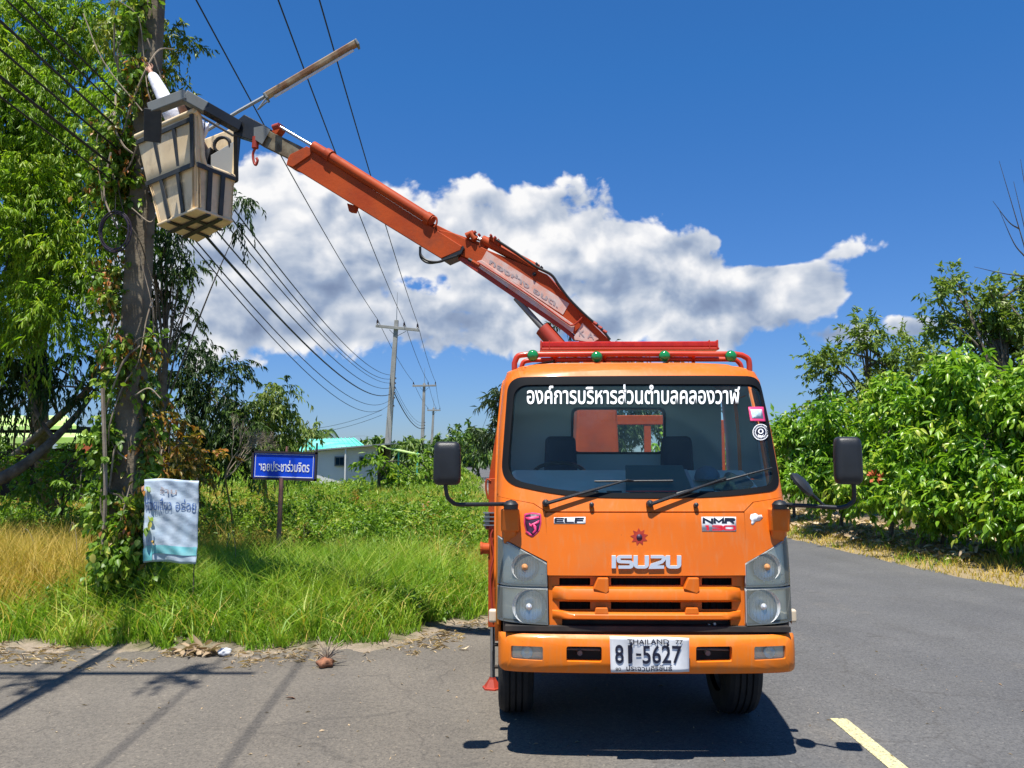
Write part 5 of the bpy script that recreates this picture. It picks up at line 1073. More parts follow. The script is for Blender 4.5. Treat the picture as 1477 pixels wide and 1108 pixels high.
# interior
dz = LP(925, 700, .55).z
mb = MB(); mb.hexa([(-.88, .42, 1.30), (.88, .42, 1.30), (.88, .95, 1.30), (-.88, .95, 1.30), (-.85, .40, 1.605), (.85, .40, 1.605), (.85, .95, 1.765), (-.85, .95, 1.765)])
dashb = mb.build('dashboard', M['dash'], truck, bevel=.03, seg=3)
mb = MB(); mb.hexa([(-.80, .245, 1.56), (.80, .245, 1.56), (.86, .42, 1.56), (-.86, .42, 1.56), (-.80, .26, 1.595), (.80, .26, 1.595), (.86, .42, 1.612), (-.86, .42, 1.612)]); mb.build('dash_shelf', M['dash'], truck)
for k in range(9): MB().box((-.62 + .155 * k, .44, 1.622), (.10, .012, .012)).build('demister_vent', M['black'], dashb)
for (x0, x1) in ((783, 836), (953, 1008)):
    cx = (LP(x0, 620, 1.35).x + LP(x1, 620, 1.35).x) / 2; seat = MB(); 
    seat.hexa([(cx - .27, .98, 1.02), (cx + .27, .98, 1.02), (cx + .27, 1.50, 1.02), (cx - .27, 1.50, 1.02), (cx - .26, .98, 1.18), (cx + .26, .98, 1.18), (cx + .26, 1.50, 1.16), (cx - .26, 1.50, 1.16)])
    st = seat.build('seat', M['seatcloth'], truck, bevel=.05, seg=3)
    MB().hexa([(cx - .27, 1.38, 1.15), (cx + .27, 1.38, 1.15), (cx + .27, 1.52, 1.15), (cx - .27, 1.52, 1.15), (cx - .27, 1.44, 1.62), (cx + .27, 1.44, 1.62), (cx + .27, 1.56, 1.62), (cx - .27, 1.56, 1.62)]).build('backrest', M['seatcloth'], st, bevel=.05, seg=3)
    MB().hexa([(cx - .26, 1.44, 1.60), (cx + .26, 1.44, 1.60), (cx + .26, 1.56, 1.60), (cx - .26, 1.56, 1.60), (cx - .13, 1.46, 1.76), (cx + .13, 1.46, 1.76), (cx + .13, 1.57, 1.76), (cx - .13, 1.57, 1.76)]).build('backrest', M['seatcloth'], st, bevel=.04, seg=3)
    MB().hexa([(cx - .135, 1.44, 1.72), (cx + .135, 1.44, 1.72), (cx + .135, 1.55, 1.72), (cx - .135, 1.55, 1.72), (cx - .12, 1.46, 2.02), (cx + .12, 1.46, 2.02), (cx + .12, 1.54, 2.02), (cx - .12, 1.54, 2.02)]).build('headrest', M['seatcloth'], st, bevel=.045, seg=4)
swc = Vector((LP(808, 675, 1.0).x, 1.08, 1.72)); ax = Vector((0, -.45, .9)).normalized(); u = Vector((1, 0, 0)); v = ax.cross(u); mb = MB()
mb.tube([swc + (u * math.cos(t) + v * math.sin(t)) * .20 for t in [2 * PI * i / 36 for i in range(37)]], .014, 8, False)
for t in (.3, 2.8, 4.7): mb.tube([swc - ax * .03, swc + (u * math.cos(t) + v * math.sin(t)) * .19], .012, 6)
mb.lathe(swc - ax * .05, ax, [(0, .05), (.03, .06), (.045, .03)], 16, True); mb.build('steering_wheel', M['black'], truck, smooth=True)
MB().tube([swc - ax * .05, swc - ax * .45], .03, 8).build('steering_column', M['black'], truck)

# --- headlights
HXO = .928
for s in (-1, 1):
    zz = lambda py: S(930, py).z
    xi = lambda py: s * .5 * (abs(S(790.5, py).x) + abs(S(1077, py).x))
    up = [(s * HXO, zz(776)), (xi(812), zz(813)), (xi(846), zz(847)), (s * HXO, zz(847))]
    lo_ = [(s * HXO, zz(849.5)), (xi(850), zz(849.5)), (xi(903), zz(903)), (s * HXO, zz(900))]
    whole = [up[0], up[1], lo_[2], lo_[3]]
    hl = patch('headlight', whole, M['headlamp'], off=-.045, thick=0, bevel=0)
    for L_ in (up, lo_):
        c = (sum(p[0] for p in L_) / 4, sum(p[1] for p in L_) / 4); w_ = .007
        inner = [(x + (w_ if x < c[0] else -w_), y + (w_ if y < c[1] else -w_) - (.004 if y > c[1] else 0)) for x, y in L_]
        patch('lamp_bezel', L_, M['panelgrey'], hl, holes=[inner], off=.001, thick=.03, bevel=0)
        patch('lens', L_, M['lampglass'], hl, off=.006, thick=0, bevel=0)
    # lower round reflector with bulb, upper one with amber bulb
    for (px, py, r, bulb, rw_) in (((763 if s < 0 else 1101), 875, .105, 'glassbulb', 1), ((757 if s < 0 else 1106), 818, .085, 'amber', .8)):
        c = S(px, py, off=.004); ax = Vector((0, 1, 0)); mb = MB()
        mb.lathe(c, ax, [(0, r), (.010, r * .93), (.022, r * .75), (.033, r * .45), (.038, .02)], 28); mb.build('reflector', M['reflector'], hl, smooth=True)
        mb = MB(); mb.lathe(c + Vector((0, .036, 0)), -ax, [(0, .02), (.03, .022), (.045, .018), (.055, .0)], 14); mb.build('bulb', M['amber'] if bulb == 'amber' else M['chrome'], hl, smooth=True)
        mb = MB()
        for k in range(-4, 5):
            x = k * r * .2; hh = math.sqrt(max(r * r - x * x, 0)) * .9; mb.tube([c + Vector((x, .006, -hh)), c + Vector((x, .006, hh))], .0022, 4, False)
        mb.build('lens_flute', M['lampglass'], hl, fix=False)
    mb = MB()
    for k in range(4):
        for j in range(2):
            px = (742 + 13 * k) if s < 0 else (1089 + 13 * k); p = S(px, 829 + 10 * j, off=-.004); mb.lathe(p, (0, -1, 0), [(0, .006), (.006, .004), (.008, 0)], 8)
    mb.build('reflector_stud', M['chrome'], hl, smooth=True)

# --- grille
gx0, gx1 = 791, 1076
def slot(x0, x1, y0, y1): return rxz([(x0, y0), (x1, y0), (x1, y1), (x0, y1)], .006)
holes = []
for (a, b) in ((807, 852), (882, 983.5), (1014, 1058)): holes.append(slot(a, b, 835, 845.5)); holes.append(slot(a, b, 869, 880.5))
gout = XZ([(gx0, 832), (gx1, 832), (1076.5, 908), (1056, 908), (1056, 893.5), (811, 893.5), (811, 908), (793, 908)])
grille = patch('grille', gout, M['orange'], holes=holes, off=-.035, thick=.02, bevel=.004)
def bar(x0, x1, y0, y1, dep, parent, mat='orange', taper=8, nm='grille_bar'):
    a = [S(x0, y0), S(x1, y0), S(x1 - taper * .0, y1), S(x0 + taper * .0, y1)]
    n = 24; vs = []
    for i in range(n + 1):
        f = i / n; xt = a[0].x + (a[1].x - a[0].x) * f; zt = a[0].z; zb = a[3].z; zm = (zt + zb) / 2; h = (zt - zb) / 2
        e = min(1, min(f, 1 - f) * 14)
        for (dy, zz) in ((.0, zt), (dep * e * .75, zt - h * .25), (dep * e, zt - h * .75), (dep * e, zb + h * .45), (dep * e * .55, zb + h * .08), (-.02, zb)):
            vs.append((xt, F(xt, zz) + .034 - dy, zz))
    fs = [(i * 6 + j, (i + 1) * 6 + j, (i + 1) * 6 + j + 1, i * 6 + j + 1) for i in range(n) for j in range(5)]
    me = bpy.data.meshes.new(nm); me.from_pydata(vs, [], fs); o = link(nm, me, M[mat], parent, True, 40); return o
bar(797, 1070, 846, 868.5, .060, grille); bar(797, 1070, 881, 894, .055, grille)
for (a, b) in ((857, 878), (987, 1008)):
    p = [S(a + 5, 833), S(b - 1, 833), S(b, 852), S(b - 4, 856), S(a - 2, 849)]; 
    mb = MB(); mb.prism([Vector((q.x, q.y - .028, q.z)) for q in p], (0, .045, 0)); mb.build('grille_block', M['orange'], grille, bevel=.006)
    p = [S(a + 2, 876), S(b - 2, 876), S(b, 886), S(a, 886)]; mb = MB(); mb.prism([Vector((q.x, q.y - .018, q.z)) for q in p], (0, .035, 0)); mb.build('grille_block', M['orange'], grille, bevel=.006)
MB().box((0, .25, .97), (1.30, .04, .40)).build('radiator', M['dirtymetal'], truck)
mb = MB()
for k in range(30): mb.box((-.60 + .041 * k, .215, .97), (.004, .02, .36))
mb.build('radiator_fins', M['dirtymetal'], truck)['kind'] = 'stuff'
MB().box((0, .19, .79), (1.78, .10, .10)).build('lower_crossmember', M['dirtymetal'], truck)
for (px, py) in ((1023, 902), (1031, 900), (1038, 905)): p = LP(px, py, .12); MB().tube([p, p + Vector((0, .03, 0))], .008, 8).build('bolt', M['chrome'], truck)

# --- bumper
bo = []
top_b = .775; bot_b = .535
N = 20
outer = [(-.921, .56), (-.921, .755), (-.90, .770), (.90, .770), (.921, .755), (.921, .56), (.88, .540), (-.88, .540)]
bh = [rxz([(737, 931), (783, 933), (783, 953.5), (737, 950)], .012, Fb), rxz([(817, 932.5), (868, 933), (868, 955.5), (817, 954.5)], .014, Fb),
      rxz([(1004, 933), (1056, 932.5), (1056, 954.5), (1004, 955.5)], .014, Fb), rxz([(1088, 933), (1133, 931), (1133, 950), (1088, 953)], .012, Fb)]
bumper = patch('bumper', outer, M['bumper'], holes=bh, f=Fb, thick=.05, cell=.05, bevel=.010, xs=(.90, -.90, .925, -.925))
for i, h in enumerate(bh):
    xm = sum(p[0] for p in h) / len(h); zm = sum(p[1] for p in h) / len(h); w = max(p[0] for p in h) - min(p[0] for p in h); hh = max(p[1] for p in h) - min(p[1] for p in h)
    if i in (0, 3):
        fl = MB().box((xm, Fb(xm, zm) + .065, zm), (w * 1.05, .04, hh * 1.1)).build('fog_lamp', M['headlamp'], bumper)
        patch('lens', h, M['lampglass'], fl, f=Fb, off=-.012, thick=0, bevel=0, cell=.04)
        MB().lathe((xm, Fb(xm, zm) + .02, zm), (0, 1, 0), [(0, hh * .42), (.02, hh * .3), (.03, .005)], 18).build('reflector', M['reflector'], fl, smooth=True)
    else:
        MB().box((xm, Fb(xm, zm) + .14, zm), (w * 1.2, .03, hh * 1.5)).build('vent_backing', M['dirtymetal'], bumper)
        mb = MB(); mb.tube([(xm - w * .1, Fb(xm, zm) + .07, zm - .01), (xm - w * .1, Fb(xm, zm) + .12, zm - .01)], .016, 10); mb.tube([(xm - w * .5, Fb(xm, zm) + .10, zm + .01), (xm + w * .5, Fb(xm, zm) + .10, zm + .005)], .008, 6); mb.build('tow_hook', M['greysteel'], bumper)
MB().box((0, .12, .80), (1.75, .12, .03)).build('bumper_step', M['dirtymetal'], truck)
# licence plate
pl = [LP(879.5, 918, -.03), LP(993.5, 920, -.03), LP(994.5, 969.5, -.03), LP(881, 970, -.03)]
def pw(u, v, off=0):   # u right, v up
    p = pl[3].lerp(pl[2], u).lerp(pl[0].lerp(pl[1], u), v); return p + Vector((0, -off + .010 * math.sin(u * 9 + v * 2) * (v * .8 + .2) - .006 * math.sin(u * 17) * (1 - v), 0))
vs = [pw(i / 24, j / 10) for j in range(11) for i in range(25)]; me = bpy.data.meshes.new('licence_plate')
me.from_pydata(vs, [], [(j * 25 + i, j * 25 + i + 1, (j + 1) * 25 + i + 1, (j + 1) * 25 + i) for j in range(10) for i in range(24)])
plate = link('licence_plate', me, M['white'], truck, True); md = plate.modifiers.new('t', 'SOLIDIFY'); md.thickness = .004; md.offset = -1
def ptext(txt, u0, v0, w, h, bold, mat='ink', sp_=1.0):
    co, fs = text_fit(txt, w, h, bold, sp_); me = bpy.data.meshes.new('lettering')
    bm = bmesh.new(); vv = [bm.verts.new((x + u0, y + v0, 0)) for x, y, z in co]
    for f in fs:
        try: bm.faces.new([vv[i] for i in f])
        except ValueError: pass
    for i in range(1, 40):
        bmesh.ops.bisect_plane(bm, geom=bm.verts[:] + bm.edges[:] + bm.faces[:], plane_co=(i / 40, 0, 0), plane_no=(1, 0, 0), dist=1e-6)
    for v in bm.verts: v.co = pw(v.co.x, v.co.y, .005)
    bm.to_mesh(me); bm.free(); return link('lettering', me, M[mat], plate)
ptext('THAILAND', .22, .80, .53, .14, .012); ptext('77', .83, .815, .09, .125, .008)
ptext('8', .06, .25, .11, .52, .012); ptext('1', .225, .25, .045, .52, .010); ptext('-', .325, .47, .065, .07, .03); ptext('5627', .405, .25, .50, .52, .012)
ptext('ประจวบคีรีขันธ์', .20, .035, .58, .17, .012, 'ink'); ptext('80', .06, .05, .07, .09, .01)
for (u_, v_) in ((.27, .80), (.735, .78)):
    p = pw(u_, v_, .006); b_ = MB(); b_.lathe(p, (0, -1, 0), [(0, .008), (.004, .008), (.006, 0)], 10, True); b_.build('bolt', M['ink'], plate)
MB().hexa([tuple(pw(.262, .28, .0055)), tuple(pw(.278, .28, .0055)), tuple(pw(.278, .28, .005)), tuple(pw(.262, .28, .005)), tuple(pw(.262, .86, .0055)), tuple(pw(.278, .86, .0055)), tuple(pw(.278, .86, .005)), tuple(pw(.262, .86, .005))]).build('rust_streak', M['ink'], plate)

# --- badges and stickers
def stroke(pts, w, closed=False):
    """mitred flat stroke in 2-D -> left/right outline strips"""
    P = [Vector((x, y)) for x, y in pts]; n = len(P); Lf, Rt = [], []
    for i in range(n):
        a = (P[i] - P[i - 1]).normalized() if i > 0 else None; b = (P[i + 1] - P[i]).normalized() if i < n - 1 else None
        d = a if b is None else b if a is None else (a + b).normalized(); nrm_ = Vector((-d.y, d.x))
        k = 1 if (a is None or b is None) else 1 / max(.35, nrm_.dot(Vector((-a.y, a.x)))); wv = w if not isinstance(w, tuple) else w[0] + (w[1] - w[0]) * abs(nrm_.y)
        Lf.append(P[i] + nrm_ * wv / 2 * k); Rt.append(P[i] - nrm_ * wv / 2 * k)
    return Lf, Rt
def arc(cx, cy, rx, ry, a0, a1, n=6): return [(cx + rx * math.cos(math.radians(a0 + (a1 - a0) * i / n)), cy + ry * math.sin(math.radians(a0 + (a1 - a0) * i / n))) for i in range(n + 1)]
LET = {
 'I': [[(.5, 0), (.5, 1)]],
 'S': [[(.98, .90)] + arc(.16, .76, .13, .14, 90, 180, 4) + arc(.16, .64, .13, .12, 180, 260, 3)[1:] + arc(.84, .36, .13, .13, 80, 0, 4) + arc(.84, .24, .13, .14, 0, -90, 4)[1:] + [(.02, .10)]],
 'U': [[(.10, 1)] + arc(.28, .28, .18, .18, 180, 270, 5) + arc(.72, .28, .18, .18, 270, 360, 5) + [(.90, 1)]],
 'Z': [[(.02, .90)] + arc(.84, .76, .13, .14, 90, 0, 4) + [(.93, .66), (.80, .50), (.12, .24), (.06, .10), (.98, .10)]],
 'E': [[(.98, .90)] + arc(.2, .78, .14, .12, 90, 180, 4) + arc(.2, .22, .14, .12, 180, 270, 4) + [(.98, .10)], [(.08, .5), (.9, .5)]],
 'L': [[(.08, 1)] + arc(.2, .22, .12, .12, 180, 270, 4) + [(.98, .10)]],
 'F': [[(.98, .90), (.08, .90), (.08, 0)], [(.08, .5), (.9, .5)]],
 'N': [[(.08, 0), (.08, .93), (.92, .07), (.92, 1)]],
 'M': [[(.07, 0), (.07, .92), (.5, .30), (.93, .92), (.93, 0)]],
 'R': [[(.08, 0), (.08, .90)] + arc(.82, .74, .12, .16, 90, -90, 6) + [(.08, .56)], [(.55, .55), (.92, 0)]],
 '1': [[(.30, .88), (.62, .88), (.62, 0)]],
 '3': [[(.05, .90)] + arc(.84, .73, .11, .17, 90, -80, 5) + [(.4, .52)] + arc(.84, .28, .12, .18, 80, -90, 5) + [(.05, .10)]],
 '0': [[(.5, .90)] + arc(.80, .74, .13, .16, 90, 0, 3) + arc(.80, .26, .13, .16, 0, -90, 3) + arc(.20, .26, .13, .16, 270, 180, 3) + arc(.20, .74, .13, .16, 180, 90, 3) + [(.5, .90)]]}
def letters(name, txt, px0, px1, py0, py1, wpx, mat, parent, off, thick, gap=.14, widths=None, bevel=0):
    n = len(txt); ws = widths or [1] * n; tot = sum(ws) + gap * (n - 1); x = px0; unit = (px1 - px0) / tot; objs = []
    for ch, cw in zip(txt, ws):
        mb = MB(); W = unit * cw; H = py1 - py0
        for st in LET[ch]:
            pts = [(x + a * W if cw > .5 else x + W / 2, py1 - b * H) for a, b in st]; Lf, Rt = stroke(pts, wpx)
            k = len(Lf); q = [S(p.x, p.y) for p in Lf] + [S(p.x, p.y) for p in Rt]
            fr = [v - Vector((0, off, 0)) for v in q]; bk = [v - Vector((0, off - thick, 0)) for v in q]
            fs = [(i, i + 1, k + i + 1, k + i) for i in range(k - 1)]; m2 = 2 * k
            fs += [(i + m2, k + i + m2, k + i + 1 + m2, i + 1 + m2) for i in range(k - 1)] + [(i, i + m2, i + 1 + m2, i + 1) for i in range(k - 1)] + [(k + i, k + i + 1, k + i + 1 + m2, k + i + m2) for i in range(k - 1)]
            fs += [(0, k, k + m2, m2), (k - 1, k - 1 + m2, 2 * k - 1 + m2, 2 * k - 1)]; mb.add(fr + bk, fs)
        objs.append(mb.build(name, M[mat], parent, bevel=bevel)); x += unit * (cw + gap)
    return objs
letters('badge_letter', 'ISUZU', 882, 981, 801, 819.5, (6.2, 4.4), 'chrome', lid, .016, .016, .16, [.30, 1, 1, 1, 1], .0012)
st = patch('model_sticker', XZ([(799, 746.5), (844.5, 745.5), (844.5, 755.5), (799, 755.5)]), M['white'], lid, off=.002, thick=.0015, bevel=0)
letters('lettering', 'ELF', 800.5, 842.5, 747, 754.5, (3.8, 2.0), 'ink', st, .0035, .001, .10)
st = patch('model_sticker', XZ([(1011.5, 745.5), (1061.5, 745.5), (1062, 766.5), (1012.5, 766.5)]), M['white'], lid, off=.002, thick=.0015, bevel=0)
letters('lettering', 'NMR', 1014, 1059.5, 747.5, 755, (4.0, 2.4), 'ink', st, .0035, .001, .12)
letters('lettering', '130', 1014, 1060.5, 758, 765, (4.0, 2.0), 'redink', st, .0035, .001, .10, [.7, 1, 1.1])
ctr = (922, 774.5); pts = []
for i in range(18): a = math.radians(90 + 20 * i + 4); r = 12.8 if i % 2 == 0 else 8.0; pts.append((ctr[0] + r * math.cos(a), ctr[1] - r * math.sin(a)))
st = patch('star_emblem', XZ(pts), M['starred'], lid, off=.002, thick=.002, bevel=0, smooth=False)
patch('emblem_centre', XZ([(ctr[0] + 4.2 * math.cos(a), ctr[1] - 4.2 * math.sin(a)) for a in [2 * PI * i / 14 for i in range(14)]]), M['darkprint'], st, off=.006, thick=.003, bevel=0)
sh = [(756, 741), (768, 739), (780.5, 741), (781, 754), (778, 766), (768, 775.5), (759, 768), (755.5, 755)]
st = patch('shield_sticker', rxz(sh, .01), M['pink'], off=.002, thick=.0012, bevel=0)
c = (768, 756); patch('shield_print', rxz([(c[0] + (x - c[0]) * .86, c[1] + (y - c[1]) * .88) for x, y in sh], .01), M['darkprint'], st, off=.0034, thick=.001, bevel=0)
for L in ([(758, 746), (777, 744.5), (778, 748), (760, 750.5)], [(764, 757), (778, 750), (777, 755), (770, 760)], [(769, 755), (773.5, 759), (774, 766), (769, 771), (768, 768), (771, 764), (769, 760)], [(757, 767), (762, 767), (768, 772), (766, 773.5), (760, 770)], [(763, 754), (767, 757), (768, 762), (764, 759)]):
    patch('shield_stripe', XZ(L), M['pink'], st, off=.0048, thick=.001, bevel=0)
patch('torn_sticker', XZ([(1083, 742), (1090, 740.5), (1093, 743), (1098, 742.5), (1100, 746.5), (1096, 751), (1090, 752), (1086, 757), (1083.5, 756), (1084, 751), (1081.5, 748)]), M['whiteink'], off=.002, thick=.0012, bevel=0)
# windscreen lettering and stickers
def ws_text(txt, px0, px1, py0, py1, mat, off=.004, bold=.014, parent=None):
    co, fs = text_fit(txt, 1, 1, bold); vs = [S(px0 + (px1 - px0) * x, py1 - (py1 - py0) * y, off=off) for x, y, z in co]
    me = bpy.data.meshes.new('windscreen_lettering'); me.from_pydata(vs, [], fs); return link('windscreen_lettering', me, M[mat], parent or glass)
ws_text('องค์การบริหารส่วนตำบลคลองวาฬ', 760, 1067, 553.5, 583, 'whiteink')
stc = patch('tax_sticker', XZ([(1079, 587), (1101, 587), (1104.5, 608.5), (1082, 607.5)]), M['pink'], glass, off=.003, thick=.001, bevel=0)
patch('sticker_print', XZ([(1082, 590.5), (1098.5, 590.5), (1101, 604), (1084.5, 603.5)]), principled('pale_blue_print', (.40, .58, .66), .5, col2=(.65, .7, .72), nscale=60), stc, off=.0045, thick=.001, bevel=0)
def disc(cx, cy, r0, r1, n=26): return [(cx + r0 * math.cos(2 * PI * i / n), cy - r0 * math.sin(2 * PI * i / n)) for i in range(n)], ([(cx + r1 * math.cos(2 * PI * i / n), cy - r1 * math.sin(2 * PI * i / n)) for i in range(n)] if r1 else None)
a, b = disc(1097, 623.5, 11.8, 0); em = patch('round_sticker', XZ(a), M['ink'], glass, off=.003, thick=.001, bevel=0)
for r0, r1 in ((11.8, 10.8), (8.2, 7.3), (3.9, 2.2)):
    a, b = disc(1097, 622.5 if r0 < 5 else 623.5, r0, r1); patch('sticker_ring', XZ(a), M['whiteink'], em, holes=[XZ(b)], off=.0045, thick=.0008, bevel=0)
mb = MB()
for i in range(26):
    a = 2 * PI * i / 26; p = S(1097 + 9.5 * math.cos(a), 623.5 - 9.5 * math.sin(a), off=.0048); mb.box(p, (.003, .001, .007), Matrix.Rotation(-a + PI / 2, 3, 'Y'))
mb.build('sticker_marks', M['whiteink'], em)['kind'] = 'stuff'
patch('sticker_swirl', XZ([(1093, 627), (1099, 629), (1101, 626), (1100, 631), (1094, 630)]), M['whiteink'], em, off=.0046, thick=.0008, bevel=0)

# --- wipers
for (piv, knee, tips) in (((787, 726), (905, 692), ((857, 694.5), (970, 693.5))), ((936.5, 727), (1045, 689.5), ((975, 712), (1112, 675)))):
    p0 = S(*piv, off=.045); p1 = S(*knee, off=.035); wp = MB().lathe(S(*piv, off=-.0), (0, -1, .1), [(0, .022), (.03, .024), (.05, .020), (.058, .0)], 16).build('wiper', M['black'], truck, smooth=True)
    MB().tube([p0, p0.lerp(p1, .45), p1], [.012, .010, .006], 8).build('wiper_arm', M['black'], wp, smooth=True)
    a = S(*tips[0], off=.016); b = S(*tips[1], off=.016); mb = MB(); d = b - a
    pts = [S(tips[0][0] + (tips[1][0] - tips[0][0]) * i / 12, tips[0][1] + (tips[1][1] - tips[0][1]) * i / 12, off=.018) for i in range(13)]
    mb.tube(pts, .0065, 6); mb.build('wiper_blade', M['black'], wp); MB().tube([p1, pts[6]], .006, 6).build('wiper_clip', M['black'], wp)
for (px, py) in ((853, 729), (1003, 729.5)):
    MB().lathe(S(px, py, off=.0), (0, -1, .25), [(0, .014), (.02, .016), (.035, .014), (.04, 0)], 14).build('washer_nozzle', M['black'], truck, smooth=True)

# --- mirror brackets, arms, mirrors
for s in (-1, 1):
    pxs = (723, 749) if s < 0 else (1109, 1136); py = (733, 762)
    a = LP(pxs[0], py[0], .15); b = LP(pxs[1], py[1], .15); dd = .30
    o = MB().hexa([(a.x, .10, b.z - .02), (b.x, .12, b.z - .02), (b.x, .40, b.z - .02), (a.x, .40, b.z - .02), (a.x, .07, a.z), (b.x, .09, a.z), (b.x, .40, a.z), (a.x, .40, a.z)] if s < 0 else
                  [(a.x, .12, b.z - .02), (b.x, .10, b.z - .02), (b.x, .40, b.z - .02), (a.x, .40, b.z - .02), (a.x, .09, a.z), (b.x, .07, a.z), (b.x, .40, a.z), (a.x, .40, a.z)]).build('mirror_bracket', M['orange'], truck, bevel=.012, seg=3)
    a2 = LP((726 if s < 0 else 1112), 764, .15); b2 = LP((745 if s < 0 else 1134), 786, .15)
    MB().hexa([(a2.x, .18, b2.z), (b2.x, .20, b2.z), (b2.x, .42, b2.z), (a2.x, .42, b2.z), (a2.x, .115, a2.z), (b2.x, .125, a2.z), (b2.x, .42, a2.z), (a2.x, .42, a2.z)]).build('bracket_foot', M['orange'], o, bevel=.012)
L = lambda px, py, d: LP(px, py, d)
ma = MB(); piv = L(737, 727, .10); pts = bez([L(737, 727, .12), L(700, 727.5, .0), L(662, 728, -.10)], 5) + bez([L(655, 726.5, -.12), L(646, 718, -.15), L(643, 706, -.16)], 4) + [L(642, 694, -.16)]
m1 = ma.tube(pts, .013, 10).build('mirror_arm', M['black'], truck, smooth=True)
MB().lathe(piv + Vector((0, -.02, -.03)), (0, 0, 1), [(0, .045), (.03, .048), (.05, .03), (.058, 0)], 16).build('arm_cap', M['black'], m1, smooth=True)
def mirror(px0, px1, py0, py1, d, yawd):
    c = (LP(px0, py0, d) + LP(px1, py1, d)) / 2; w = LP(px1, py1, d).x - LP(px0, py0, d).x; h = LP(px0, py0, d).z - LP(px1, py1, d).z; n = 20; mb = MB(); vs = []
    R = Matrix.Rotation(math.radians(yawd), 3, 'Z')
    lev = [(-.055, .55, .62), (-.05, .80, .86), (-.035, .95, .97), (0, 1, 1), (.03, 1, 1), (.035, .93, .96)]
    for (dy, sx, sz) in lev:
        for i in range(32):
            t = 2 * PI * i / 32; e = .32; x = math.copysign(abs(math.cos(t)) ** e, math.cos(t)) * w / 2 * sx; z = math.copysign(abs(math.sin(t)) ** e, math.sin(t)) * h / 2 * sz; x *= 1 - .05 * (z / h)
            vs.append(c + R @ Vector((x, dy, z)))
    fs = [(j * 32 + i, j * 32 + (i + 1) % 32, (j + 1) * 32 + (i + 1) % 32, (j + 1) * 32 + i) for j in range(5) for i in range(32)]; fs += [tuple(range(31, -1, -1))]
    mb.add(vs, fs); o = mb.build('mirror', M['black'], truck, smooth=True, angle=50)
    MB().add([c + R @ Vector((math.copysign(abs(math.cos(t)) ** .32, math.cos(t)) * w * .45, .034, math.copysign(abs(math.sin(t)) ** .32, math.sin(t)) * h * .46)) for t in [2 * PI * i / 32 for i in range(32)]], [tuple(range(32))]).build('mirror_glass', M['chrome'], o, fix=False)
    return o
mirror(625.5, 664.5, 637, 700, -.16, 4); mirror(1203, 1243.5, 630, 699, -.16, -8)
pts = bez([L(1123, 728, .12), L(1160, 729.5, .0), L(1212, 732.5, -.12)], 5) + bez([L(1222, 730, -.14), L(1231, 722, -.15), L(1232, 708, -.16)], 4) + [L(1231, 694, -.16)]
m2 = MB().tube(pts, .013, 10).build('mirror_arm', M['black'], truck, smooth=True)
piv = L(1123, 727, .10); MB().lathe(piv + Vector((0, -.02, -.03)), (0, 0, 1), [(0, .045), (.03, .048), (.05, .03), (.058, 0)], 16).build('arm_cap', M['black'], m2, smooth=True)
c = L(1154, 701, -.06); ax = Vector((.62, -.35, .62)).normalized()
o = MB().lathe(c, ax, [(-.002, .0), (0, .082), (.018, .088), (.035, .070), (.046, .03), (.048, 0)], 26).build('round_mirror', M['black'], truck, smooth=True)
MB().tube([c + ax * .03, L(1172, 714, -.06), L(1188, 729, -.06)], [.016, .010, .009], 8).build('mirror_stalk', M['black'], o, smooth=True)
# side marker lamps
for (px, py) in ((711, 888), (1142, 888)):
    p = L(px, py, .45); MB().box(p, (.055, .05, .085)).build('side_marker_lamp', M['beigelens'], truck, bevel=.015, seg=3)

# --- roof rack, light bar, green lamps
rk = empty('roof_rack', (0, 0, 0)); rk.parent = truck
R0 = .95; r = .021
pts = [L(742, 541, R0)] + bez([L(742, 524, R0), L(747, 514, R0), L(758, 511.5, R0)], 4) + [L(900, 510.5, R0), L(1060, 511, R0)] + bez([L(1070, 512.5, R0), L(1079, 518, R0), L(1081, 527, R0)], 4) + [L(1081, 543, R0)]
MB().tube(pts, r, 10).build('rack_tube', M['red'], rk, smooth=True)
R1 = 1.02; pts = [L(752, 541, R1)] + bez([L(752, 530, R1), L(756, 522, R1), L(768, 519.5, R1)], 4) + [L(900, 518.5, R1), L(1050, 518.5, R1)] + bez([L(1062, 519.5, R1), L(1068, 526, R1), L(1070, 534, R1)], 4) + [L(1070, 543, R1)]
MB().tube(pts, r * .85, 10).build('rack_tube', M['red'], rk, smooth=True)
for px in (800, 872, 1000): MB().tube([L(px, 512, R0), L(px, 530, R1 + .1)], .014, 6).build('rack_strut', M['red'], rk)
MB().tube(bez([L(800, 521, R1 - .03), L(775, 526, R1 - .03), L(757, 532, R1 - .03), L(752, 543, R1)], 5), .008, 6).build('lamp_cable', M['hose'], rk)
a, b = L(779, 505, R0 + .02), L(1037, 491.5, R0 + .02)
lb = MB().box(((a.x + b.x) / 2, R0 + .09, a.z + .008), (b.x - a.x, .16, .016)).build('light_bar', M['red'], truck, bevel=.004)
MB().box(((a.x + b.x) / 2, R0 + .09, (a.z + b.z) / 2 + .007), (b.x - a.x - .01, .15, b.z - a.z - .02)).build('lens', M['lens_red'], lb, bevel=.012, seg=3)
for px in (780.5, 792.5, 1024, 1035.5): q = L(px, 498, R0); MB().box((q.x, R0 + .088, (a.z + b.z) / 2 + .008), (.012 if px in (780.5, 1035.5) else .006, .165, b.z - a.z - .006)).build('end_cap', M['red'], lb, bevel=.004)
for k in range(16):
    x = a.x + .12 + (b.x - a.x - .24) * k / 15; MB().box((x, R0 + .05, (a.z + b.z) / 2), (.035, .04, .022)).build('reflector_cell', M['darkred'], lb)
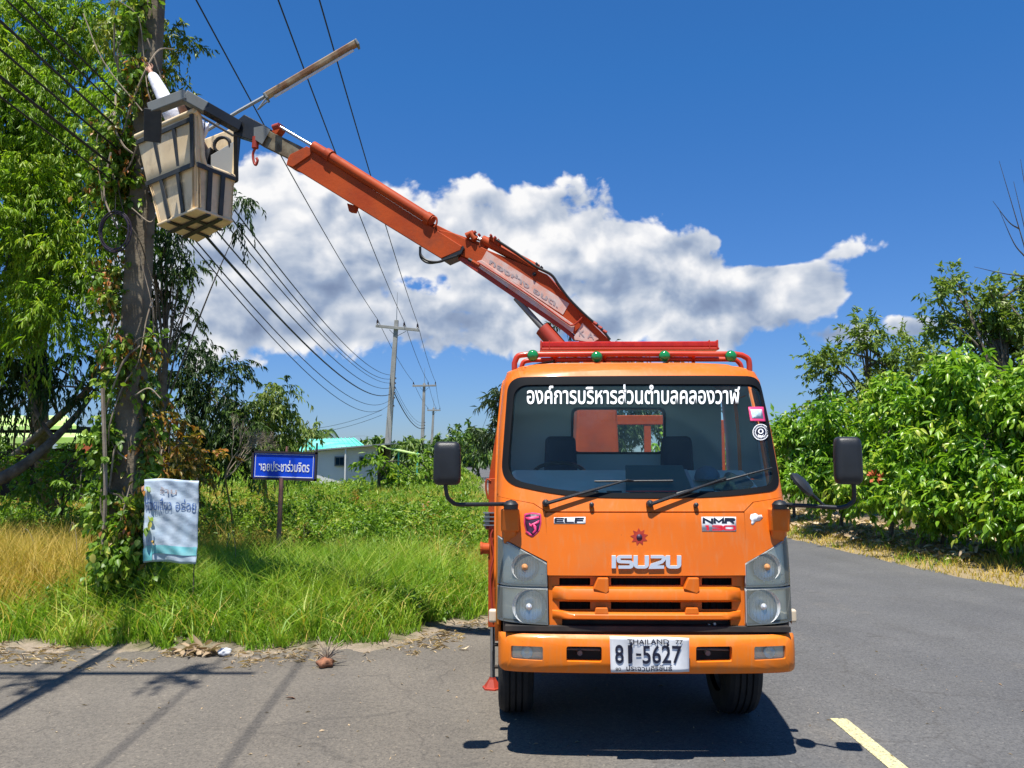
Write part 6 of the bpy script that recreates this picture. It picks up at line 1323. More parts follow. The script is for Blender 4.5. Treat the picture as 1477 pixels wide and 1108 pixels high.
for (px, py) in ((768.5, 512.5), (861, 514.5), (959, 513.5), (1055, 513.5)):
    p = L(px, py, R0 - .05); g = MB().lathe(p + Vector((0, .05, 0)), (0, -1, 0), [(0, .030), (.02, .041), (.035, .043)], 18, True).build('green_lamp', M['black'], truck, smooth=True)
    MB().lathe(p + Vector((0, .016, 0)), (0, -1, 0), [(0, .041), (.012, .040), (.022, .034), (.030, .020), (.033, 0)], 20).build('lens', M['lens_green'], g, smooth=True)

# --- wheels, axle, chassis
def wheel(x, y, steer=0):
    R, w = .395, .245; root = empty('wheel', (x, y, R), steer); root.parent = truck
    prof = [(-w / 2, R * .62), (-w / 2 - .004, R * .75), (-w / 2, R * .90), (-w / 2 + .012, R * .955), (-w / 2 + .035, R * .985)]
    k = 4; wid = (w - .07) / k
    for i in range(k):
        x0 = -w / 2 + .035 + wid * i; prof += [(x0 + .006, R), (x0 + wid - .008, R)]
        if i < k - 1: prof += [(x0 + wid - .006, R - .014), (x0 + wid + .003, R - .014)]
    prof += [(w / 2 - .035, R * .985), (w / 2 - .012, R * .955), (w / 2, R * .90), (w / 2 + .004, R * .75), (w / 2, R * .62)]
    MB().lathe((0, 0, 0), (1, 0, 0), prof, 56).build('tyre', M['rubber'], root, smooth=True, angle=30)
    s = 1 if x > 0 else -1
    MB().lathe((0, 0, 0), (s, 0, 0), [(-.09, R * .60), (.02, R * .60), (.09, R * .64), (.095, R * .60), (.05, R * .5), (.04, R * .3), (.10, R * .22), (.11, .0)], 32).build('rim', M['greysteel'], root, smooth=True)
    MB().lathe((0, 0, 0), (-s, 0, 0), [(.0, R * .62), (.06, R * .60), (.07, R * .3), (.10, .08), (.14, .07), (.14, 0)], 32).build('brake_drum', M['dirtymetal'], root, smooth=True)
    mb = MB()
    for i in range(6): a = 2 * PI * i / 6; mb.tube([(s * .035, math.cos(a) * .14, math.sin(a) * .14), (s * .07, math.cos(a) * .14, math.sin(a) * .14)], .012, 6)
    mb.build('wheel_nuts', M['chrome'], root)
xl = L(721, 990, .90).x + .108; xr = L(1097, 990, .90).x - .148
wheel(xl, 1.12, .03); wheel(xr, 1.12, .03)
for xx in (xl + .02, xr - .02): wheel(xx, 3.75)
for xx in (xl + .26, xr - .26): wheel(xx, 3.75)
MB().tube([(xl, 1.12, .42), (xr, 1.12, .42)], .05, 10).build('front_axle', M['dirtymetal'], truck)
MB().tube([(xl, 3.75, .40), (xr, 3.75, .40)], .08, 10).build('rear_axle', M['dirtymetal'], truck); MB().lathe((0, 3.58, .40), (0, 1, 0), [(0, .05), (.06, .17), (.17, .20), (.28, .17), (.34, .05)], 18, True).build('differential', M['dirtymetal'], truck, smooth=True)
for s in (-1, 1): MB().box((s * .38, 3.0, .66), (.09, 5.6, .19)).build('chassis_rail', M['dirtymetal'], truck)
mb = MB(); mb.hexa([(-.45, .22, .50), (.40, .22, .50), (.40, 1.3, .44), (-.45, 1.3, .44), (-.6, .2, .62), (.6, .2, .62), (.6, 1.3, .9), (-.6, 1.3, .9)]); mb.build('engine_undertray', M['dirtymetal'], truck, bevel=.03)
MB().box((0, 1.15, .92), (1.78, 1.2, .06)).build('cab_subframe', M['dirtymetal'], truck)
for s in (-1, 1):
    n = 14; mb = MB(); vs = []
    for i in range(n + 1):
        t = math.radians(25 + 120 * i / n); y = 1.12 + .47 * math.cos(t); z = .385 + .47 * math.sin(t)
        for x in (.64, .905): vs.append((s * x, y, min(z, .84)))
    mb.add(vs, [(2 * i, 2 * i + 1, 2 * i + 3, 2 * i + 2) for i in range(n)]); o = mb.build('wheel_arch', M['dirtymetal'], truck, smooth=True); md = o.modifiers.new('t', 'SOLIDIFY'); md.thickness = .012
# --- bed and turret behind the cab
MB().box((0, 4.1, 1.02), (1.86, 3.5, .09)).build('bed_floor', M['redor'], truck)
for s in (-1, 1):
    MB().box((s * .93, 4.15, 1.22), (.04, 3.4, .36)).build('side_board', M['orange'], truck, bevel=.006)
    for k in range(4): MB().box((s * .955, 2.7 + .95 * k, 1.22), (.02, .06, .36)).build('board_hinge', M['redor'], truck)
MB().box((0, 5.86, 1.22), (1.86, .04, .36)).build('tail_board', M['orange'], truck, bevel=.006)
hb = 2.75
zt = L(900, 606, hb).z
MB().box((.13, hb, zt), (1.60, .05, .09)).build('headboard_rail', M['redor'], truck, bevel=.006); MB().box((.1, hb, 1.12), (1.7, .05, .08)).build('headboard_rail', M['redor'], truck, bevel=.006)
for px in (934, 1040): q = L(px, 640, hb); MB().box((q.x, hb + .003, (zt + 1.1) / 2), (.065, .045, zt - 1.1)).build('headboard_post', M['redor'], truck, bevel=.006)
MB().box((-.75, hb, (zt + 1.1) / 2), (.065, .045, zt - 1.1)).build('headboard_post', M['redor'], truck, bevel=.006)
TX = L(858, 600, 2.25).x
mb = MB(); mb.hexa([(TX - .24, 2.0, 1.0), (TX + .22, 2.0, 1.0), (TX + .22, 2.45, 1.0), (TX - .24, 2.45, 1.0), (TX - .17, 2.02, 2.35), (TX + .17, 2.02, 2.35), (TX + .17, 2.42, 2.35), (TX - .17, 2.42, 2.35)]); turret = mb.build('turret_column', M['redor'], truck, bevel=.02)
mb = MB(); mb.hexa([(TX - .17, 2.04, 2.35), (TX + .17, 2.04, 2.35), (TX + .17, 2.40, 2.35), (TX - .17, 2.40, 2.35), (TX - .10, 2.08, 2.72), (TX + .13, 2.08, 2.72), (TX + .13, 2.36, 2.72), (TX - .10, 2.36, 2.72)]); mb.build('turret_head', M['redor'], truck, bevel=.015)
MB().lathe((TX, 2.22, .75), (0, 0, 1), [(0, .30), (.25, .30), (.26, .26), (.32, .26)], 28, True).build('slewing_ring', M['dirtymetal'], truck, smooth=True)

# --- outrigger and controls on the left side
od = 1.62
outr = empty('outrigger', (0, 0, 0)); outr.parent = truck
def ob(name, x0, y0, x1, y1, dep, mat, d=od, bevel=.005, par=outr):
    a, b = L(x0, y0, d), L(x1, y1, d); return MB().box(((a.x + b.x) / 2, d + dep / 2, (a.z + b.z) / 2), (abs(b.x - a.x), dep, abs(a.z - b.z))).build(name, M[mat], par, bevel=bevel)
ob('outer_tube', 704.5, 690, 718, 905, .11, 'redor'); 
a, b = L(710.5, 903, od + .05), L(710.5, 980, od + .05); MB().tube([a, b], .020, 12).build('jack_rod', M['steel'], outr, smooth=True)
fz = L(710, 978, od + .05).z; MB().lathe((a.x, od + .05, .0), (0, 0, 1), [(0, .0), (.0, .085), (.012, .085), (.018, .07), (.075, .03), (.09, .025)], 6).build('foot_plate', M['darkred'], outr, bevel=0)
a = L(710.5, 975, od + .05); MB().tube([Vector((a.x, od + .05, .06)), Vector((a.x, od + .05, max(a.z, .1) + .2))], .020, 12).build('jack_rod', M['steel'], outr, smooth=True)
mb = MB(); mb.prism([L(726, 560, od + .1), L(734, 560, od + .1), L(717.5, 690, od + .1), L(705, 690, od + .1)], (0, .09, 0)); mb.build('slanted_frame', M['redor'], outr, bevel=.005)
MB().tube([L(694, 791, od + .02), L(706, 791, od + .02)], .045, 16).build('lock_knob', M['redor'], outr, smooth=True)
MB().tube([L(693, 791, od + .02), L(696, 791, od + .02)], .052, 16).build('knob_flange', M['redor'], outr)
for k in range(4): ob('control_lever', 697, 739 + 6 * k, 716, 740.5 + 6 * k, .03, 'steel', od - .03, 0); ob('valve_section', 699, 741 + 6 * k, 706, 744.5 + 6 * k, .05, 'greysteel', od - .02, .002)
ob('valve_bracket', 700, 757, 712, 764, .07, 'darkred', od - .02)
MB().tube(bez([L(708, 694, od), L(702, 692, od), L(701, 705, od), L(704, 720, od)], 5), .008, 6).build('handle_loop', M['redor'], outr)
MB().tube(bez([L(711, 764, od - .03), L(708, 775, od - .03), L(712, 800, od - .03), L(707, 830, od - .03), L(710, 880, od - .03)], 5), .008, 6).build('hydraulic_pipe', M['darkred'], outr)
for py in (930, 962): MB().tube([L(712, py, od + .05), L(722, py, od + .07)], .014, 8).build('jack_clamp', M['dirtymetal'], outr)
for s in (-1, 1): MB().box((0 if s < 0 else .0, 1.95 + .1 * s, .70), (1.9, .09, .13)).build('outrigger_beam', M['darkred'], outr)
MB().box((.98, od + .06, .75), (.10, .11, 1.0)).build('outer_tube', M['redor'], outr, bevel=.005); MB().tube([(.98, od + .06, .30), (.98, od + .06, .06)], .02, 12).build('jack_rod', M['steel'], outr)
MB().lathe((.98, od + .06, 0), (0, 0, 1), [(0, 0), (.0, .085), (.012, .085), (.018, .07), (.075, .03), (.09, .025)], 6).build('foot_plate', M['darkred'], outr)

# --- boom: side outlines lie in the vertical plane from the turret to the pole
BA = at(862, 495, 5.06 + 2.16); BBp = at(355, 190, 8.25); bdir = (BBp - BA); bn = Vector((bdir.y, -bdir.x, 0)).normalized()
if bn.y > 0: bn = -bn
def BP(px, py, back=0.0):
    r_ = ray(px, py); t = (BA - Vector((0, 0, CAMH)) - bn * back).dot(bn) / r_.dot(bn); return toL(Vector((0, 0, CAMH)) + r_ * t)
bnl = TRI @ bn
boom = empty('boom', (0, 0, 0)); boom.parent = truck
def bprof(name, pts, w, mat, back=0.0, bevel=.006, par=boom):
    mb = MB(); mb.prism([BP(x, y, back) for x, y in pts], -bnl * w); return mb.build(name, M[mat], par, bevel=bevel)
def btube(name, pts, r_, mat, back=0.0, par=boom, n=12, curve=False):
    P_ = [BP(x, y, back) for x, y in pts]; return MB().tube(bez(P_, 6) if curve else P_, r_, n).build(name, M[mat], par, smooth=True)
bprof('lower_arm', [(631, 331), (654, 336), (702, 360), (769, 387), (789, 396), (817, 430), (850, 463), (884, 496), (838, 500), (832, 486), (812, 466), (700, 386), (664, 368)], .20, 'redor')
bprof('lower_arm_flange', [(688, 377), (694, 375), (829, 469), (826, 481), (812, 470), (686, 383)], .012, 'decal', -.013, .002)
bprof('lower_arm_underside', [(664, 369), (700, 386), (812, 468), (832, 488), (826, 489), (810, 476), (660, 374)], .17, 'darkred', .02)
dc = bprof('faded_decal', [(702, 362), (821, 438), (812, 454), (694, 376)], .003, 'decal', -.004, 0)
co, fs = text_fit('กองช่าง อบต.', 1, 1, .03)
def dpt(u_, v_, off): return BP(698 + 116 * u_ + 4 * (v_ - .5), 370.5 + 75 * u_ - 12 * (v_ - .5), off)
me = bpy.data.meshes.new('lettering'); me.from_pydata([dpt(.07 + x * .86, .15 + y * .7, -.007) for x, y, z in co], [], fs); link('lettering', me, M['decalgrey'], dc)
dc = bprof('faded_decal', [(840, 466), (864, 489), (854, 494), (829, 490), (828, 486)], .003, 'decal', -.006, 0)
me = bpy.data.meshes.new('lettering'); me.from_pydata([BP(835 + 22 * x, 484 - 9 * y + 6 * x, -.009) for x, y, z in text_fit('K A', 1, 1, .01)[0]], [], text_fit('K A', 1, 1, .01)[1]); link('lettering', me, M['decalgrey'], dc)
bprof('outer_boom', [(413, 236), (416, 226), (440, 213.5), (452, 219), (666, 355), (664, 361), (636, 373), (600, 351)], .17, 'redor', -.03)
bprof('boom_collar', [(413, 238), (418, 223), (442, 211), (450, 215), (447, 224), (422, 241)], .20, 'redor', -.045, .004)
bprof('boom_end_plate', [(636, 374), (664, 361), (667, 354), (669, 358), (665, 366), (640, 377)], .18, 'black', -.035, .002)
bprof('knuckle', [(600, 330), (625, 322), (654, 336), (700, 352), (690, 372), (664, 372), (640, 372)], .12, 'redor', .03)
bprof('inner_boom', [(382, 185.5), (441, 214.5), (419, 230), (372, 207)], .12, 'weathered', .0)
bprof('inner_boom_tip', [(340, 175), (352, 165), (384, 182), (376, 206), (337, 194)], .14, 'black', -.02)
bprof('tip_plate', [(366, 184), (380, 181), (390, 187), (378, 208), (366, 200)], .004, 'greysteel', -.03, 0)
bprof('lug', [(500, 293), (514, 297), (511, 306), (503, 305)], .06, 'redor', .03)
btube('outer_cylinder', [(452, 211), (470, 222), (624, 319)], .052, 'redor', -.02); btube('cylinder_rod', [(402, 182), (455, 213)], .016, 'steel', -.02)
btube('rod_end', [(394, 184), (403, 181)], .03, 'darkred', -.05)
bprof('cylinder_lug', [(392, 190), (396, 178), (404, 178), (404, 186), (398, 194)], .10, 'redor', .0, .003)
for (x, y) in ((474, 224), (618, 316)): btube('cylinder_clamp', [(x - 3, y - 2), (x + 4, y + 2.5)], .064, 'redor', -.02)
btube('hose', [(455, 207), (520, 246), (600, 297), (624, 312)], .008, 'hose', -.03, n=6, curve=True); btube('hose', [(622, 313), (629, 314), (630, 322), (626, 328)], .010, 'redor', -.04, n=6, curve=True)
for k in range(2): btube('hose', [(606, 357 - k), (607, 368 + 3 * k), (617, 376 + 3 * k), (632, 378), (645, 374), (660, 369)], .012, 'hose', -.03 + .04 * k, n=8, curve=True)
btube('upper_cylinder', [(696, 346), (712, 354), (775, 388)], .045, 'redor', .05); btube('cylinder_joint', [(673, 341), (680, 337), (686, 346)], .035, 'redor', .0); btube('cylinder_rod', [(680, 340), (700, 349)], .02, 'steel', .04)
bprof('valve_block', [(704, 343), (708, 340), (722, 350), (718, 354)], .07, 'redor', -.01, .003)
for (x, y) in ((707, 341), (713, 344), (718, 348), (690, 340), (773, 382), (780, 387), (684, 336)): btube('fitting', [(x, y), (x + 2.5, y - 2)], .016, 'darkred' if x < 760 else 'hose', -.02, n=8)
for k in range(2): btube('hose', [(716, 347 - k), (745, 366 - k), (772, 385 - k), (795, 397 - k), (806, 413 - k * 2), (822, 434 - k * 2), (846, 458 - k * 2), (866, 474 - k), (880, 490)], .011, 'hose' if k else 'redor', -.01 - .02 * k, n=6, curve=True)
btube('pipe', [(689, 378), (760, 424), (815, 464), (826, 469), (834, 464), (840, 458)], .008, 'darkred', -.025, n=6, curve=True)
for k in range(3): btube('fitting', [(676 + 5 * k, 374 + 3 * k), (681 + 5 * k, 377 + 3 * k)], .017, 'redor' if k else 'hose', -.03, n=8)
for k in range(3): btube('fitting', [(856 + 7 * k, 465 + 6 * k), (861 + 7 * k, 468 + 6 * k)], .014, 'darkred', -.03, n=8)
btube('pin', [(770.8, 396), (771.2, 396.4)], .020, 'black', -.012); 
for (x, y) in ((771, 396), (731, 413)): p = BP(x, y, 0); MB().tube([p + bnl * .012, p - bnl * .02], .018, 12).build('pin', M['black'], boom)
btube('lift_cylinder', [(783, 474), (812, 508)], .078, 'darkred', .05); btube('cylinder_rod', [(744, 430), (784, 475)], .028, 'greysteel', .05)
# hook
hk = empty('hook_block', (0, 0, 0)); hk.parent = truck
p0 = BP(371, 203); mb = MB(); mb.tube([BP(369, 198), BP(368, 214)], .035, 10); mb.build('hook_swivel', M['darkred'], hk, smooth=True)
MB().tube(bez([BP(368, 214), BP(365, 222), BP(366, 233), BP(369, 238), BP(371.5, 232), BP(370, 228)], 5), .014, 8).build('hook', M['darkred'], hk, smooth=True)
# --- yoke arm holding the basket
yk = empty('basket_yoke', (0, 0, 0)); yk.parent = truck
def A(px, py, Y): return toL(at(px, py, Y))
def sqtube(name, a, b, w, mat, par): 
    d = (b - a); R_ = d.to_track_quat('X', 'Z').to_matrix(); return MB().box(a.lerp(b, .5), (d.length, w, w * 1.05), R_).build(name, M[mat], par, bevel=.008)
sqtube('yoke_beam', A(345, 184, 8.25), A(294, 155, 8.02), .105, 'black', yk); sqtube('yoke_beam', A(297, 157, 8.03), A(266, 139.5, 7.95), .11, 'greysteel', yk)
sqtube('yoke_beam', A(270, 138, 7.94), A(217, 158, 8.0), .10, 'greysteel', yk)
sqtube('yoke_drop', A(221, 158, 8.02), A(220, 205, 8.12), .16, 'band', yk)
# basket
Bn = [A(283, 298, 8.10), A(226, 322, 8.66), A(286, 346, 9.18), A(337, 317, 8.60)]; Tn = [A(281, 160, 8.0), A(197, 197, 8.85), None, A(344, 186, 8.62)]
Tn[2] = Tn[1] + Tn[3] - Tn[0]; ctr_b = (Bn[0] + Bn[2]) / 2
def bk(i, s, t, off=0.0):   # face i between corner i and i+1, s along, t up, off outward
    j = (i + 1) % 4; p = Bn[i].lerp(Bn[j], s).lerp(Tn[i].lerp(Tn[j], s), t); n_ = (Bn[j] - Bn[i]).cross(Tn[i] - Bn[i]).normalized()
    if n_.dot(p - (Bn[0] + Tn[2]) / 2) < 0: n_ = -n_
    step = -.022 if t < .44 else .0
    return p + n_ * (off + step)
basket = empty('basket', (0, 0, 0)); basket.parent = truck
def wallface(i, t1f, name='basket_wall'):
    mb = MB(); ts = [0, .2, .42, .46, .6, .8, 1.0]; nsx = 12
    for side, off in ((0, 0.0), (1, -.03)):
        vs = []
        for t in ts:
            for k in range(nsx + 1):
                s_ = k / nsx; tt = t * t1f(s_); vs.append(bk(i, s_, tt, off + (.008 * math.sin(PI * s_) if side == 0 else 0)))
        m_ = nsx + 1; mb.add(vs, [(a * m_ + k, a * m_ + k + 1, (a + 1) * m_ + k + 1, (a + 1) * m_ + k) for a in range(len(ts) - 1) for k in range(nsx)])
    o = mb.build(name, M['fibre'], basket, smooth=True, fix=False); return o
cut = lambda s_: 1.0 - .55 * min(1, max(0, (s_ - .02) / .16)) ** 1.5 if False else (1.0 if s_ < .0 else .46)
wallface(0, lambda s_: 1.0); wallface(1, lambda s_: 1.0); wallface(2, lambda s_: 1.0)
# face 3 runs corner 3 -> corner 0 ; high only close to corner 0
wallface(3, lambda s_: .46 if s_ < .80 else (.46 + .54 * min(1, (s_ - .80) / .10)))
mb = MB(); mb.prism([b_ for b_ in Bn], (0, 0, -.03)); mb.build('basket_floor', M['fibre'], basket, bevel=.01)
# rim
rim_pts = [bk(0, 0, 1), bk(0, .5, 1), bk(0, 1, 1), bk(1, .5, 1), bk(1, 1, 1), bk(2, .5, 1), bk(2, 1, 1)]
MB().tube(rim_pts, .030, 10).build('basket_rim', M['fibre'], basket, smooth=True)
cr = [bk(3, 1, 1), bk(3, .92, .97), bk(3, .87, .80), bk(3, .84, .55), bk(3, .78, .465), bk(3, .6, .46), bk(3, 0, .46)]
MB().tube(cr, .028, 10).build('basket_rim', M['fibre'], basket, smooth=True)
def strap(i, s0, t0, s1, t1, w=.062, name='strap'):
    a0, a1 = bk(i, s0, t0, .012), bk(i, s1, t1, .012); n_ = (bk(i, .5, .5, .1) - bk(i, .5, .5, 0)).normalized(); d = (a1 - a0); sdv = d.cross(n_).normalized() * w / 2
    MB().prism([a0 - sdv, a0 + sdv, a1 + sdv, a1 - sdv], n_ * .014).build(name, M['band'], basket, bevel=.003)
for s_ in (.33, .68): strap(0, s_, 0, s_, .44); strap(0, s_, .43, s_, .93); strap(2, s_, 0, s_, .9)
strap(0, .03, .44, .03, .97, .06); strap(1, .5, 0, .5, .95)
for s_ in (.36, .68): strap(3, s_, 0, s_, .44)
strap(3, .01, 0.43, .01, .98, .05)
for i in range(4): strap(i, 0, .44, 1, .44, .05, 'waist_strap')
strap(0, .03, .92, 1, .92, .045); 
# straps under the floor
def fl(u_, v_): return Bn[0].lerp(Bn[1], u_).lerp(Bn[3].lerp(Bn[2], u_), v_) + Vector((0, 0, -.034))
for u_ in (.33, .68): a_, b_ = fl(u_, 0), fl(u_, 1); sd = (b_ - a_).cross(Vector((0, 0, 1))).normalized() * .026; MB().prism([a_ - sd, a_ + sd, b_ + sd, b_ - sd], (0, 0, -.012)).build('floor_strap', M['band'], basket)
for v_ in (.32, .64): a_, b_ = fl(0, v_), fl(1, v_); sd = (b_ - a_).cross(Vector((0, 0, 1))).normalized() * .026; MB().prism([a_ - sd, a_ + sd, b_ + sd, b_ - sd], (0, 0, -.015)).build('floor_strap', M['band'], basket)
# upright post, control panel and rails at the open side
sqtube('basket_post', bk(3, 0, .42, .03), A(340, 190, 8.45), .045, 'band', basket)
pp_ = [A(304, 224, 8.55), A(304, 246, 8.55), A(337, 257, 8.62), A(337, 204, 8.62)]; MB().prism(pp_, Vector((.0, .05, 0))).build('control_panel', M['panelgrey'], basket, bevel=.004)
sqtube('basket_rail', A(288, 167, 8.2), A(337, 196, 8.45), .024, 'greysteel', basket)
cc = A(320, 209, 8.62); mb = MB()
for k in range(3): mb.tube([cc + Vector((math.cos(t) * (.085 + .006 * k), .02 * k, math.sin(t) * (.085 + .006 * k))) for t in [2 * PI * i / 20 for i in range(21)]], .016, 6, False)
mb.build('cable_reel', M['black'], basket, smooth=True)
sqtube('basket_post', A(296, 172, 8.35), A(293, 200, 8.35), .012, 'band', basket)

# ------------------------------------------------------------------ things on the dashboard
def tl(v): return TO + TR @ Vector(v)
c = LP(952, 690, .42); o = MB().hexa([tl((LP(903, 711, .34).x, .34, 1.625)), tl((LP(1000, 711, .34).x, .34, 1.625)), tl((LP(1000, 711, .34).x, .36, 1.622)), tl((LP(903, 711, .34).x, .36, 1.622)),
       tl(LP(902, 671, .52)), tl(LP(984, 671, .52)), tl(LP(984, 671, .54)), tl(LP(902, 671, .54))]).build('clipboard', M['clip'], bevel=.003); prop(o, 'dark green clipboard leaning on the dashboard behind the windscreen', 'clipboard')
o = MB().hexa([tl((LP(985, 711, .36).x, .37, 1.63)), tl((LP(1006, 711, .36).x, .37, 1.63)), tl((LP(1006, 711, .36).x, .39, 1.63)), tl((LP(985, 711, .36).x, .39, 1.63)), tl(LP(984, 677, .55)), tl(LP(991, 677, .55)), tl(LP(991, 677, .57)), tl(LP(984, 677, .57))]).build('paper_stack', M['panelgrey'], bevel=.002); prop(o, 'pale paper edge standing behind the green clipboard', 'papers')
o = MB().box(tl(LP(940, 711, .33) + Vector((0, 0, .01))), (.34, .012, .008)).build('pen', M['redink']); prop(o, 'long pink red pen lying along the foot of the clipboard', 'pen')
def blob(name, ctr_, rad_, mat, label, cat, seed, amp=.12, flat=0):
    bm = bmesh.new(); bmesh.ops.create_icosphere(bm, subdivisions=4, radius=1)
    for v in bm.verts:
        n_ = 1 + amp * (math.sin(v.co.x * 4 + seed) * math.cos(v.co.y * 5 + seed * 2) + .6 * math.sin(v.co.z * 7 + v.co.x * 5 + seed)); v.co = Vector((v.co.x * rad_[0] * n_, v.co.y * rad_[1] * n_, max(v.co.z, -.35) * rad_[2] * n_))
    me = bpy.data.meshes.new(name); bm.to_mesh(me); bm.free(); o = link(name, me, mat, None, True); o.location = tl(ctr_); o.rotation_euler = (0, 0, YAW); prop(o, label, cat); return o
cp = blob('cap', LP(1020, 688, .62), (.085, .11, .075), M['capcloth'], 'grey cloth cap on the dashboard beside the clipboard', 'cap', 1.0, .03)
vz = MB().lathe((0, -.09, -.012), (0, 0, 1), [(0, .085), (.006, .085)], 20, True).build('visor', M['capcloth'], cp)
blob('cloth_bag', LP(1058, 700, .50), (.12, .08, .075), M['bagcloth'], 'crumpled olive and grey cloth bundle at the right of the dashboard', 'cloth bag', 2.3, .16)

# ------------------------------------------------------------------ the worker in the basket
def skin_chain(name, joints, edges, radii, mat, parent, sub=2, root=0):
    me = bpy.data.meshes.new(name); me.from_pydata([tuple(j) for j in joints], edges, []); o = link(name, me, mat, parent)
    md = o.modifiers.new('skin', 'SKIN'); md.use_smooth_shade = True
    for i, r_ in enumerate(radii): me.skin_vertices[0].data[i].radius = (r_, r_) if not isinstance(r_, tuple) else r_
    me.skin_vertices[0].data[root].use_root = True
    s_ = o.modifiers.new('sub', 'SUBSURF'); s_.levels = sub; s_.render_levels = sub; return o
WF = TO + TR @ (Bn[0] * .44 + Bn[2] * .56); WF.z += .02
man = empty('person', WF, 0, 'worker in white shirt and green vest reaching from the basket to the pole', 'person')
def wp(px, py, Y): return at(px, py, Y) - WF
hip = Vector((.0, .0, .70)); chest = wp(258, 178, 8.50); neck = wp(264, 166, 8.45); head = wp(270, 158, 8.42)
shl = wp(247, 163, 8.42); elb = wp(232, 132, 8.60); wr = wp(217, 104, 8.80); sr = chest + Vector((.20, .1, .02)); er = chest + Vector((.02, .30, -.28)); wr2 = wp(235, 205, 8.9)
footL, footR = Vector((-.12, .03, .06)), Vector((.12, .03, .06)); knL, knR = Vector((-.14, -.10, .40)), Vector((.14, -.10, .40)); hL_, hR_ = Vector((-.10, 0, .68)), Vector((.10, 0, .68))
J = [hip, hip.lerp(chest, .5), chest, neck, head, shl, elb, wr, sr, er, wr2, hL_, knL, footL, hR_, knR, footR, wr + (wr - elb).normalized() * .08]
E = [(0, 1), (1, 2), (2, 3), (3, 4), (2, 5), (5, 6), (6, 7), (7, 17), (2, 8), (8, 9), (9, 10), (0, 11), (11, 12), (12, 13), (0, 14), (14, 15), (15, 16)]
skin_chain('body', J, E, [.13, .12, .14, .055, .085, .06, .042, .028, .06, .042, .028, .085, .06, .045, .085, .06, .045, .032], M['skin'], man)
skin_chain('shirt', [hip + Vector((0, 0, .02)), hip.lerp(chest, .5), chest, shl, shl.lerp(elb, .5), elb, elb.lerp(wr, .88), sr, er, er.lerp(wr2, .85)], [(0, 1), (1, 2), (2, 3), (3, 4), (4, 5), (5, 6), (2, 7), (7, 8), (8, 9)], [.15, .145, .165, .10, .088, .078, .060, .085, .06, .042], M['whitecloth'], man)
skin_chain('vest', [hip + Vector((.01, 0, .16)), hip.lerp(chest, .55), chest + Vector((.05, 0, .0)), chest + Vector((.09, .02, .04))], [(0, 1), (1, 2), (2, 3)], [.16, .158, .172, .12], M['green'], man)
skin_chain('trousers', [hip, hL_, knL, footL + Vector((0, 0, .04)), hR_, knR, footR + Vector((0, 0, .04))], [(0, 1), (1, 2), (2, 3), (0, 4), (4, 5), (5, 6)], [.145, .10, .078, .065, .10, .078, .065], M['darkcloth'], man)
for f_ in (footL, footR): MB().hexa([f_ + Vector(v) for v in ((-.045, -.17, -.06), (.045, -.17, -.06), (.045, .09, -.06), (-.045, .09, -.06), (-.035, -.14, -.01), (.035, -.14, -.01), (.04, .07, .05), (-.04, .07, .05))]).build('boot', M['black'], man, bevel=.02, seg=3)
bm = bmesh.new(); bmesh.ops.create_uvsphere(bm, u_segments=24, v_segments=16, radius=1)
for v in bm.verts: v.co = Vector((v.co.x * .083, v.co.y * .100, v.co.z * .115)) + head + Vector((-.01, 0, .03))
me = bpy.data.meshes.new('head'); bm.to_mesh(me); bm.free(); hd = link('head', me, M['skin'], man, True)
hc = head + Vector((-.01, 0, .03)); fd = Vector((-.85, .5, .2)).normalized(); sd_ = fd.cross(Vector((0, 0, 1))).normalized()
MB().lathe(hc + Vector((0, 0, .02)) - fd * .01, (.25 * fd.x, .25 * fd.y, 1), [(0, .098), (.03, .105), (.07, .09), (.095, .055), (.105, 0)], 20).build('cap', M['green'], man, smooth=True)
MB().lathe(hc - Vector((0, 0, .06)) - fd * .025, (0, 0, 1), [(0, .06), (.05, .088), (.09, .092)], 20).build('hair', M['hair'], man, smooth=True)
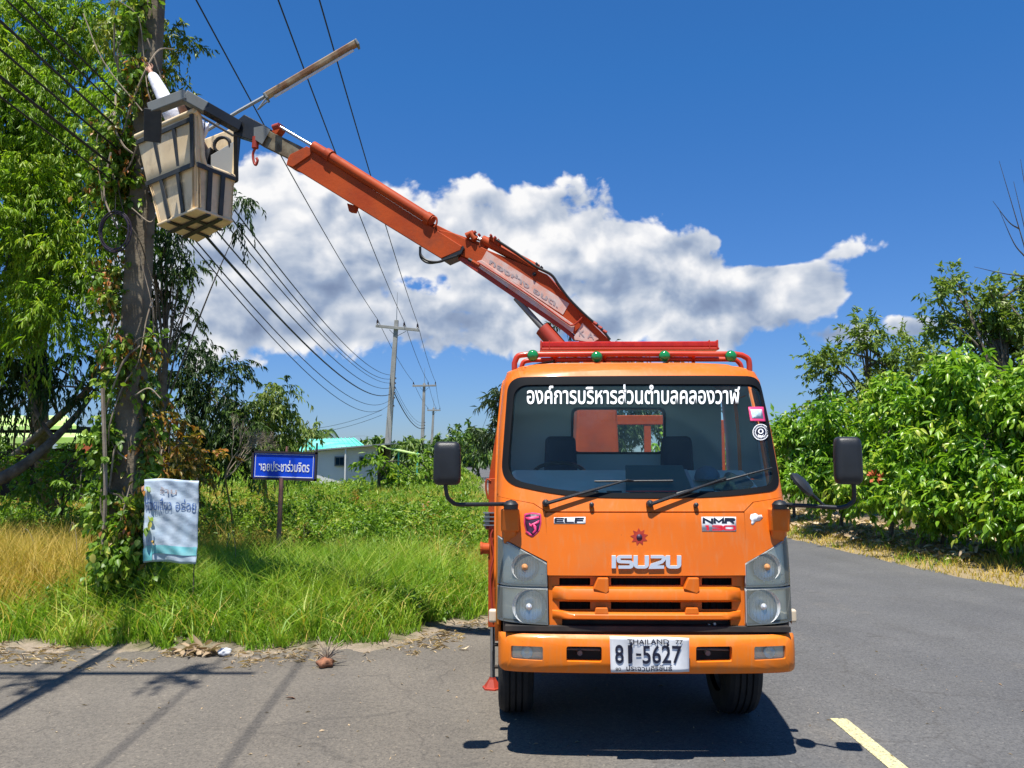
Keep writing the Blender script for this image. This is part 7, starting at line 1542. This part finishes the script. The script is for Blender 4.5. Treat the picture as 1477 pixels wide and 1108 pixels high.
MB().hexa([hc + fd * .08 + sd_ * .012 - Vector((0, 0, .03)), hc + fd * .08 - sd_ * .012 - Vector((0, 0, .03)), hc + fd * .115 - sd_ * .010 - Vector((0, 0, .03)), hc + fd * .115 + sd_ * .010 - Vector((0, 0, .03)), hc + fd * .08 + sd_ * .006 + Vector((0, 0, .01)), hc + fd * .08 - sd_ * .006 + Vector((0, 0, .01)), hc + fd * .09 - sd_ * .005 + Vector((0, 0, .01)), hc + fd * .09 + sd_ * .005 + Vector((0, 0, .01))]).build('nose', M['skin'], man, bevel=.004)
for s_ in (-1, 1):
    MB().lathe(hc + fd * .082 + sd_ * .030 * s_ + Vector((0, 0, .008)), fd, [(0, .012), (.006, .010), (.009, 0)], 10).build('eye', M['white'], man, smooth=True)
    MB().lathe(hc + sd_ * .080 * s_ - Vector((0, 0, .005)), sd_ * s_, [(0, .026), (.012, .028), (.014, .012)], 12).build('ear', M['skin'], man, smooth=True)
MB().tube([hc + fd * .088 + sd_ * .022 - Vector((0, 0, .055)), hc + fd * .094 - Vector((0, 0, .057)), hc + fd * .088 - sd_ * .022 - Vector((0, 0, .055))], .006, 6).build('mouth', M['pink'], man)
for (w_, e_) in ((wr, elb), (wr2, er)):
    d = (w_ - e_).normalized(); a_ = d.cross(Vector((0, 1, .3))).normalized(); n_ = d.cross(a_); palm = w_ + d * .05
    MB().hexa([w_ - a_ * .025 - n_ * .014, w_ + a_ * .025 - n_ * .014, w_ + a_ * .025 + n_ * .014, w_ - a_ * .025 + n_ * .014, w_ + d * .09 - a_ * .04 - n_ * .013, w_ + d * .09 + a_ * .04 - n_ * .013, w_ + d * .09 + a_ * .04 + n_ * .013, w_ + d * .09 - a_ * .04 + n_ * .013]).build('palm', M['skin'], man, bevel=.01, seg=3)
    for k, L_ in enumerate((.07, .08, .075, .058)):
        b0 = w_ + d * .085 + a_ * (-.03 + .02 * k); MB().tube(bez([b0, b0 + d * L_ * .5 + n_ * .008, b0 + d * L_ * .8 + n_ * .035], 4), [.0095 - .0004 * i for i in range(9)], 8).build('finger', M['skin'], man, smooth=True)
    b0 = w_ + d * .03 - a_ * .03; MB().tube(bez([b0, b0 + d * .03 - a_ * .025, b0 + d * .055 - a_ * .03 + n_ * .02], 4), [.011 - .0004 * i for i in range(9)], 8).build('thumb', M['skin'], man, smooth=True)
